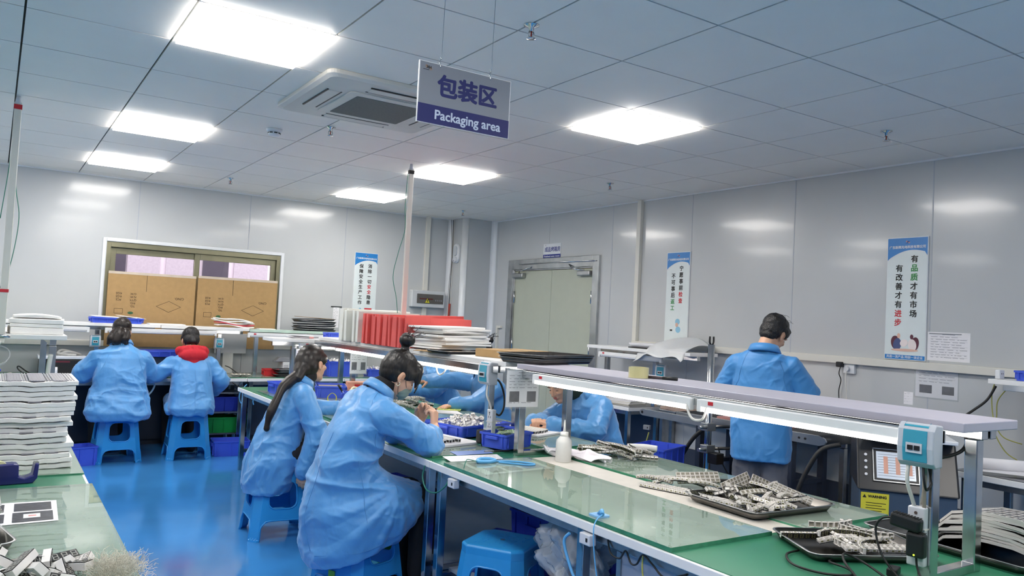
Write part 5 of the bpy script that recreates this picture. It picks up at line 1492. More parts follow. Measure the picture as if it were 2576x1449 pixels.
for i in range(8):
    o = MB(TR(-.08 + rnd(-.02, .02), 6.16, 1.2455 + .0145 * i, 0, R(rnd(-1, 1)), R(rnd(-6, 6)))).box(-.12, .14, -.16, .16, 0, .009).build('paper_stack', (m_paper, m_cream, mat('kraft_paper', '#b7a98a', .8, var=.06))[i % 3], None, .002); tag(o, 'flat sheet in the paper pile left of the white pole', 'paper', gP)
cable('pale hose curving under the left end shelf to the pole', [(.05, 5.885, 1.20), (.0, 5.86, 1.16), (-.1, 5.86, 1.12), (-.25, 5.87, 1.11)], .016, m_cream, name='hose')
MBp = MB().tube(spl([(.325, 5.95, .76), (.335, 5.95, .9), (.325, 5.95, 1.0), (.335, 5.95, 1.12)], 6), .014, 8).build('foil_wrap', m_cream); tag(MBp, 'cream wrapping tape wound round the left end shelf post', 'tape')

# left bench: foam tray stack
gT = 'white foam trays in the tall stack'
b = MB(); n = 22
def wav(x): return .0022 * math.sin(x * 26) + .0018 * math.sin(x * 61 + 1)
rs = []
for k in range(n + 1):
    x = -.42 + .75 * k / n; z0 = wav(x)
    rs.append([(x, -.20, z0), (x, .20, z0), (x, .20, z0 + .0185), (x, -.20, z0 + .0185)])
b.rings(rs, True, False)
ft3 = thing('foam_tray', 'white foam tray in the tall stack on the left bench', 'foam tray', (0, 4.13, .758), 0, gT)
b.build('slab', m_foam, ft3, .002)
b = MB()
for k in range(8):
    x = -.36 + .085 * k; b.box(x, x + .05, -.196, .19, .0195, .0235)
b.build('display_row', mat('grey_display_row', '#8d8b92', .4, var=.2, scale=80), ft3)
for i in range(1, 16):
    dup(ft3, (.0 + rnd(-.018, .012) - (.0 if i > 8 else .012), 4.13 + rnd(-.012, .012), .758 + .0222 * i), rot=(R(rnd(-.25, .25)), R(rnd(-.5, .5)), R(rnd(-1.2, 1.2))))
tp_ = dup(ft3, (.005, 4.13, .757 + .0222 * 16), 0, 'topmost white foam tray of the tall stack, grey display rows showing')
t = thing('display_row', 'rows of grey printed displays lying on the topmost foam tray', 'display', (0, 4.13, 1.1335)); t['kind'] = 'stuff'
b = MB()
for k in range(66): b.box(-.40 + .011 * k, -.3945 + .011 * k, -.185, .185, 0, .003)
b.build('grey_rows', mat('grey_display_row', '#8d8b92', .4), t)
# tape dispenser
t = thing('tape_dispenser', 'navy tape dispenser with pale roll on the left bench before the foam stack', 'tape dispenser', (.075, 3.70, ZM), R(6))
m_navy = mat('navy_plastic', '#22246e', .28, var=.08, coat=.2)
pr = [(-.11, 0), (.10, 0), (.115, .02), (.118, .078), (.104, .078), (.098, .032), (.07, .022), (.05, .03), (.048, .078), (.03, .082), (-.095, .078), (-.11, .07)]
MB().prism([(x, z) for x, z in pr], -.03, .03, frame((0, 0, 0), (1, 0, 0), (0, 0, 1))).build('body', m_navy, t, .005, 3)
MB().cyl((-.02, -.012, .052), (-.02, .012, .052), .04, n=28).build('tape_roll', mat('pale_yellow_tape', '#e6e6b0', .3), t)
MB().box(.104, .118, -.02, .02, .076, .081).build('cutter', m_steel, t)
MB().box(-.11, -.07, -.0312, -.03, .05, .066).build('label_plate', mat('pale_green_plate', '#cfd8b8', .5), t)
# steel tray end and heaps of large displays at the left edge
steel_tray('steel tray rim at the left edge beside the tape dispenser', (-.13, 3.62, .83), R(10), .34, .30, .03)
tag(MB(TR(-.13, 3.62, ZM)).box(-.12, .12, -.1, .1, 0, .078).build('carton_block', m_card, None, .003), 'low carton holding up the steel tray at the left edge', 'box')
steel_tray('steel tray full of displays at the left edge of the photo', (-.10, 2.78, ZT), R(12), .36, .30, .03)
def big_display(label, grp, loc, rot, n=4):
    t = thing('digit_display', label, 'display', loc, 0, grp, rot)
    L = .0225 * n; hy, hz = .0165, .011
    b = MB().box(-L / 2, L / 2, -hy, hy, 0, hz * 2 - .002)
    b.build('casing', m_led, t, .001)
    MB().box(-L / 2 + .0012, L / 2 - .0012, -hy + .001, hy - .001, hz * 2 - .0025, hz * 2).build('face', m_ledface, t)
    b = MB()
    for i in range(n):
        cx = -L / 2 + .0225 * (i + .5); e = .0013; w_, h_ = .0058, .011
        for (x0, x1, y0, y1) in ((-w_, w_, h_ - e, h_ + e), (-w_, w_, -e, e), (-w_, w_, -h_ - e, -h_ + e), (-w_ - e, -w_ + e, e, h_), (w_ - e, w_ + e, e, h_), (-w_ - e, -w_ + e, -h_, -e), (w_ - e, w_ + e, -h_, -e)):
            b.box(cx + x0, cx + x1, y0, y1, hz * 2, hz * 2 + .0004)
    b.build('digit_segments', mat('grey_segments', '#8c8c86', .4), t)
    b = MB()
    for i in range(6):
        for sy in (-1, 1): b.box(-L * .4 + L * .8 * i / 5 - .0006, -L * .4 + L * .8 * i / 5 + .0006, sy * .012 - .0006, sy * .012 + .0006, -.010, 0)
    b.build('pins', m_chrome, t)
    return t
gD = 'digit displays heaped at the bottom left'
bd = big_display('white-cased four digit display in the loose heap at bottom left', gD, (.135, 2.44, .79), (R(65), R(6), R(12)))
random.seed(21)
for i in range(26):
    x = -.02 + .25 * rnd(0, 1); y = 2.33 + .17 * rnd(0, 1) - .10 * max(0, (x - .1)) / .15
    dup(bd, (x, y, ZT + .012 + rnd(0, .045) * (1 - abs(x - .08) / .25)), rot=(rnd(-1.6, 1.6), rnd(-.5, .5), rnd(-1.5, 1.5)))
gD2 = 'digit displays piled in the tray at left edge'
for i in range(34):
    x = -.13 + .17 * rnd(0, 1); y = 2.66 + .24 * rnd(0, 1)
    dup(bd, (x, y, ZT + .02 + rnd(0, .12) * (1 - abs(y - 2.8) / .25)), rot=(rnd(-1.6, 1.6), rnd(-.6, .6), rnd(-1.5, 1.5)), label='white-cased digit display piled in the tray at the left edge', group=gD2)
# tangle of clear fibres
b = MB(); random.seed(9)
for i in range(1500):
    a, e = rnd(0, 6.283), rnd(0, 1.4); r0 = rnd(.01, .05); d_ = Vector((math.cos(a) * math.cos(e), math.sin(a) * math.cos(e), math.sin(e)))
    p = Vector((rnd(-.05, .05), rnd(-.05, .05), .012)) + d_ * r0
    q = p + (d_ + Vector((rnd(-.9, .9), rnd(-.9, .9), rnd(-.4, .5)))) * rnd(.008, .020)
    b.tube([p, (p + q) / 2 + Vector((rnd(-.006, .006), rnd(-.006, .006), .004)), q], .00055, 3, caps=False)
o = b.build('fibre_tangle', mat('clear_trimming_fibre', '#d9d5c6', .2, var=.1)); o.location = (.315, 2.31, ZT); tag(o, 'tangle of clear plastic trimmings at the bottom edge of left bench', 'plastic trimmings', None, 'stuff')

# ================================================================== under the benches
crate('blue bin on the floor between the foam stack bench and left stool', (.70, 8.06, 0), R(14), .30, .22, .17, group='blue bins on the floor')
crate('wide blue bin on the floor right of the red-hooded worker\u2019s stool', (2.08, 8.20, 0), R(-6), .34, .26, .15, group='blue bins on the floor')
t = thing('steel_rack', 'steel rack under the back bench with blue and green bins', 'rack', (2.02, 8.60, 0))
for x in (-.22, .22):
    for y in (-.14, .14): MB().cbox((x, y, .33), (.025, .025, .66)).build('leg', m_chrome, t)
for z in (.16, .38, .58): MB().box(-.23, .23, -.15, .15, z, z + .015).build('rack_shelf', m_steel, t)
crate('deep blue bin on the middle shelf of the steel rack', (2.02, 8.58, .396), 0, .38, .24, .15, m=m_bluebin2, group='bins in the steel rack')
crate('green bin on the lower shelf of the steel rack', (2.02, 8.58, .176), 0, .40, .25, .16, m=m_greenbin, group='bins in the steel rack')
t = thing('grey_parts_box', 'grey box of dark parts on top of the steel rack', 'box', (1.93, 8.56, .596)); MB().box(-.06, .1, -.08, .08, 0, .07).build('box', m_grey, t, .004)
def socket_box(label, loc, rz, m=None):
    t = thing('grounding_socket', label, 'socket', loc, rz, 'small sockets under bench edges'); MB().box(-.032, .032, -.012, .02, -.02, .022).build('plate', m or m_wgrey, t, .004); MB().box(.008, .018, -.0135, -.011, -.006, .008).build('socket_hole', m_black, t); return t
socket_box('small white socket hanging under back bench edge by the ponytailed woman', (2.28, 8.335, .635), 0)
cable('light blue wrist cord dangling under the back bench edge', [(2.31, 8.31, .63), (2.33, 8.30, .58), (2.31, 8.30, .52), (2.32, 8.30, .48)], .006, m_bcable)
cable('light blue cord with ball end dangling left of the small socket', [(2.24, 8.31, .69), (2.18, 8.3, .62), (2.17, 8.3, .55), (2.19, 8.3, .50), (2.21, 8.3, .53)], .005, m_bcable)
cable('pale blue hose curving under the bench between the two workers', [(1.30, 8.33, .70), (1.36, 8.33, .69), (1.33, 8.3, .62), (1.26, 8.28, .56), (1.20, 8.27, .54)], .009, mat('pale_blue_hose', '#9fc4d6', .4))
cable('black cable sagging under the back bench edge near small socket', [(2.1, 8.34, .71), (2.2, 8.33, .64), (2.3, 8.32, .60), (2.42, 8.33, .63), (2.52, 8.34, .71)], .006, m_rubber)
socket_box('small white socket under the foreground bench edge beside the loose cord', (1.925, 2.33, .685), R(-90))
socket_box('small white socket under the bench corner near the masked woman\u2019s knees', (1.925, 3.37, .685), R(-90))
cable('tangle of black wire hanging under the foreground bench edge', [(1.96, 2.25, .70), (1.95, 2.22, .66), (1.95, 2.17, .655), (1.95, 2.14, .69), (1.95, 2.11, .655), (1.95, 2.08, .66), (1.95, 2.05, .70), (1.95, 2.0, .68), (1.95, 1.94, .655), (1.96, 1.85, .69)], .0035, m_rubber)
cable('yellow-green earth wire hanging from foreground bench edge', [(1.95, 2.05, .70), (1.945, 2.04, .63), (1.94, 1.98, .56), (1.94, 1.90, .545), (1.94, 1.83, .50), (1.94, 1.80, .42)], .003, m_ycable)
# bins and cartons on the lower shelf of the foreground bench
gU = 'blue bins under the foreground bench'
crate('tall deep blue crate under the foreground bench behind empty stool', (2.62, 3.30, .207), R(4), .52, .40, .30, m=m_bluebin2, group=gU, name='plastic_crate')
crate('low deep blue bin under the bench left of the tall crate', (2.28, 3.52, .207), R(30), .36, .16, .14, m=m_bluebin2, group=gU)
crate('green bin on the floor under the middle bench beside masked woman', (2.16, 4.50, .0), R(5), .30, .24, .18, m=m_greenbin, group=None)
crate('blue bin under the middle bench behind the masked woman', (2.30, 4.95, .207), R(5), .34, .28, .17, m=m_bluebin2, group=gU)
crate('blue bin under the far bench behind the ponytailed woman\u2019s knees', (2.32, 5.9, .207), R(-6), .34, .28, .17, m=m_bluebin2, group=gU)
t = thing('cardboard_box', 'worn brown cardboard box under the foreground bench beside clear bag', 'box', (2.20, 2.66, .0), R(6))
MB().box(-.16, .16, -.2, .2, 0, .36).build('carton', mat('worn_cardboard', '#8a6b49', .85, var=.15, scale=14), t, .004); MB().box(-.166, -.16, -.03, .03, .0, .36).build('packing_tape', mat('brown_tape', '#7b5a36', .2), t)
b = MB().poly([(-.1615, .07 + .022 * math.cos(a), .22 + .03 * math.sin(a)) for a in [2 * math.pi * k / 20 for k in range(20)]]); b.build('printed_mark', m_ink, t)
def bag_pt(u, v):
    a = u * 2 * math.pi; r = .14 + .045 * math.sin(3 * a + 5 * v) + .02 * math.sin(7 * a - 9 * v) + .010 * math.sin(19 * a + 23 * v) + .007 * math.sin(31 * a - 37 * v); s = math.sin(math.pi * min(1, .12 + .88 * v) * .92) ** .5
    return (2.17 + r * s * .8 * math.cos(a), 2.66 + r * s * 1.3 * math.sin(a) + .05 * v, .38 + .27 * v + .012 * math.sin(5 * a + 8 * v) + .008 * math.sin(17 * a + 11 * v))
rag('crumpled clear plastic bag on the cardboard box under foreground bench', bag_pt, 90, 46, m_bag, 'plastic_bag', 'bag', .0008)
t = thing('computer_tower', 'pale grey computer case under the near part of foreground bench', 'computer', (2.22, 2.14, .01), R(0))
MB().box(-.20, .21, -.36, .12, 0, .655).build('case', mat('pale_grey_case', '#b8bcc9', .45, var=.03), t, .005); MB().box(-.206, -.199, .095, .118, .02, .64).build('front_edge', m_steel, t)
MB().box(-.20, .2, -.62, -.362, 0, .60).build('dark_side', m_dkpanel, t)
t = thing('slippers', 'pair of brown slippers on the lower rail behind the clear bag', 'footwear', (2.42, 2.95, .207)); 
for dy in (-.05, .06): MB().sph((0, dy, .05), (.05, .04, .05), 14, 10).build('shoe', mat('brown_leather', '#5a3526', .5), t)

# ================================================================== right wall side
t = thing('conveyor', 'short black belt conveyor with aluminium rails behind standing man', 'conveyor', (5.0, 4.02, 0))
m_alu2 = mat('conveyor_aluminium', '#a9adae', .35, .8, var=.08)
for x in (-.20, .20):
    pr = [(.70, .735), (-.66, .735), (-.70, .748), (-.715, .77), (-.70, .792), (-.66, .805), (.70, .805)]
    o = MB().prism([(p[0], p[1]) for p in pr], -.008, .008, frame((x, 0, 0), (0, 1, 0), (0, 0, 1))).build('rail', m_alu2, t, .002)
    b = MB()
    for y in (-.55, -.5, .58, .53): b.cyl((x - .012, y, .77), (x + .012, y, .77), .008, n=8)
    b.build('bolt', m_black, o)
MB().box(-.19, .19, -.62, .66, .745, .80).build('belt', mat('black_belt_rubber', '#26272a', .6, var=.1), t, .01)
for y in (-.66, .68): MB().cyl((-.205, y, .77), (.205, y, .77), .036, n=24).build('roller', mat('black_roller', '#2c2d30', .4, var=.08), t)
for y in (-.42, .45):
    for x in (-.18, .18): MB().cbox((x, y, .365), (.05, .05, .73)).build('leg', mat('dark_painted_steel', '#3b4250', .4, .3), t, .003)
MB().box(-.18, .18, -.44, -.40, .42, .45).box(-.18, .18, .43, .47, .42, .45).build('cross_bar', MATS['dark_painted_steel'], t)
MB().cyl((.05, .2, .55), (.16, .2, .55), .07, n=24).build('motor', m_black, t)
MB().box(-.16, .16, -.3, .3, .795, .815).build('red_sheet', mat('pale_red_sheet', '#c98f8a', .5), t)
t = thing('steel_pole', 'chrome steel pole with black fork top standing beside the conveyor', 'pole', (4.56, 4.15, 0))
MB().cyl((0, 0, 0), (0, 0, 1.385), .026, n=20).build('tube', m_chrome, t); MB().cyl((0, 0, 0), (0, 0, .02), .12, .11, n=28).build('base', m_steel, t)
MB().tube(spl([(-.02, 0, 1.445), (-.02, 0, 1.40), (0, 0, 1.38), (.02, 0, 1.40), (.02, 0, 1.445)], 4), .007, 8).build('fork', m_black, t)
for z in (.765, .60):
    o = MB().box(-.045, .045, -.035, .035, z - .03, z + .03).build('clamp', m_alu2, t, .004)
    MB().cyl((-.12, -.02, z), (-.02, -.02, z), .014, n=12).build('clamp_knob', m_steel, o)
    MB().cyl((.0, 0, z), (.34, -.12, z + .005), .013, n=12).build('clamp_arm', m_darksteel, o)
MB().box(-.03, .05, -.12, -.03, .50, .58).build('sensor_block', m_black, t, .005)
t = thing('conveyor_bar', 'flat aluminium bar with round drilled end clamped to the chrome pole', 'bar', (4.60, 4.55, .78), 0)
pr = [(-.36, -.028), (.36, -.028), (.385, -.018), (.395, 0), (.385, .018), (.36, .028), (-.36, .028)]
MB().prism(pr, -.008, .008, frame((0, 0, 0), (0, 1, 0), (0, 0, 1))).build('bar', m_alu2, t, .002); MB().cyl((-.01, .36, 0), (.01, .36, 0), .012, n=14).build('hole', m_black, t)
cable('ribbed black hose running down beside the chrome pole', [(4.60, 4.22, .74), (4.57, 4.30, .66), (4.54, 4.38, .52), (4.51, 4.45, .35), (4.5, 4.48, .2)], .016, m_rubber, name='hose')
cable('black cable looping from the pole clamp', [(4.60, 4.08, .62), (4.62, 4.05, .5), (4.66, 4.0, .38), (4.64, 4.02, .28)], .005, m_rubber)
crate('large blue bin standing below the conveyor bar, left of the chrome pole', (4.30, 4.42, .395), R(20), .40, .30, .20, group='blue bins beside the conveyor')
t = thing('cardboard_box', 'brown carton under the large blue bin, hidden behind bench', 'box', (4.30, 4.42, 0), R(20)); MB().box(-.2, .2, -.15, .15, 0, .39).build('carton', m_carddark, t, .003)
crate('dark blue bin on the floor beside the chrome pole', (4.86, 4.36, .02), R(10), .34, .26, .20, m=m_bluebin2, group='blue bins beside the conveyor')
t = thing('cardboard_box', 'open brown carton with white label left of the standing man\u2019s legs', 'box', (4.80, 3.82, 0), R(12)); MB().box(-.14, .14, -.14, .14, 0, .44).build('carton', m_card, t, .003); MB().box(-.142, -.1395, -.05, .03, .26, .36).build('label_sheet', m_paper, t)
MB().add([(-.14, .14, .44), (-.14, -.14, .44), (-.08, -.05, .60), (-.08, .1, .60)], [(0, 1, 2, 3)]).build('flap', m_carddark, t, solid=.004)
MB().text('P/O', frame((-.1405, 0, .19), (0, -1, 0), (0, 0, 1)), .06).text('QTY', frame((-.1405, 0, .12), (0, -1, 0), (0, 0, 1)), .06).build('printing', m_carddark, t)
crate('blue bin hanging out over the edge of the dark-topped wall bench', (4.84, 5.92, .60), R(2), .20, .34, .15, group='blue bins beside the conveyor')
t = thing('paper_stack', 'stack of printed boards lying on the dark-topped wall bench', 'paper', (5.12, 5.75, .7505), R(8))
for i in range(4): MB(TR(0, .01 * i, .008 * i, 0, 0, R(4 * i))).box(-.13, .13, -.18, .18, 0, .007).build('sheet', (m_cream, m_paper)[i % 2], t)
socket_box('grey socket box on the steel table leg beside the wall bench', (5.02, 5.30, .58), R(-70), m_grey)
cable('yellow wire hanging from the grey socket box', [(5.02, 5.27, .54), (5.01, 5.29, .45), (4.99, 5.32, .36), (4.98, 5.33, .28)], .006, m_ycable)
MBf = None
rag('sheet of white packing film draped over the shelf on right wall', lambda u, v: (4.88 + .42 * v + .02 * math.sin(9 * u), 4.78 + .60 * u, 1.40 - .10 * (1 - v) ** 2 - .07 * abs(u - .45) ** 1.5 * 2 + .02 * math.sin(11 * u + 4 * v) - (.05 if v < .1 else 0)), 26, 16, mat('milky_packing_film', '#d8dadb', .4, var=.03, bump=.15, bscale=40), 'packing_film', 'film', .001)
t = thing('paper_stack', 'pile of trays and papers under the draped film on right wall shelf', 'paper', (5.10, 5.32, 1.291))
for i in range(4): MB(TR(rnd(-.02, .02), rnd(-.02, .02), .012 * i)).box(-.12, .12, -.25, .22, 0, .010).build('sheet', (m_black, m_paper, m_wgrey, m_paper)[i], t)
t = thing('wall_socket', 'white wall socket with black and white plugs under the cream duct', 'socket', (XR, 3.54, 1.265)); MB().box(-.03, 0, -.05, .04, -.045, .045).build('plate', m_trim, t, .005); MB().box(-.075, -.03, .03, .075, .0, .04).build('black_plug', m_black, t, .006); MB().cyl((-.055, .0, -.01), (-.03, .0, -.01), .018).build('white_plug', m_wgrey, t)
MB().tube(spl([(-.05, .05, 0), (-.05, .06, -.05), (-.03, .055, -.1), (-.03, .07, -.18), (-.03, .06, -.30)], 6), .004, 6).build('cord', m_rubber, t); MB().tube(spl([(-.045, 0, -.02), (-.04, .01, -.08), (-.03, .005, -.18), (-.03, .0, -.30)], 6), .003, 6).build('cord', m_wcable, t)
t = thing('wall_hook', 'small black plug socket on the duct left of the standing man', 'socket', (XR - .05, 4.86, 1.30)); MB().box(-.03, .0, -.03, .03, -.045, .03).build('body', m_black, t, .004)
# coding machine with touch screen
t = thing('coding_machine', 'dark coding machine with slanted touchscreen and yellow warning label', 'machine', (4.18, 2.38, 0), R(-52))
m_mach = mat('machine_blue_grey', '#47586b', .4, .2, var=.05)
MB().box(-.24, .24, -.02, .44, .0, .67).build('cabinet', m_mach, t, .006)
pr = [(-.04, .67), (.44, .67), (.44, .93), (.16, .95), (.11, .93)]
MB().prism([(y, z) for y, z in pr], -.25, .25, frame((0, 0, 0), (0, 1, 0), (0, 0, 1))).build('console', mat('machine_black', '#1e1f21', .35, var=.08), t, .012, 3)
sl = math.atan2(.26, .15); F = frame((0, .035, .80), (1, 0, 0), (0, math.cos(sl), math.sin(sl)))
sc_ = MB().box(-.165, .055, -.09, .09, -.004, .008, F).build('touchscreen', m_black, t, .003)
MB().box(-.152, .042, -.077, .077, .0075, .009, F).build('screen_face', mat('pale_screen', '#a9b2bd', .15, var=.04, emis='#a9b2bd', estr=.25), sc_)
b = MB()
for x in (-.105, -.045, .015): b.box(x - .011, x + .011, -.05, .05, .0092, .0096, F)
b.build('screen_buttons', mat('salmon_print', '#d69d86', .4), sc_)
b = MB()
for i in range(9): b.box(-.145, .035, -.062 + .0152 * i, -.0595 + .0152 * i, .0091, .0094, F)
b.build('screen_lines', m_inkgrey, sc_)
b = MB().box(-.17, .06, -.095, -.09, .004, .010, F).box(-.17, .06, .09, .095, .004, .010, F).box(-.17, -.165, -.095, .095, .004, .010, F).box(.055, .06, -.095, .095, .004, .010, F)
b.build('bezel_edge', m_steel, sc_)
for i in range(4): MB().cyl(F @ Vector((-.205, -.06 + .038 * i, .0)), F @ Vector((-.205, -.06 + .038 * i, .007)), .008, n=10).build('status_lamp', m_wgrey, t)
lab = MB().box(-.23, -.09, -.0235, -.0195, .53, .655).build('warning_label', m_yellow, t, label='yellow warning label')
FF = frame((-.16, -.0242, .635), (1, 0, 0), (0, 0, 1)); b = MB().text('WARNING', FF @ Matrix.Translation((.012, 0, 0)), .019, .0009)
b.add([(-.062, -.008, 0), (-.042, -.008, 0), (-.052, .01, 0)], [(0, 1, 2)], False, FF)
for i in range(5): b.box(-.045, .055 - .02 * (i % 2), -.035 - .014 * i, -.032 - .014 * i, 0, .0003, FF)
b.build('warning_text', m_ink, lab)
MB().box(-.20, .24, .0, .40, .945, .965).build('paper_tray', m_trim, t, .004)
cable('thick black cables running down the left side of the coding machine', [(4.08, 2.72, .88), (4.02, 2.80, .84), (3.98, 2.86, .72), (3.95, 2.9, .58), (3.93, 2.93, .4)], .014, m_rubber)
cable('black power cord hanging behind the near post beside the coding machine', [(4.46, 2.20, .62), (4.50, 2.14, .60), (4.52, 2.12, .5), (4.50, 2.13, .4), (4.44, 2.16, .33)], .008, m_rubber)
cable('grey cord hanging on wall behind the conveyor end', [(5.37, 3.30, .76), (5.37, 3.28, .55), (5.35, 3.33, .40), (5.3, 3.42, .30)], .006, m_wcable)
# right edge bench things
t = thing('paper_roll', 'white rolled sheet lying on the right edge bench', 'paper roll', (5.0, 2.30, .80)); MB().cyl((-.16, .05, 0), (.16, -.28, 0), .032, n=20).build('roll', m_paper, t); MB().add([(-.18, -.0, -.04), (.0, -.35, -.04), (.14, -.28, -.03), (-.14, .07, -.03)], [(0, 1, 2, 3)]).build('loose_sheet', m_paper, t, solid=.002)
crate('blue bin on the bench at the right edge of photo', (5.24, 1.98, .7505), 0, .24, .26, .18, group='blue bins at the right edge')
crate('blue bin on the short shelf at the right edge, grey bag in it', (5.2, 2.18, 1.286), 0, .2, .18, .06, group='blue bins at the right edge')
rag('crumpled grey bag stuffed in the bin on short right shelf', lambda u, v: (5.2 + .08 * math.cos(6.28 * u) * (1 - .8 * v), 2.18 + .08 * math.sin(6.28 * u) * (1 - .8 * v), 1.33 + .10 * v + .01 * math.sin(19 * u)), 18, 8, mat('grey_film_bag', '#9aa0a8', .3, var=.1, alpha=.8), 'plastic_bag', 'bag', .001)
t = thing('wall_socket', 'white double socket on the short shelf at the right edge', 'socket', (5.14, 2.37, 1.286)); MB().box(-.03, .03, -.015, .015, 0, .055).build('body', m_trim, t, .006)
b = MB()
for x in (-.012, .008): b.cyl((x, -.0155, .032), (x, -.0145, .032), .004, n=8)
b.build('socket_hole', m_black, t)
cable('black cable hanging below the short right shelf', [(5.16, 2.40, 1.24), (5.14, 2.44, 1.15), (5.10, 2.50, 1.08), (5.04, 2.55, 1.02), (5.0, 2.6, .95)], .008, m_rubber)
cable('yellow-green wire looping below the short right shelf', [(5.20, 2.41, 1.30), (5.18, 2.43, 1.2), (5.19, 2.43, 1.08), (5.17, 2.40, 1.0), (5.19, 2.36, .93), (5.24, 2.28, .90)], .0035, m_ycable)
cable('second yellow-green wire crossing below the short right shelf', [(5.24, 2.36, 1.24), (5.19, 2.40, 1.15), (5.20, 2.41, 1.05), (5.17, 2.41, .97), (5.20, 2.36, .85), (5.23, 2.30, .80)], .0035, m_ycable)
# ================================================================== people
m_skin = mat('skin', '#d9a98c', .48, var=.05, scale=18, sss=.08)
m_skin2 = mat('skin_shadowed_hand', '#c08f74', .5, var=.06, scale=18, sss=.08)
m_hair = mat('dark_brown_hair', '#15100e', .42, var=.35, scale=30, stretch=(1, 1, .12), bump=.08, bscale=260)
m_hairlong = mat('long_brown_hair', '#1d1410', .38, var=.35, scale=60, stretch=(1, 1, .06), bump=.08, bscale=260)
m_hairblk = mat('black_hair', '#121012', .4, var=.3, scale=40, bump=.4, bscale=160)
m_coat = mat('sky_blue_work_coat', '#5296d2', .40, var=.05, scale=4, bump=.22, bscale=22, sheen=.3)
m_coat2 = mat('deeper_blue_work_coat', '#3f8acb', .5, var=.06, scale=5, bump=.22, bscale=22, sheen=.2)
m_button = mat('white_button', '#dfe7ee', .3)
m_trouser = mat('black_trousers', '#15151a', .8, var=.15, bump=.15, bscale=40)
m_jeans = mat('grey_trousers', '#6b6d75', .8, var=.12, scale=10, bump=.15, bscale=60)
m_knit = mat('black_knit', '#111114', .8, var=.1, bump=.3, bscale=200)
m_red = mat('red_hood_cotton', '#c2182a', .75, var=.06, bump=.2, bscale=60)
m_lip = mat('lips', '#b3615c', .45); m_brow = mat('eyebrow_hair', '#2b211d', .7); m_iris = mat('dark_eye', '#161213', .15)
m_mask = mat('grey_green_face_mask', '#7d9087', .7, var=.04, bump=.1, bscale=60)
m_shoe = mat('black_shoe', '#18181b', .5)
m_insole = mat('pink_beige_shoe', '#d7b2a4', .6)

def vnoise(P, seed=0):
    """value noise in -1..1 on an (n,3) array"""
    P = P + seed * 17.31
    i = np.floor(P).astype(np.int64); f = P - i; f = f * f * (3 - 2 * f)
    def h(x, y, z):
        n = (x * 374761393 + y * 668265263 + z * 2147483647 + seed * 1013904223) & 0xffffffff
        n = ((n ^ (n >> 13)) * 1274126177) & 0xffffffff
        return ((n ^ (n >> 16)) & 0xffff) / 32767.5 - 1
    r = 0
    for dx in (0, 1):
        for dy in (0, 1):
            for dz in (0, 1):
                w = (f[:, 0] if dx else 1 - f[:, 0]) * (f[:, 1] if dy else 1 - f[:, 1]) * (f[:, 2] if dz else 1 - f[:, 2])
                r = r + w * h(i[:, 0] + dx, i[:, 1] + dy, i[:, 2] + dz)
    return r

def blob(mb, name, mats, parent, voxel=.006, smooth=5, fold=None, label=None, mat_fn=None):
    """Union of the closed shapes in mb as ONE continuous skin (voxel remesh), smoothed, optionally with cloth folds."""
    tmp = mb.build('tmp', mats)
    md = tmp.modifiers.new('r', 'REMESH'); md.mode = 'VOXEL'; md.voxel_size = voxel; md.use_smooth_shade = True
    if smooth:
        ms = tmp.modifiers.new('s', 'SMOOTH'); ms.factor = .5; ms.iterations = smooth
    dg = bpy.context.evaluated_depsgraph_get()
    me = bpy.data.meshes.new_from_object(tmp.evaluated_get(dg))
    bpy.data.objects.remove(tmp)
    n = len(me.vertices)
    co = np.empty(n * 3, np.float32); me.vertices.foreach_get('co', co); co = co.reshape(-1, 3).astype(np.float64)
    if fold:
        no = np.empty(n * 3, np.float32); me.vertex_normals.foreach_get('vector', no); no = no.reshape(-1, 3)
        d = fold(co, no)
        co = co + no * d[:, None]
        me.vertices.foreach_set('co', co.astype(np.float32).ravel())
    me.materials.clear()
    for m in (mats if isinstance(mats, (list, tuple)) else [mats]): me.materials.append(m)
    me.polygons.foreach_set('use_smooth', [True] * len(me.polygons))
    me.polygons.foreach_set('material_index', [0] * len(me.polygons))
    me.update(); me.name = name
    o = bpy.data.objects.new(name, me); SC.collection.objects.link(o); o.parent = parent
    if label: o['label'] = label
    return o

def cloth(seed, amp=.007, k=1.0):
    """cloth folds: soft billows plus long sharp creases running several ways"""
    rs = np.random.RandomState(seed)
    def f(P, N):
        W_ = P + .045 * np.stack([vnoise(P * 6, seed + 1), vnoise(P * 6, seed + 2), vnoise(P * 6, seed + 3)], 1)
        out = .55 * vnoise(W_ * np.array([8., 8., 3.]) * k, seed)
        for q in range(5):
            ax = rs.normal(size=3); ax[2] *= .8; ax /= np.linalg.norm(ax)
            b1 = np.cross(ax, [0.3, .2, 1.]); b1 /= np.linalg.norm(b1); b2 = np.cross(ax, b1)
            Q = np.stack([W_ @ ax * 3.0, W_ @ b1 * 9.5, W_ @ b2 * 9.5], 1) * k
            v = 1 - np.abs(vnoise(Q, seed + 31 * q + 7)) * 2.6
            mask = np.clip(vnoise(P * 4.2, seed + 11 * q + 3) * 1.8 + .15, 0, 1)
            out = out + .95 * mask * np.clip(v, -.25, 1)
        for q in range(4):
            ax = rs.normal(size=3); ax /= np.linalg.norm(ax)
            b1 = np.cross(ax, [0.3, .2, 1.]); b1 /= np.linalg.norm(b1); b2 = np.cross(ax, b1)
            Q = np.stack([W_ @ ax * 6.0, W_ @ b1 * 21, W_ @ b2 * 21], 1)
            v = 1 - np.abs(vnoise(Q, seed + 17 * q + 5)) * 3.2
            out = out + .26 * np.clip(vnoise(P * 6., seed + 19 * q + 2) * 2 + .1, 0, 1) * np.clip(v, -.2, 1)
        return amp * (out - .35)
    return f

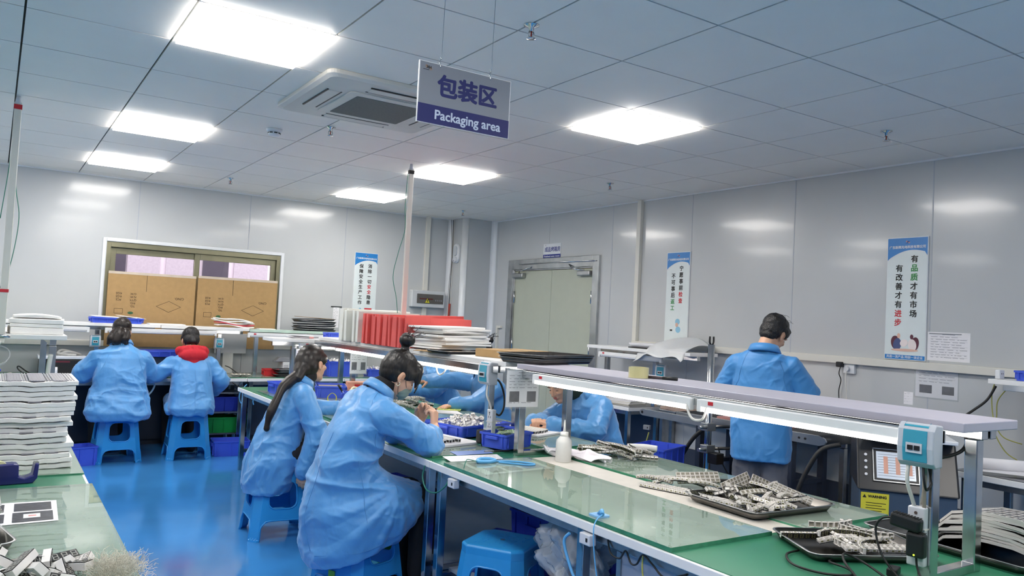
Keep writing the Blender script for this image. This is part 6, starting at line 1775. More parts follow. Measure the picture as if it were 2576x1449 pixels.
def cap(mb, p0, p1, r0, r1=None, n=14):
    """tapered capsule"""
    r1 = r0 if r1 is None else r1
    p0, p1 = Vector(p0), Vector(p1); d = p1 - p0; L = d.length
    if L < 1e-5:
        return mb.sph(p0, r0, n, 8)
    d /= L
    prof = []
    for a in (-80, -55, -28): prof.append((p0 + d * r0 * math.sin(R(a)), r0 * math.cos(R(a))))
    prof += [(p0, r0), (p1, r1)]
    for a in (28, 55, 80): prof.append((p1 + d * r1 * math.sin(R(a)), r1 * math.cos(R(a))))
    return mb.tube([p[0] for p in prof], [p[1] for p in prof], n)

def limb(mb, pts, rs, n=14):
    for i in range(len(pts) - 1): cap(mb, pts[i], pts[i + 1], rs[i], rs[i + 1], n)
    return mb

def loft(mb, st, n=28, e=2.5):
    """stations (centre, half depth, half width, lean) -> closed superelliptic tube"""
    rs = []
    for c, hx, hy, ln in st:
        c = Vector(c); ring = []
        ax = Vector((math.cos(ln), 0, -math.sin(ln)))
        for k in range(n):
            a = 2 * math.pi * k / n; ca, sa = math.cos(a), math.sin(a)
            x = hx * math.copysign(abs(ca) ** (2 / e), ca); y = hy * math.copysign(abs(sa) ** (2 / e), sa)
            ring.append(c + ax * x + Vector((0, y, 0)))
        rs.append(ring)
    return mb.rings(rs, True, True)

def ell(mb, H, c, r, n=20):
    vs = MB(); vs.sph((0, 0, 0), (1, 1, 1), n, 14)
    M = H @ Matrix.Translation(c) @ Matrix.Diagonal((r[0], r[1], r[2], 1))
    return mb.add(vs.v, vs.f, True, M)

def head_matrix(c, yaw=0, pitch=0, roll=0):
    return Matrix.Translation(c) @ Euler((R(roll), R(pitch), R(yaw)), 'XYZ').to_matrix().to_4x4()

def hand(mb, w, d, n, s, curl=(25, 35, 25), spread=.10, thumb=(.5, .6), k=1.0, each=(0, 4, 8, 14)):
    """palm and five fingers; d forward, n palm side, s thumb side"""
    w, d, n, s = Vector(w), Vector(d).normalized(), Vector(n), Vector(s)
    n = (n - d * n.dot(d)).normalized(); s = (s - d * s.dot(d)); s = (s - n * s.dot(n)).normalized()
    kn = []
    for i, (a, b) in enumerate(((.030, .086), (.010, .090), (-.010, .086), (-.028, .078))):
        q = w + d * b * k + s * a * k; kn.append(q)
        cap(mb, w + s * a * .55 * k + d * .01, q, .0155 * k, .0125 * k, 10)
    cap(mb, kn[0] - d * .02, kn[3] - d * .02, .013 * k, .011 * k, 10)
    for i, L in enumerate((.070, .078, .072, .056)):
        p = kn[i]; ang = 0; dd = (d + s * spread * (1.2 - .8 * i)).normalized()
        for j, (fr, r0, r1) in enumerate(((.45, .0098, .0088), (.31, .0088, .0080), (.24, .0080, .0064))):
            ang += R(curl[j] + each[i])
            v = dd * math.cos(ang) + n * math.sin(ang)
            q = p + v * L * fr * k; cap(mb, p, q, r0 * k, r1 * k, 10); p = q
    p = w + d * .022 * k + s * .026 * k + n * .006
    v1 = (d * .62 + s * thumb[0] + n * .32).normalized(); v2 = (d * .8 + n * thumb[1] + s * .05).normalized()
    q = p + v1 * .046 * k; cap(mb, p, q, .0145 * k, .0108 * k, 10)
    q2 = q + ((v1 + v2) / 2).normalized() * .030 * k; cap(mb, q, q2, .0108 * k, .0096 * k, 10)
    cap(mb, q2, q2 + v2 * .026 * k, .0096 * k, .0075 * k, 10)

def head_skin(mb, H):
    ell(mb, H, (-.008, 0, .035), (.094, .075, .085)); ell(mb, H, (.032, 0, -.028), (.060, .061, .085))
    ell(mb, H, (.058, 0, -.088), (.034, .036, .030)); ell(mb, H, (.02, 0, -.07), (.055, .054, .045))
    nb = MB(); cap(nb, (.088, 0, .012), (.104, 0, -.030), .0085, .0125, 12); mb.add(nb.v, nb.f, True, H)
    for sy in (-1, 1):
        ell(mb, H, (.086, sy * .011, -.032), (.012, .009, .009)); ell(mb, H, (.062, sy * .035, -.022), (.030, .022, .020))
        ell(mb, H, (.074, sy * .030, .020), (.014, .026, .010))
        ell(mb, H, (-.008, sy * .077, -.012), (.019, .0085, .031)); ell(mb, H, (-.002, sy * .076, -.036), (.010, .007, .012))
    ell(mb, H, (.086, 0, -.058), (.012, .024, .016))

def face_parts(t, H, closed=False, lips=True):
    for sy in (-1, 1):
        b = MB()
        if closed: ell(b, H, (.0805, sy * .031, -.004), (.004, .0155, .0022))
        else: ell(b, H, (.0795, sy * .031, .001), (.004, .0135, .0052))
        b.build('eye', m_iris, t)
        b = MB(); ell(b, H, (.0835, sy * .033, .0235), (.004, .019, .0032)); b.build('eyebrow', m_brow, t)
    if lips:
        b = MB(); ell(b, H, (.0955, 0, -.0535), (.006, .020, .0042)); ell(b, H, (.0945, 0, -.0615), (.006, .017, .0048)); b.build('lips', m_lip, t)
    for sy in (-1, 1):
        b = MB(); ell(b, H, (-.002, sy * .0835, -.010), (.009, .003, .018)); b.build('inner_ear', mat('ear_fold_skin', '#b98468', .55), t)

def hair_cap(mb, H, low=.0):
    ell(mb, H, (-.026, 0, .046), (.104, .083, .086), 24); ell(mb, H, (-.046, 0, -.008 - low), (.070, .079, .080), 20)
    for sy in (-1, 1): ell(mb, H, (.012, sy * .062, .035), (.055, .022, .045))
def strands(name, m, t, H, lines, r=.0012):
    b = MB()
    for L in lines: b.tube([H @ Vector(p) for p in spl(L, 5)], r, 5)
    return b.build(name, m, t)

def neck_torso(mb, H, nb, chest, pelvis):
    hb = H @ Vector((-.022, 0, -.055))
    cap(mb, hb, nb, .052, .058, 18); cap(mb, nb, chest, .06, .07); cap(mb, chest, pelvis, .07, .075)

def shoe(name, t, ankle, dirv, m=None):
    a = Vector(ankle); d = Vector(dirv).normalized(); b = MB()
    cap(b, (a.x - d.x * .05, a.y - d.y * .05, .04), (a.x + d.x * .14, a.y + d.y * .14, .03), .042, .034)
    cap(b, (a.x, a.y, .09), (a.x, a.y, .05), .045, .045)
    return blob(b, name, m or m_shoe, t, .008, 3)

def sleeve(mb, sh, el, wr, r=(.078, .066, .056)):
    sh = Vector(sh) + Vector((0, 0, -.012)); el = Vector(el)
    cap(mb, sh + Vector((.0, -sh.y * .72, .055)), sh, .045, r[0] * .93, 18)
    limb(mb, [sh, sh.lerp(el, .35), el, wr], (r[0] * .93, r[0] * .95, r[1], r[2]), 18)
    d = (Vector(wr) - Vector(el)).normalized(); cap(mb, Vector(wr) - d * .02, Vector(wr) + d * .012, r[2] + .002, r[2] + .003, 18)

def collar(t, c, lean, r=.075, h=.045, m=m_coat, open_=50, tilt=0.0, flare=.03):
    """folded shirt collar, open at the front"""
    c = Vector(c); b = MB(); n = 26; rows = []
    for (rr, zz) in ((r * .92, 0.012), (r * .90, h), (r + .012, h + .004), (r + flare, .004), (r + flare - .006, -.004)):
        row = []
        for k in range(n + 1):
            a = R(open_ + (360 - 2 * open_) * k / n)
            p = Vector((rr * math.cos(a) * .95, rr * math.sin(a) * 1.05, zz - .028 * (1 - math.cos(a)) * 0 + .012 * -math.cos(a)))
            p = Matrix.Rotation(lean, 3, 'Y') @ p
            row.append(c + p)
        rows.append(row)
    vs = [p for r_ in rows for p in r_]; w = n + 1
    fs = [(j * w + i, j * w + i + 1, (j + 1) * w + i + 1, (j + 1) * w + i) for j in range(len(rows) - 1) for i in range(n)]
    b.add(vs, fs, True)
    return b.build('collar', m, t, solid=.004)

def turtleneck(t, nb, H, m=m_knit, r=.062):
    hb = H @ Vector((-.02, 0, -.078)); b = MB(); cap(b, nb, Vector(nb).lerp(hb, .8), r + .012, r); return blob(b, 'turtleneck', m, t, .007, 4)

from mathutils.bvhtree import BVHTree
m_seam_c = mat('coat_seam_stitching', '#4a8ac2', .6)
def seams_on(t, o, lines, m=None, r=.0013, raise_=.0008):
    """stitched seam lines lying on the cloth surface"""
    me = o.data; tree = BVHTree.FromPolygons([v.co[:] for v in me.vertices], [tuple(p.vertices) for p in me.polygons])
    for L in lines:
        P = []
        for p in spl(L, 10):
            q = tree.find_nearest(p)
            if q[0] is not None: P.append(q[0] + q[1] * raise_)
        for _ in range(5): P = [P[0]] + [(P[i - 1] + P[i] * 2 + P[i + 1]) / 4 for i in range(1, len(P) - 1)] + [P[-1]]
        if len(P) > 2: MB().tube(P, r, 5).build('seam', m or m_seam_c, o)
def seam(t, pts, m, r=.0022, name='seam'):
    return MB().tube(spl(pts, 6), r, 5).build(name, m, t)

# ---------------------------------------------------------------- A: broad worker at the left of the back bench
def person_a():
    t = thing('person', 'broad person in blue coat with low brown ponytail, seated at back bench left', 'person', (1.03, 8.16, 0), R(90), None)
    H = head_matrix((.10, .0, 1.195), -6, 22, 3); nb, chest, pel = Vector((.03, 0, 1.06)), Vector((.0, 0, .90)), Vector((-.02, 0, .58))
    eL, wL, eR, wR = Vector((.10, .30, .80)), Vector((.36, .19, .80)), Vector((.08, -.28, .79)), Vector((.34, -.17, .80))
    b = MB(); head_skin(b, H); neck_torso(b, H, nb, chest, pel)
    limb(b, [(.0, .16, .92), eL, wL], (.042, .042, .03)); limb(b, [(.0, -.16, .92), eR, wR], (.042, .042, .03))
    hand(b, wL, (.9, -.4, -.15), (0, -.2, -1), (0, -1, 0)); hand(b, wR, (.9, .4, -.15), (0, .2, -1), (0, 1, 0))
    for s in (-1, 1): limb(b, [(0, s * .10, .55), (.40, s * .13, .52), (.36, s * .13, .09)], (.08, .055, .035))
    blob(b, 'body', m_skin, t, .006, 3); face_parts(t, H)
    b = MB()
    loft(b, [((-.06, 0, .40), .20, .255, 0), ((-.05, 0, .47), .225, .275, 0), ((-.03, 0, .58), .205, .255, 0), ((-.03, 0, .70), .165, .225, 0), ((-.02, 0, .84), .15, .215, .05), ((.0, 0, .95), .135, .21, .1), ((.02, 0, 1.02), .105, .175, .2), ((.03, 0, 1.07), .075, .10, .2), ((.035, 0, 1.10), .06, .07, .2)])
    sleeve(b, (.0, .19, .965), eL, wL, (.092, .085, .062)); sleeve(b, (.0, -.19, .965), eR, wR, (.092, .085, .062))
    for s in (-1, 1): cap(b, (.0, s * .12, .54), (.26, s * .13, .53), .115, .10)
    o = blob(b, 'coat', m_coat, t, .007, 12, cloth(3, .0095))
    seams_on(t, o, [[(-.02, s * .07, 1.07), (-.12, s * .13, .98), (-.16, s * .19, .86)] for s in (-1, 1)] + [[(-.3, .22, .70), (-.3, 0, .69), (-.3, -.22, .70)]])
    collar(t, (.035, 0, 1.075), .25, .07, .035)
    b = MB()
    for s in (-1, 1): limb(b, [(0, s * .11, .55), (.40, s * .13, .52), (.36, s * .13, .10)], (.11, .085, .065))
    blob(b, 'trousers', m_trouser, t, .01, 4)
    for s in (-1, 1): shoe('shoe', t, (.36, s * .13, .08), (1, 0, 0))
    b = MB(); hair_cap(b, H, .01); limb(b, [H @ Vector(p) for p in ((-.09, .01, -.03), (-.115, .015, -.07), (-.105, .03, -.125), (-.085, .05, -.155))], (.045, .05, .045, .018))
    limb(b, [H @ Vector(p) for p in ((-.06, .05, -.04), (-.085, .075, -.10), (-.075, .10, -.15))], (.045, .042, .014)); limb(b, [H @ Vector(p) for p in ((-.08, -.03, -.04), (-.10, -.03, -.10), (-.09, -.05, -.14))], (.05, .045, .02))
    limb(b, [H @ Vector(p) for p in ((-.06, -.05, -.05), (-.08, -.045, -.12), (-.085, -.04, -.165))], (.035, .025, .008))
    blob(b, 'hair', m_hairlong, t, .005, 3, lambda P, N: .003 * vnoise(P * np.array([150, 150, 16.]), 4) * .5)
    strands('loose_hair', m_hairlong, t, H, [[(-.1, y, -.05), (-.12, y * 1.2, -.1), (-.11 + rnd(-.02, .02), y * 1.5, -.17)] for y in [-.05 + .012 * i for i in range(10)]])
person_a()

# ---------------------------------------------------------------- B: red hood
def person_b():
    t = thing('person', 'person in blue coat with red hood, seated at the back bench', 'person', (1.665, 8.17, 0), R(91))
    H = head_matrix((.15, .0, 1.125), 0, 32, 0); nb, chest, pel = Vector((.06, 0, 1.0)), Vector((.03, 0, .86)), Vector((-.02, 0, .57))
    eL, wL, eR, wR = Vector((.08, .305, .79)), Vector((.34, .18, .79)), Vector((.0, -.285, .74)), Vector((.14, -.255, .63))
    b = MB(); head_skin(b, H); neck_torso(b, H, nb, chest, pel)
    limb(b, [(.03, .14, .88), eL, wL], (.04, .04, .028)); limb(b, [(.03, -.14, .88), eR, wR], (.04, .04, .028))
    hand(b, wL, (.9, -.4, -.15), (0, -.2, -1), (0, -1, 0)); hand(b, wR, (.75, .2, -.5), (-.3, .8, -.2), (.4, .2, .8), (30, 40, 25))
    for s in (-1, 1): limb(b, [(0, s * .09, .55), (.38, s * .11, .51), (.33, s * .11, .09)], (.075, .055, .035))
    blob(b, 'body', m_skin2, t, .006, 3); face_parts(t, H)
    b = MB()
    loft(b, [((-.05, 0, .425), .165, .20, 0), ((-.05, 0, .49), .185, .215, 0), ((-.03, 0, .60), .16, .20, 0), ((-.02, 0, .72), .135, .185, .05), ((.01, 0, .84), .13, .185, .15), ((.04, 0, .92), .11, .18, .25), ((.06, 0, .98), .085, .14, .3), ((.07, 0, 1.02), .06, .075, .3)])
    sleeve(b, (.04, .165, .915), eL, wL, (.08, .07, .055)); sleeve(b, (.04, -.165, .915), eR, wR, (.082, .078, .058))
    cap(b, eR, eR + Vector((.05, .0, -.06)), .076, .06)
    for s in (-1, 1): cap(b, (.0, s * .10, .53), (.24, s * .11, .52), .10, .09)
    cap(b, (-.06, .20, .44), (-.02, .18, .50), .035, .05)
    o = blob(b, 'coat', m_coat, t, .007, 12, cloth(8, .010, 1.1))
    seams_on(t, o, [[(-.3, .0, .93), (-.3, .005, .7), (-.3, 0, .45)], [(-.3, .19, .68), (-.3, 0, .675), (-.3, -.19, .68)], [(-.02, .07, 1.0), (-.1, .14, .92), (-.12, .18, .8)], [(-.02, -.07, 1.0), (-.1, -.14, .92), (-.12, -.18, .8)]])
    b = MB()
    for s in (-1, 1): limb(b, [(0, s * .10, .54), (.38, s * .11, .51), (.33, s * .11, .10)], (.10, .08, .06))
    blob(b, 'trousers', m_trouser, t, .01, 4)
    for s in (-1, 1): shoe('shoe', t, (.33, s * .11, .08), (1, 0, 0))
    b = MB()
    for k in range(14):
        a = 2 * math.pi * k / 14; p = Vector((.055 + .075 * math.cos(a), .105 * math.sin(a), 1.025 - .02 * math.cos(a)))
        b.sph(p, (.048, .052, .05), 12, 8)
    b.sph((-.04, 0, .99), (.055, .125, .075), 16, 10); b.sph((-.045, 0, .93), (.045, .075, .055), 14, 10)
    b.sph((-.0, .09, .985), (.05, .05, .05), 12, 8); b.sph((-.0, -.09, .985), (.05, .05, .05), 12, 8)
    blob(b, 'hood', m_red, t, .007, 6, cloth(31, .008, 1.6), label='red hood folded down over the collar')
    b = MB(); hair_cap(b, H); cap(b, H @ Vector((-.095, 0, -.02)), H @ Vector((-.10, 0, -.06)), .035, .03)
    blob(b, 'hair', m_hairblk, t, .005, 3, lambda P, N: .002 * vnoise(P * np.array([80, 80, 20.]), 4))
person_b()

# ---------------------------------------------------------------- C: long ponytail, turned to the right
def person_c():
    t = thing('person', 'person in blue coat with very long dark ponytail, seated beside the central bench', 'person', (1.655, 5.27, 0), 0)
    H = head_matrix((.215, .03, 1.125), 27, 8, -4); nb, chest, pel = Vector((.13, 0, 1.01)), Vector((.08, 0, .86)), Vector((-.03, 0, .56))
    eL, wL, eR, wR = Vector((.26, .24, .79)), Vector((.44, .12, .80)), Vector((.175, -.235, .69)), Vector((.105, -.235, .455))
    b = MB(); head_skin(b, H); neck_torso(b, H, nb, chest, pel)
    limb(b, [(.09, .13, .87), eL, wL], (.04, .038, .027)); limb(b, [(.09, -.13, .87), eR, wR], (.04, .038, .027))
    hand(b, wL, (.9, -.2, -.2), (0, -.2, -1), (0, -1, 0)); hand(b, wR, (-.18, .02, -1), (.5, .9, 0), (.9, -.3, 0), (22, 30, 20), k=.95)
    for s in (-1, 1): limb(b, [(0, s * .09, .54), (.40, s * .09, .50), (.36, s * .09, .09)], (.075, .05, .034))
    blob(b, 'body', m_skin, t, .005, 3); face_parts(t, H)
    b = MB()
    loft(b, [((-.075, .0, .285), .15, .19, 0), ((-.065, 0, .36), .165, .205, 0), ((-.04, 0, .48), .17, .205, 0), ((-.01, 0, .60), .145, .18, .1), ((.03, 0, .73), .125, .165, .2), ((.075, 0, .85), .115, .165, .25), ((.105, 0, .94), .095, .16, .3), ((.125, 0, .99), .07, .115, .35), ((.135, 0, 1.025), .055, .065, .35)])
    sleeve(b, (.105, -.155, .93), eR, wR, (.078, .072, .060)); sleeve(b, (.105, .155, .93), eL, wL, (.075, .065, .052))
    cap(b, (.0, -.09, .50), (.2, -.1, .50), .10, .07); cap(b, (.0, .09, .50), (.2, .1, .50), .10, .07)
    o = blob(b, 'coat', m_coat, t, .0055, 14, cloth(14, .0115, .9))
    seams_on(t, o, [[(.11, -.06, 1.02), (.05, -.13, .96), (.05, -.16, .82)], [(-.3, -.02, .92), (-.3, -.02, .6), (-.3, -.02, .32)]])
    collar(t, (.135, 0, .995), .42, .070, .04)
    for z in (.62, .70): MB().sph((.19, -.13, z), (.007, .007, .007), 10, 6).build('button', m_button, t)
    turtleneck(t, nb, H)
    b = MB(); loft(b, [((.285, -.10, .56), .045, .08, -.2), ((.325, -.10, .61), .05, .095, 0), ((.30, -.08, .69), .05, .09, .1), ((.22, -.04, .76), .05, .10, .1)])
    m_hound = mat('houndstooth_cloth', '#e8e6e2', .8, var=0)
    nt = m_hound.node_tree; ck = nt.nodes.new('ShaderNodeTexChecker'); ck.inputs['Scale'].default_value = 60; ck.inputs[1].default_value = (.8, .79, .76, 1); ck.inputs[2].default_value = (.01, .01, .012, 1)
    tc = nt.nodes.new('ShaderNodeTexCoord'); nz = nt.nodes.new('ShaderNodeTexNoise'); nz.inputs['Scale'].default_value = 70
    mx = nt.nodes.new('ShaderNodeMixRGB'); mx.inputs[0].default_value = .012; nt.links.new(tc.outputs['Object'], mx.inputs[1]); nt.links.new(nz.outputs['Color'], mx.inputs[2])
    nt.links.new(mx.outputs[0], ck.inputs['Vector']); nt.links.new(ck.outputs[0], nt.nodes['Principled BSDF'].inputs['Base Color'])
    blob(b, 'blouse_hem', m_hound, t, .008, 4, cloth(40, .005), label='black and white checked blouse hem')
    b = MB()
    for s in (-1, 1): limb(b, [(0, s * .09, .53), (.42, s * .09, .50), (.37, s * .09, .12)], (.095, .085, .065))
    blob(b, 'trousers', m_trouser, t, .009, 4)
    for s in (-1, 1):
        shoe('shoe', t, (.36, s * .09, .08), (1, -.1, 0)); MB().sph((.325, s * .09, .06), (.035, .04, .05), 12, 8).build('shoe_heel', m_insole, t)
    b = MB(); hair_cap(b, H, .012)
    ell(b, H, (-.07, -.0, .0), (.078, .078, .092)); ell(b, H, (-.095, -.005, -.035), (.058, .062, .072))
    limb(b, [H @ Vector((-.10, -.005, -.03)), H @ Vector((-.13, -.012, -.07)), H @ Vector((-.15, -.02, -.11))], (.056, .046, .036))
    tail = [H @ Vector((-.13, -.015, -.08)), Vector((.035, -.03, .985)), Vector((-.012, -.06, .91)), Vector((-.055, -.075, .82)), Vector((-.075, -.08, .75)), Vector((-.08, -.08, .70))]
    tail = [p + Vector((-.045, -.045, 0)) if i else p for i, p in enumerate(tail)]
    limb(b, spl(tail, 3), [.036 + .004 * math.sin(i * .9) - .0011 * i for i in range(15)] + [.006])
    blob(b, 'hair', m_hairlong, t, .0045, 4, None, label='long dark brown hair tied in a ponytail down the back')
person_c()

# ---------------------------------------------------------------- D: bun, mask, at the near corner
def person_d():
    t = thing('person', 'person in blue coat with hair bun, face mask and earring, bent over parts', 'person', (1.60, 3.95, 0), R(2))
    H = head_matrix((.285, -.01, 1.165), -8, 38, 2); nb, chest, pel = Vector((.165, 0, 1.08)), Vector((.10, 0, .92)), Vector((-.01, 0, .58))
    eR, wR, eL, wL = Vector((.375, -.215, .815)), Vector((.455, -.125, .885)), Vector((.40, .20, .80)), Vector((.455, .045, .90))
    b = MB(); head_skin(b, H); neck_torso(b, H, nb, chest, pel)
    limb(b, [(.12, -.14, .93), eR, wR], (.04, .042, .030)); limb(b, [(.12, .14, .93), eL, wL], (.04, .04, .028))
    hand(b, wR, (.12, .30, .95), (-.55, .75, 0), (.3, -.1, .5), (38, 55, 35), .05, (.35, .8), 1.0)
    hand(b, wL, (.12, -.35, .8), (-.2, -.8, 0), (-.5, .0, .4), (32, 48, 30), .05, (.35, .8), 1.0)
    for s in (-1, 1): limb(b, [(0, s * .09, .56), (.42, s * .10, .52), (.40, s * .10, .09)], (.08, .055, .035))
    blob(b, 'body', m_skin, t, .0045, 3); face_parts(t, H, True, False)
    b = MB()
    loft(b, [((.07, -.01, .275), .25, .24, -.34), ((.085, -.01, .33), .28, .25, -.28), ((.115, -.01, .42), .31, .255, -.12), ((.125, -.01, .51), .315, .245, 0), ((.12, 0, .575), .305, .225, 0), ((.05, 0, .63), .22, .20, 0), ((.0, 0, .72), .155, .185, .1), ((.045, 0, .84), .145, .185, .25), ((.095, 0, .94), .125, .185, .32), ((.135, 0, 1.02), .095, .17, .4), ((.16, 0, 1.065), .07, .115, .45), ((.175, 0, 1.095), .055, .065, .45)])
    sleeve(b, (.13, -.165, .985), eR, eR + (wR - eR) * .42, (.086, .078, .062)); sleeve(b, (.13, .165, .985), eL, wL - (wL - eL) * .25, (.08, .07, .055))
    cap(b, eR + Vector((-.03, .0, .03)), eR + Vector((.02, .02, -.01)), .08, .074)
    f1, f2 = cloth(27, .0125, .85), cloth(77, .016, .42)
    def fold_d(P, N):
        w_ = np.clip((P[:, 2] - .50) / .2, 0, 1)
        k = .010 * np.exp(-((P[:, 2] - .61 + .10 * P[:, 0]) / .016) ** 2) * (P[:, 0] < .2)
        rays = np.sin(np.arctan2(P[:, 2] - .60, P[:, 0] - .22) * 15 + 1.5 * vnoise(P * 6, 3)); rays = .007 * np.clip(rays, -.2, 1) * (1 - w_) * np.clip((np.hypot(P[:, 0] - .22, P[:, 2] - .6) - .05) * 6, 0, 1)
        return f1(P, N) * (.25 + .75 * w_) + f2(P, N) * (1 - w_) * .8 + k + rays
    o = blob(b, 'coat', m_coat, t, .0055, 14, fold_d)
    seams_on(t, o, [[(.15, -.06, 1.09), (.07, -.14, 1.03), (.07, -.2, .90), (.08, -.21, .80)], [(.0, -.3, .80), (-.01, -.3, .62), (.02, -.3, .40)], [(-.4, -.10, 1.0), (-.4, -.10, .7), (-.4, -.10, .30)], [(-.3, -.15, .30), (-.1, -.4, .285), (.15, -.4, .305), (.35, -.35, .37)]])
    collar(t, (.165, 0, 1.06), .52, .073, .045)
    turtleneck(t, nb, H)
    b = MB()
    for s in (-1, 1): limb(b, [(0, s * .10, .53), (.44, s * .10, .49), (.42, s * .10, .11)], (.09, .085, .065))
    blob(b, 'trousers', m_trouser, t, .009, 4)
    for s in (-1, 1): shoe('shoe', t, (.42, s * .10, .08), (1, 0, 0))
    b = MB(); hair_cap(b, H)
    ell(b, H, (.045, 0, .075), (.058, .066, .046)); ell(b, H, (-.055, 0, .02), (.075, .08, .09))
    for sy in (-1, 1): limb(b, [H @ Vector(p) for p in ((.06, sy * .05, .07), (.085, sy * .058, .03), (.098, sy * .055, -.005))], (.026, .018, .005))
    cap(b, H @ Vector((-.06, 0, .11)), H @ Vector((-.085, 0, .15)), .026, .022)
    ell(b, H, (-.095, 0, .165), (.040, .042, .036)); ell(b, H, (-.10, .02, .18), (.03, .03, .028)); ell(b, H, (-.085, -.02, .175), (.03, .03, .03))
    blob(b, 'hair', m_hair, t, .0045, 3, lambda P, N: .0014 * vnoise(P * np.array([150, 190, 40.]), 4), label='dark hair pinned up in a messy bun')
    random.seed(4)
    strands('loose_hair', m_hair, t, H, [[(-.095 + .2 * u, .2 * v, .18), (-.095 + .7 * u, .7 * v, .212), (-.09 + 1.25 * u, 1.25 * v + .004, .238 + w_)] for u, v, w_ in [(rnd(-.05, .045), rnd(-.05, .05), rnd(-.01, .035)) for i in range(22)]]
            + [[(.085, sy * rnd(.03, .06), .05), (.105, sy * rnd(.04, .06), .015), (.115, sy * rnd(.045, .06), -.03)] for sy in (-1, 1) for i in range(8)]
            , .0011)
    b = MB(); ell(b, H, (.066, 0, -.062), (.046, .056, .050)); ell(b, H, (.088, 0, -.035), (.026, .034, .03))
    blob(b, 'face_mask', m_mask, t, .005, 3, lambda P, N: .0015 * np.sin(P[:, 2] * 300))
    b = MB()
    for sy in (-1, 1):
        b.tube([H @ Vector(p) for p in spl([(.06, sy * .053, -.035), (.03, sy * .068, -.012), (.002, sy * .082, .012)], 5)], .0016, 6)
        b.tube([H @ Vector(p) for p in spl([(.045, sy * .052, -.09), (.02, sy * .064, -.066), (-.002, sy * .080, -.035)], 5)], .0016, 6)
    b.build('mask_strap', m_black, t)
    b = MB()
    for k in range(9):
        a = R(200 + 30 * k); b.sph(H @ Vector((.0 + .009 * math.cos(a), -.081, -.052 + .011 * math.sin(a))), .0032, 8, 6)
    b.build('earring', mat('pearl_gold', '#e8dcc0', .2, .4), t)
    MB().cbox((.485, -.04, .975), (.05, .012, .012)).build('held_part', m_black, t)
person_d()

# ---------------------------------------------------------------- workers on the far side of the bench
def across(label, loc, rz, Hc, Hrot, eL, wL, eR, wR, hands, seed, hairfn, mask=False, closed=True, lean=.12, coatm=m_coat, fold=.009, glow=None):
    t = thing('person', label, 'person', loc, R(rz))
    H = head_matrix(Hc, *Hrot); nb, chest, pel = Vector((lean, 0, 1.03)), Vector((lean * .6, 0, .88)), Vector((-.02, 0, .57))
    eL, wL, eR, wR = Vector(eL), Vector(wL), Vector(eR), Vector(wR)
    b = MB(); head_skin(b, H); neck_torso(b, H, nb, chest, pel)
    limb(b, [(lean * .7, .14, .90), eL, wL], (.04, .04, .028)); limb(b, [(lean * .7, -.14, .90), eR, wR], (.04, .04, .028))
    for a in hands: hand(b, *a)
    for s in (-1, 1): limb(b, [(0, s * .09, .55), (.40, s * .10, .51), (.36, s * .10, .09)], (.08, .055, .035))
    blob(b, 'body', m_skin, t, .005, 3); face_parts(t, H, closed)
    b = MB()
    loft(b, [((-.05, 0, .40), .16, .205, 0), ((-.04, 0, .50), .18, .215, 0), ((-.02, 0, .62), .15, .20, .05), ((lean * .3, 0, .76), .135, .185, .15), ((lean * .6, 0, .88), .125, .185, .25), ((lean * .85, 0, .965), .10, .175, .3), ((lean, 0, 1.02), .07, .11, .35), ((lean * 1.1, 0, 1.05), .055, .065, .35)])
    sleeve(b, (lean * .8, .165, .94), eL, wL - (wL - eL).normalized() * .01, (.082, .075, .058)); sleeve(b, (lean * .8, -.165, .94), eR, wR - (wR - eR).normalized() * .01, (.082, .075, .058))
    for s in (-1, 1): cap(b, (.0, s * .10, .53), (.24, s * .11, .52), .10, .09)
    blob(b, 'coat', coatm, t, .0065, 12, cloth(seed, .0115)); collar(t, (lean, 0, 1.005), .4, .072, .042, coatm)
    b = MB()
    for s in (-1, 1): limb(b, [(0, s * .10, .54), (.40, s * .10, .51), (.36, s * .10, .11)], (.10, .08, .06))
    blob(b, 'trousers', m_trouser, t, .01, 4)
    for s in (-1, 1): shoe('shoe', t, (.36, s * .10, .08), (1, 0, 0))
    b = MB(); hair_cap(b, H); hairfn(b, H)
    blob(b, 'hair', m_hairblk, t, .005, 3, lambda P, N: .0025 * vnoise(P * np.array([80, 80, 20.]), 4))
    return t, H
def hair_e(b, H):
    cap(b, H @ Vector((-.09, 0, .06)), H @ Vector((-.13, 0, .075)), .028, .022); ell(b, H, (-.145, .0, .08), (.03, .035, .03))
te, He = across('person in blue coat reaching an arm across the middle bench, face behind the breaker box', (3.60, 5.66, 0), 180, (.14, -.02, 1.165), (0, 34, 0),
    (.32, .19, .80), (.47, .15, .795), (.31, -.19, .96), (.57, -.15, .95),
    [((.47, .15, .795), (.9, -.1, -.15), (0, 0, -1), (.1, -1, 0), (10, 15, 10), .25), ((.57, -.15, .95), (1, .1, -.05), (0, .3, -1), (0, 1, 0), (20, 30, 20), .1)], 51, hair_e)
b = MB()
b.tube([te.matrix_world @ Vector((0, 0, 0))] * 2, .001) if False else None
MB().rings([[(.455 + .004 * z, .15 + r * math.cos(a), .797 + r * math.sin(a)) for a in [2 * math.pi * k / 20 for k in range(20)]] for r, z in ((.034, -1), (.034, 1), (.031, 1), (.031, -1))], False, True, True).build('bracelet', m_trim, te)
strands('loose_hair', m_hairblk, te, He, [[(-.145, rnd(-.02, .02), .08), (-.17 + rnd(-.02, .02), rnd(-.04, .04), .1), (-.19 + rnd(-.02, .03), rnd(-.06, .06), .11 + rnd(-.03, .03))] for i in range(14)], .0016)
def hair_f(b, H):
    limb(b, [H @ Vector(p) for p in ((-.08, 0, .08), (-.115, 0, .115), (-.15, .01, .125), (-.185, .02, .10), (-.20, .025, .07))], (.026, .018, .026, .024, .008))
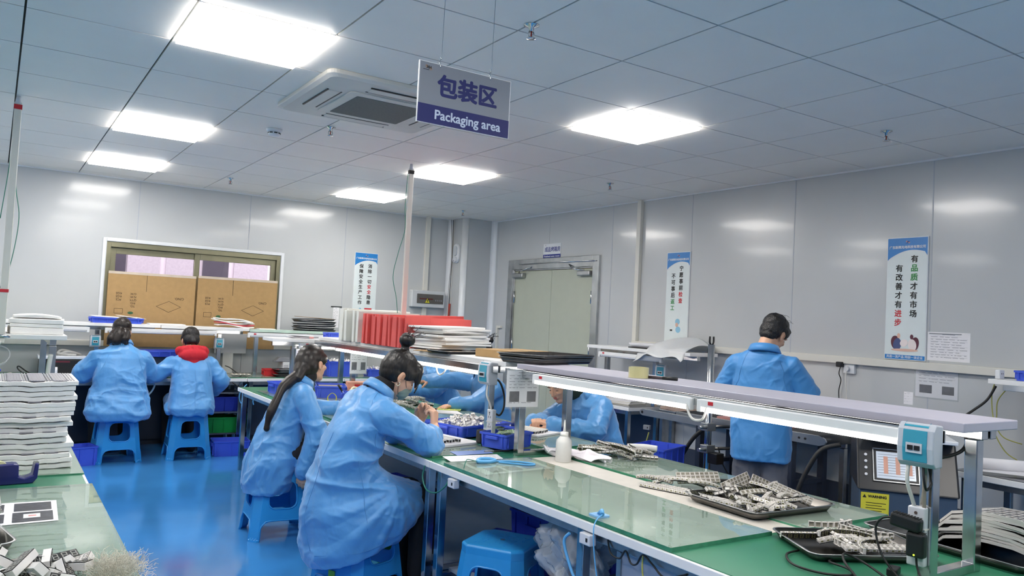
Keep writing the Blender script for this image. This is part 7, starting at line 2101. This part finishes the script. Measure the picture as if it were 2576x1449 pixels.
tf, Hf = across('person in blue coat looking down at parts held in both hands, short high ponytail', (3.58, 4.28, 0), 180, (.245, -.115, 1.065), (8, 30, 4),
    (.22, .25, .785), (.40, .02, .80), (.26, -.24, .785), (.44, -.10, .80),
    [((.40, .02, .80), (.62, -.62, .30), (.2, -.5, -.75), (.3, .2, .9), (48, 58, 35), .04, (.3, .9), .92), ((.44, -.10, .80), (.55, .62, .40), (.2, .5, -.75), (.3, -.2, .9), (48, 58, 35), .04, (.3, .9), .92)], 63, hair_f)
turtleneck(tf, Vector((.12, 0, 1.03)), Hf, mat('dark_green_knit', '#23372f', .8))
strands('loose_hair', m_hairblk, tf, Hf, [[(-.17, .015, .11), (-.20 + rnd(-.01, .01), .02 + rnd(-.02, .02), .075), (-.215 + rnd(-.02, .02), .02 + rnd(-.03, .03), .045)] for i in range(12)], .0016)
th, Hh = across('farthest person in blue coat across the bench, mostly behind the foam stack', (3.72, 6.78, 0), 180, (.10, .0, 1.15), (0, 25, 0),
    (.24, .22, .80), (.46, .12, .80), (.24, -.22, .80), (.46, -.12, .80),
    [((.46, .12, .80), (.9, -.1, -.1), (0, 0, -1), (0, -1, 0), (20, 25, 20)), ((.46, -.12, .80), (.9, .1, -.1), (0, 0, -1), (0, 1, 0), (20, 25, 20))], 71, hair_e)

# ---------------------------------------------------------------- G: standing man seen from behind
def person_g():
    t = thing('person', 'standing person with short black hair in blue coat, seen from behind', 'person', (4.26, 3.42, 0), R(32))
    H = head_matrix((.075, -.05, 1.49), -24, 36, 8); nb, chest, pel = Vector((.0, 0, 1.375)), Vector((.0, 0, 1.2)), Vector((0, 0, .90))
    eL, wL, eR, wR = Vector((.06, .255, 1.10)), Vector((.28, .18, 1.02)), Vector((.06, -.265, 1.12)), Vector((.25, -.19, 1.05))
    b = MB(); head_skin(b, H); neck_torso(b, H, nb, chest, pel)
    limb(b, [(0, .14, 1.24), eL, wL], (.042, .042, .03)); limb(b, [(0, -.14, 1.24), eR, wR], (.042, .042, .03))
    hand(b, wL, (.9, -.3, -.1), (0, -.4, -1), (.2, -1, 0)); hand(b, wR, (.9, .3, -.1), (0, .4, -1), (.2, 1, 0))
    for s in (-1, 1): limb(b, [(0, s * .075, .88), (.01, s * .092, .48), (-.01, s * .095, .09)], (.08, .058, .04))
    blob(b, 'body', m_skin, t, .0055, 3); face_parts(t, H)
    b = MB()
    loft(b, [((-.01, 0, .675), .15, .195, -.05), ((-.01, 0, .74), .15, .195, 0), ((.0, 0, .88), .145, .19, 0), ((.0, 0, 1.02), .135, .185, 0), ((-.005, 0, 1.16), .13, .19, .05), ((-.005, 0, 1.26), .12, .19, .08), ((.0, 0, 1.32), .10, .165, .1), ((.0, 0, 1.365), .075, .115, .1), ((.0, 0, 1.395), .06, .072, .1)])
    sleeve(b, (.0, .165, 1.275), eL, wL, (.084, .078, .06)); sleeve(b, (.0, -.165, 1.275), eR, wR, (.084, .08, .06))
    o = blob(b, 'coat', m_coat2, t, .006, 14, cloth(83, .0105, .8))
    seams_on(t, o, [[(-.04, s * .08, 1.39), (-.12, s * .13, 1.31), (-.16, s * .175, 1.20), (-.12, s * .185, 1.14)] for s in (-1, 1)], mat('coat_seam_dark', '#3a7cb6', .6))
    collar(t, (.0, 0, 1.36), .12, .074, .045, m_coat2)
    b = MB()
    for s in (-1, 1): limb(b, [(0, s * .075, .86), (.01, s * .092, .48), (-.01, s * .095, .10)], (.098, .086, .075))
    blob(b, 'trousers', m_jeans, t, .008, 4, cloth(90, .008, 1.2))
    for s in (-1, 1): shoe('shoe', t, (-.01, s * .105, .08), (1, 0, 0))
    b = MB(); ell(b, H, (-.022, 0, .046), (.104, .083, .084), 24); ell(b, H, (-.046, 0, .0), (.068, .077, .074), 20); ell(b, H, (-.052, 0, -.035), (.048, .064, .052), 18)
    for sy in (-1, 1): ell(b, H, (.015, sy * .06, .035), (.05, .022, .045))
    ell(b, H, (.06, 0, .07), (.045, .06, .04))
    blob(b, 'hair', m_hairblk, t, .005, 3, lambda P, N: .003 * vnoise(P * 75., 4))
    random.seed(12)
    strands('loose_hair', m_hairblk, t, H, [[(x := rnd(-.07, .03), y := rnd(-.04, .04), .120), (x + .012, y * 1.2, .131), (x + .03, y * 1.5, .133 + rnd(-.003, .003))] for i in range(20)], .0009)
    MB().tube(spl([(-.06, .03, 1.385), (-.075, -.0, 1.39), (-.06, -.03, 1.385)], 4), .01, 8).build('dark_shirt_collar', m_knit, t)
person_g()
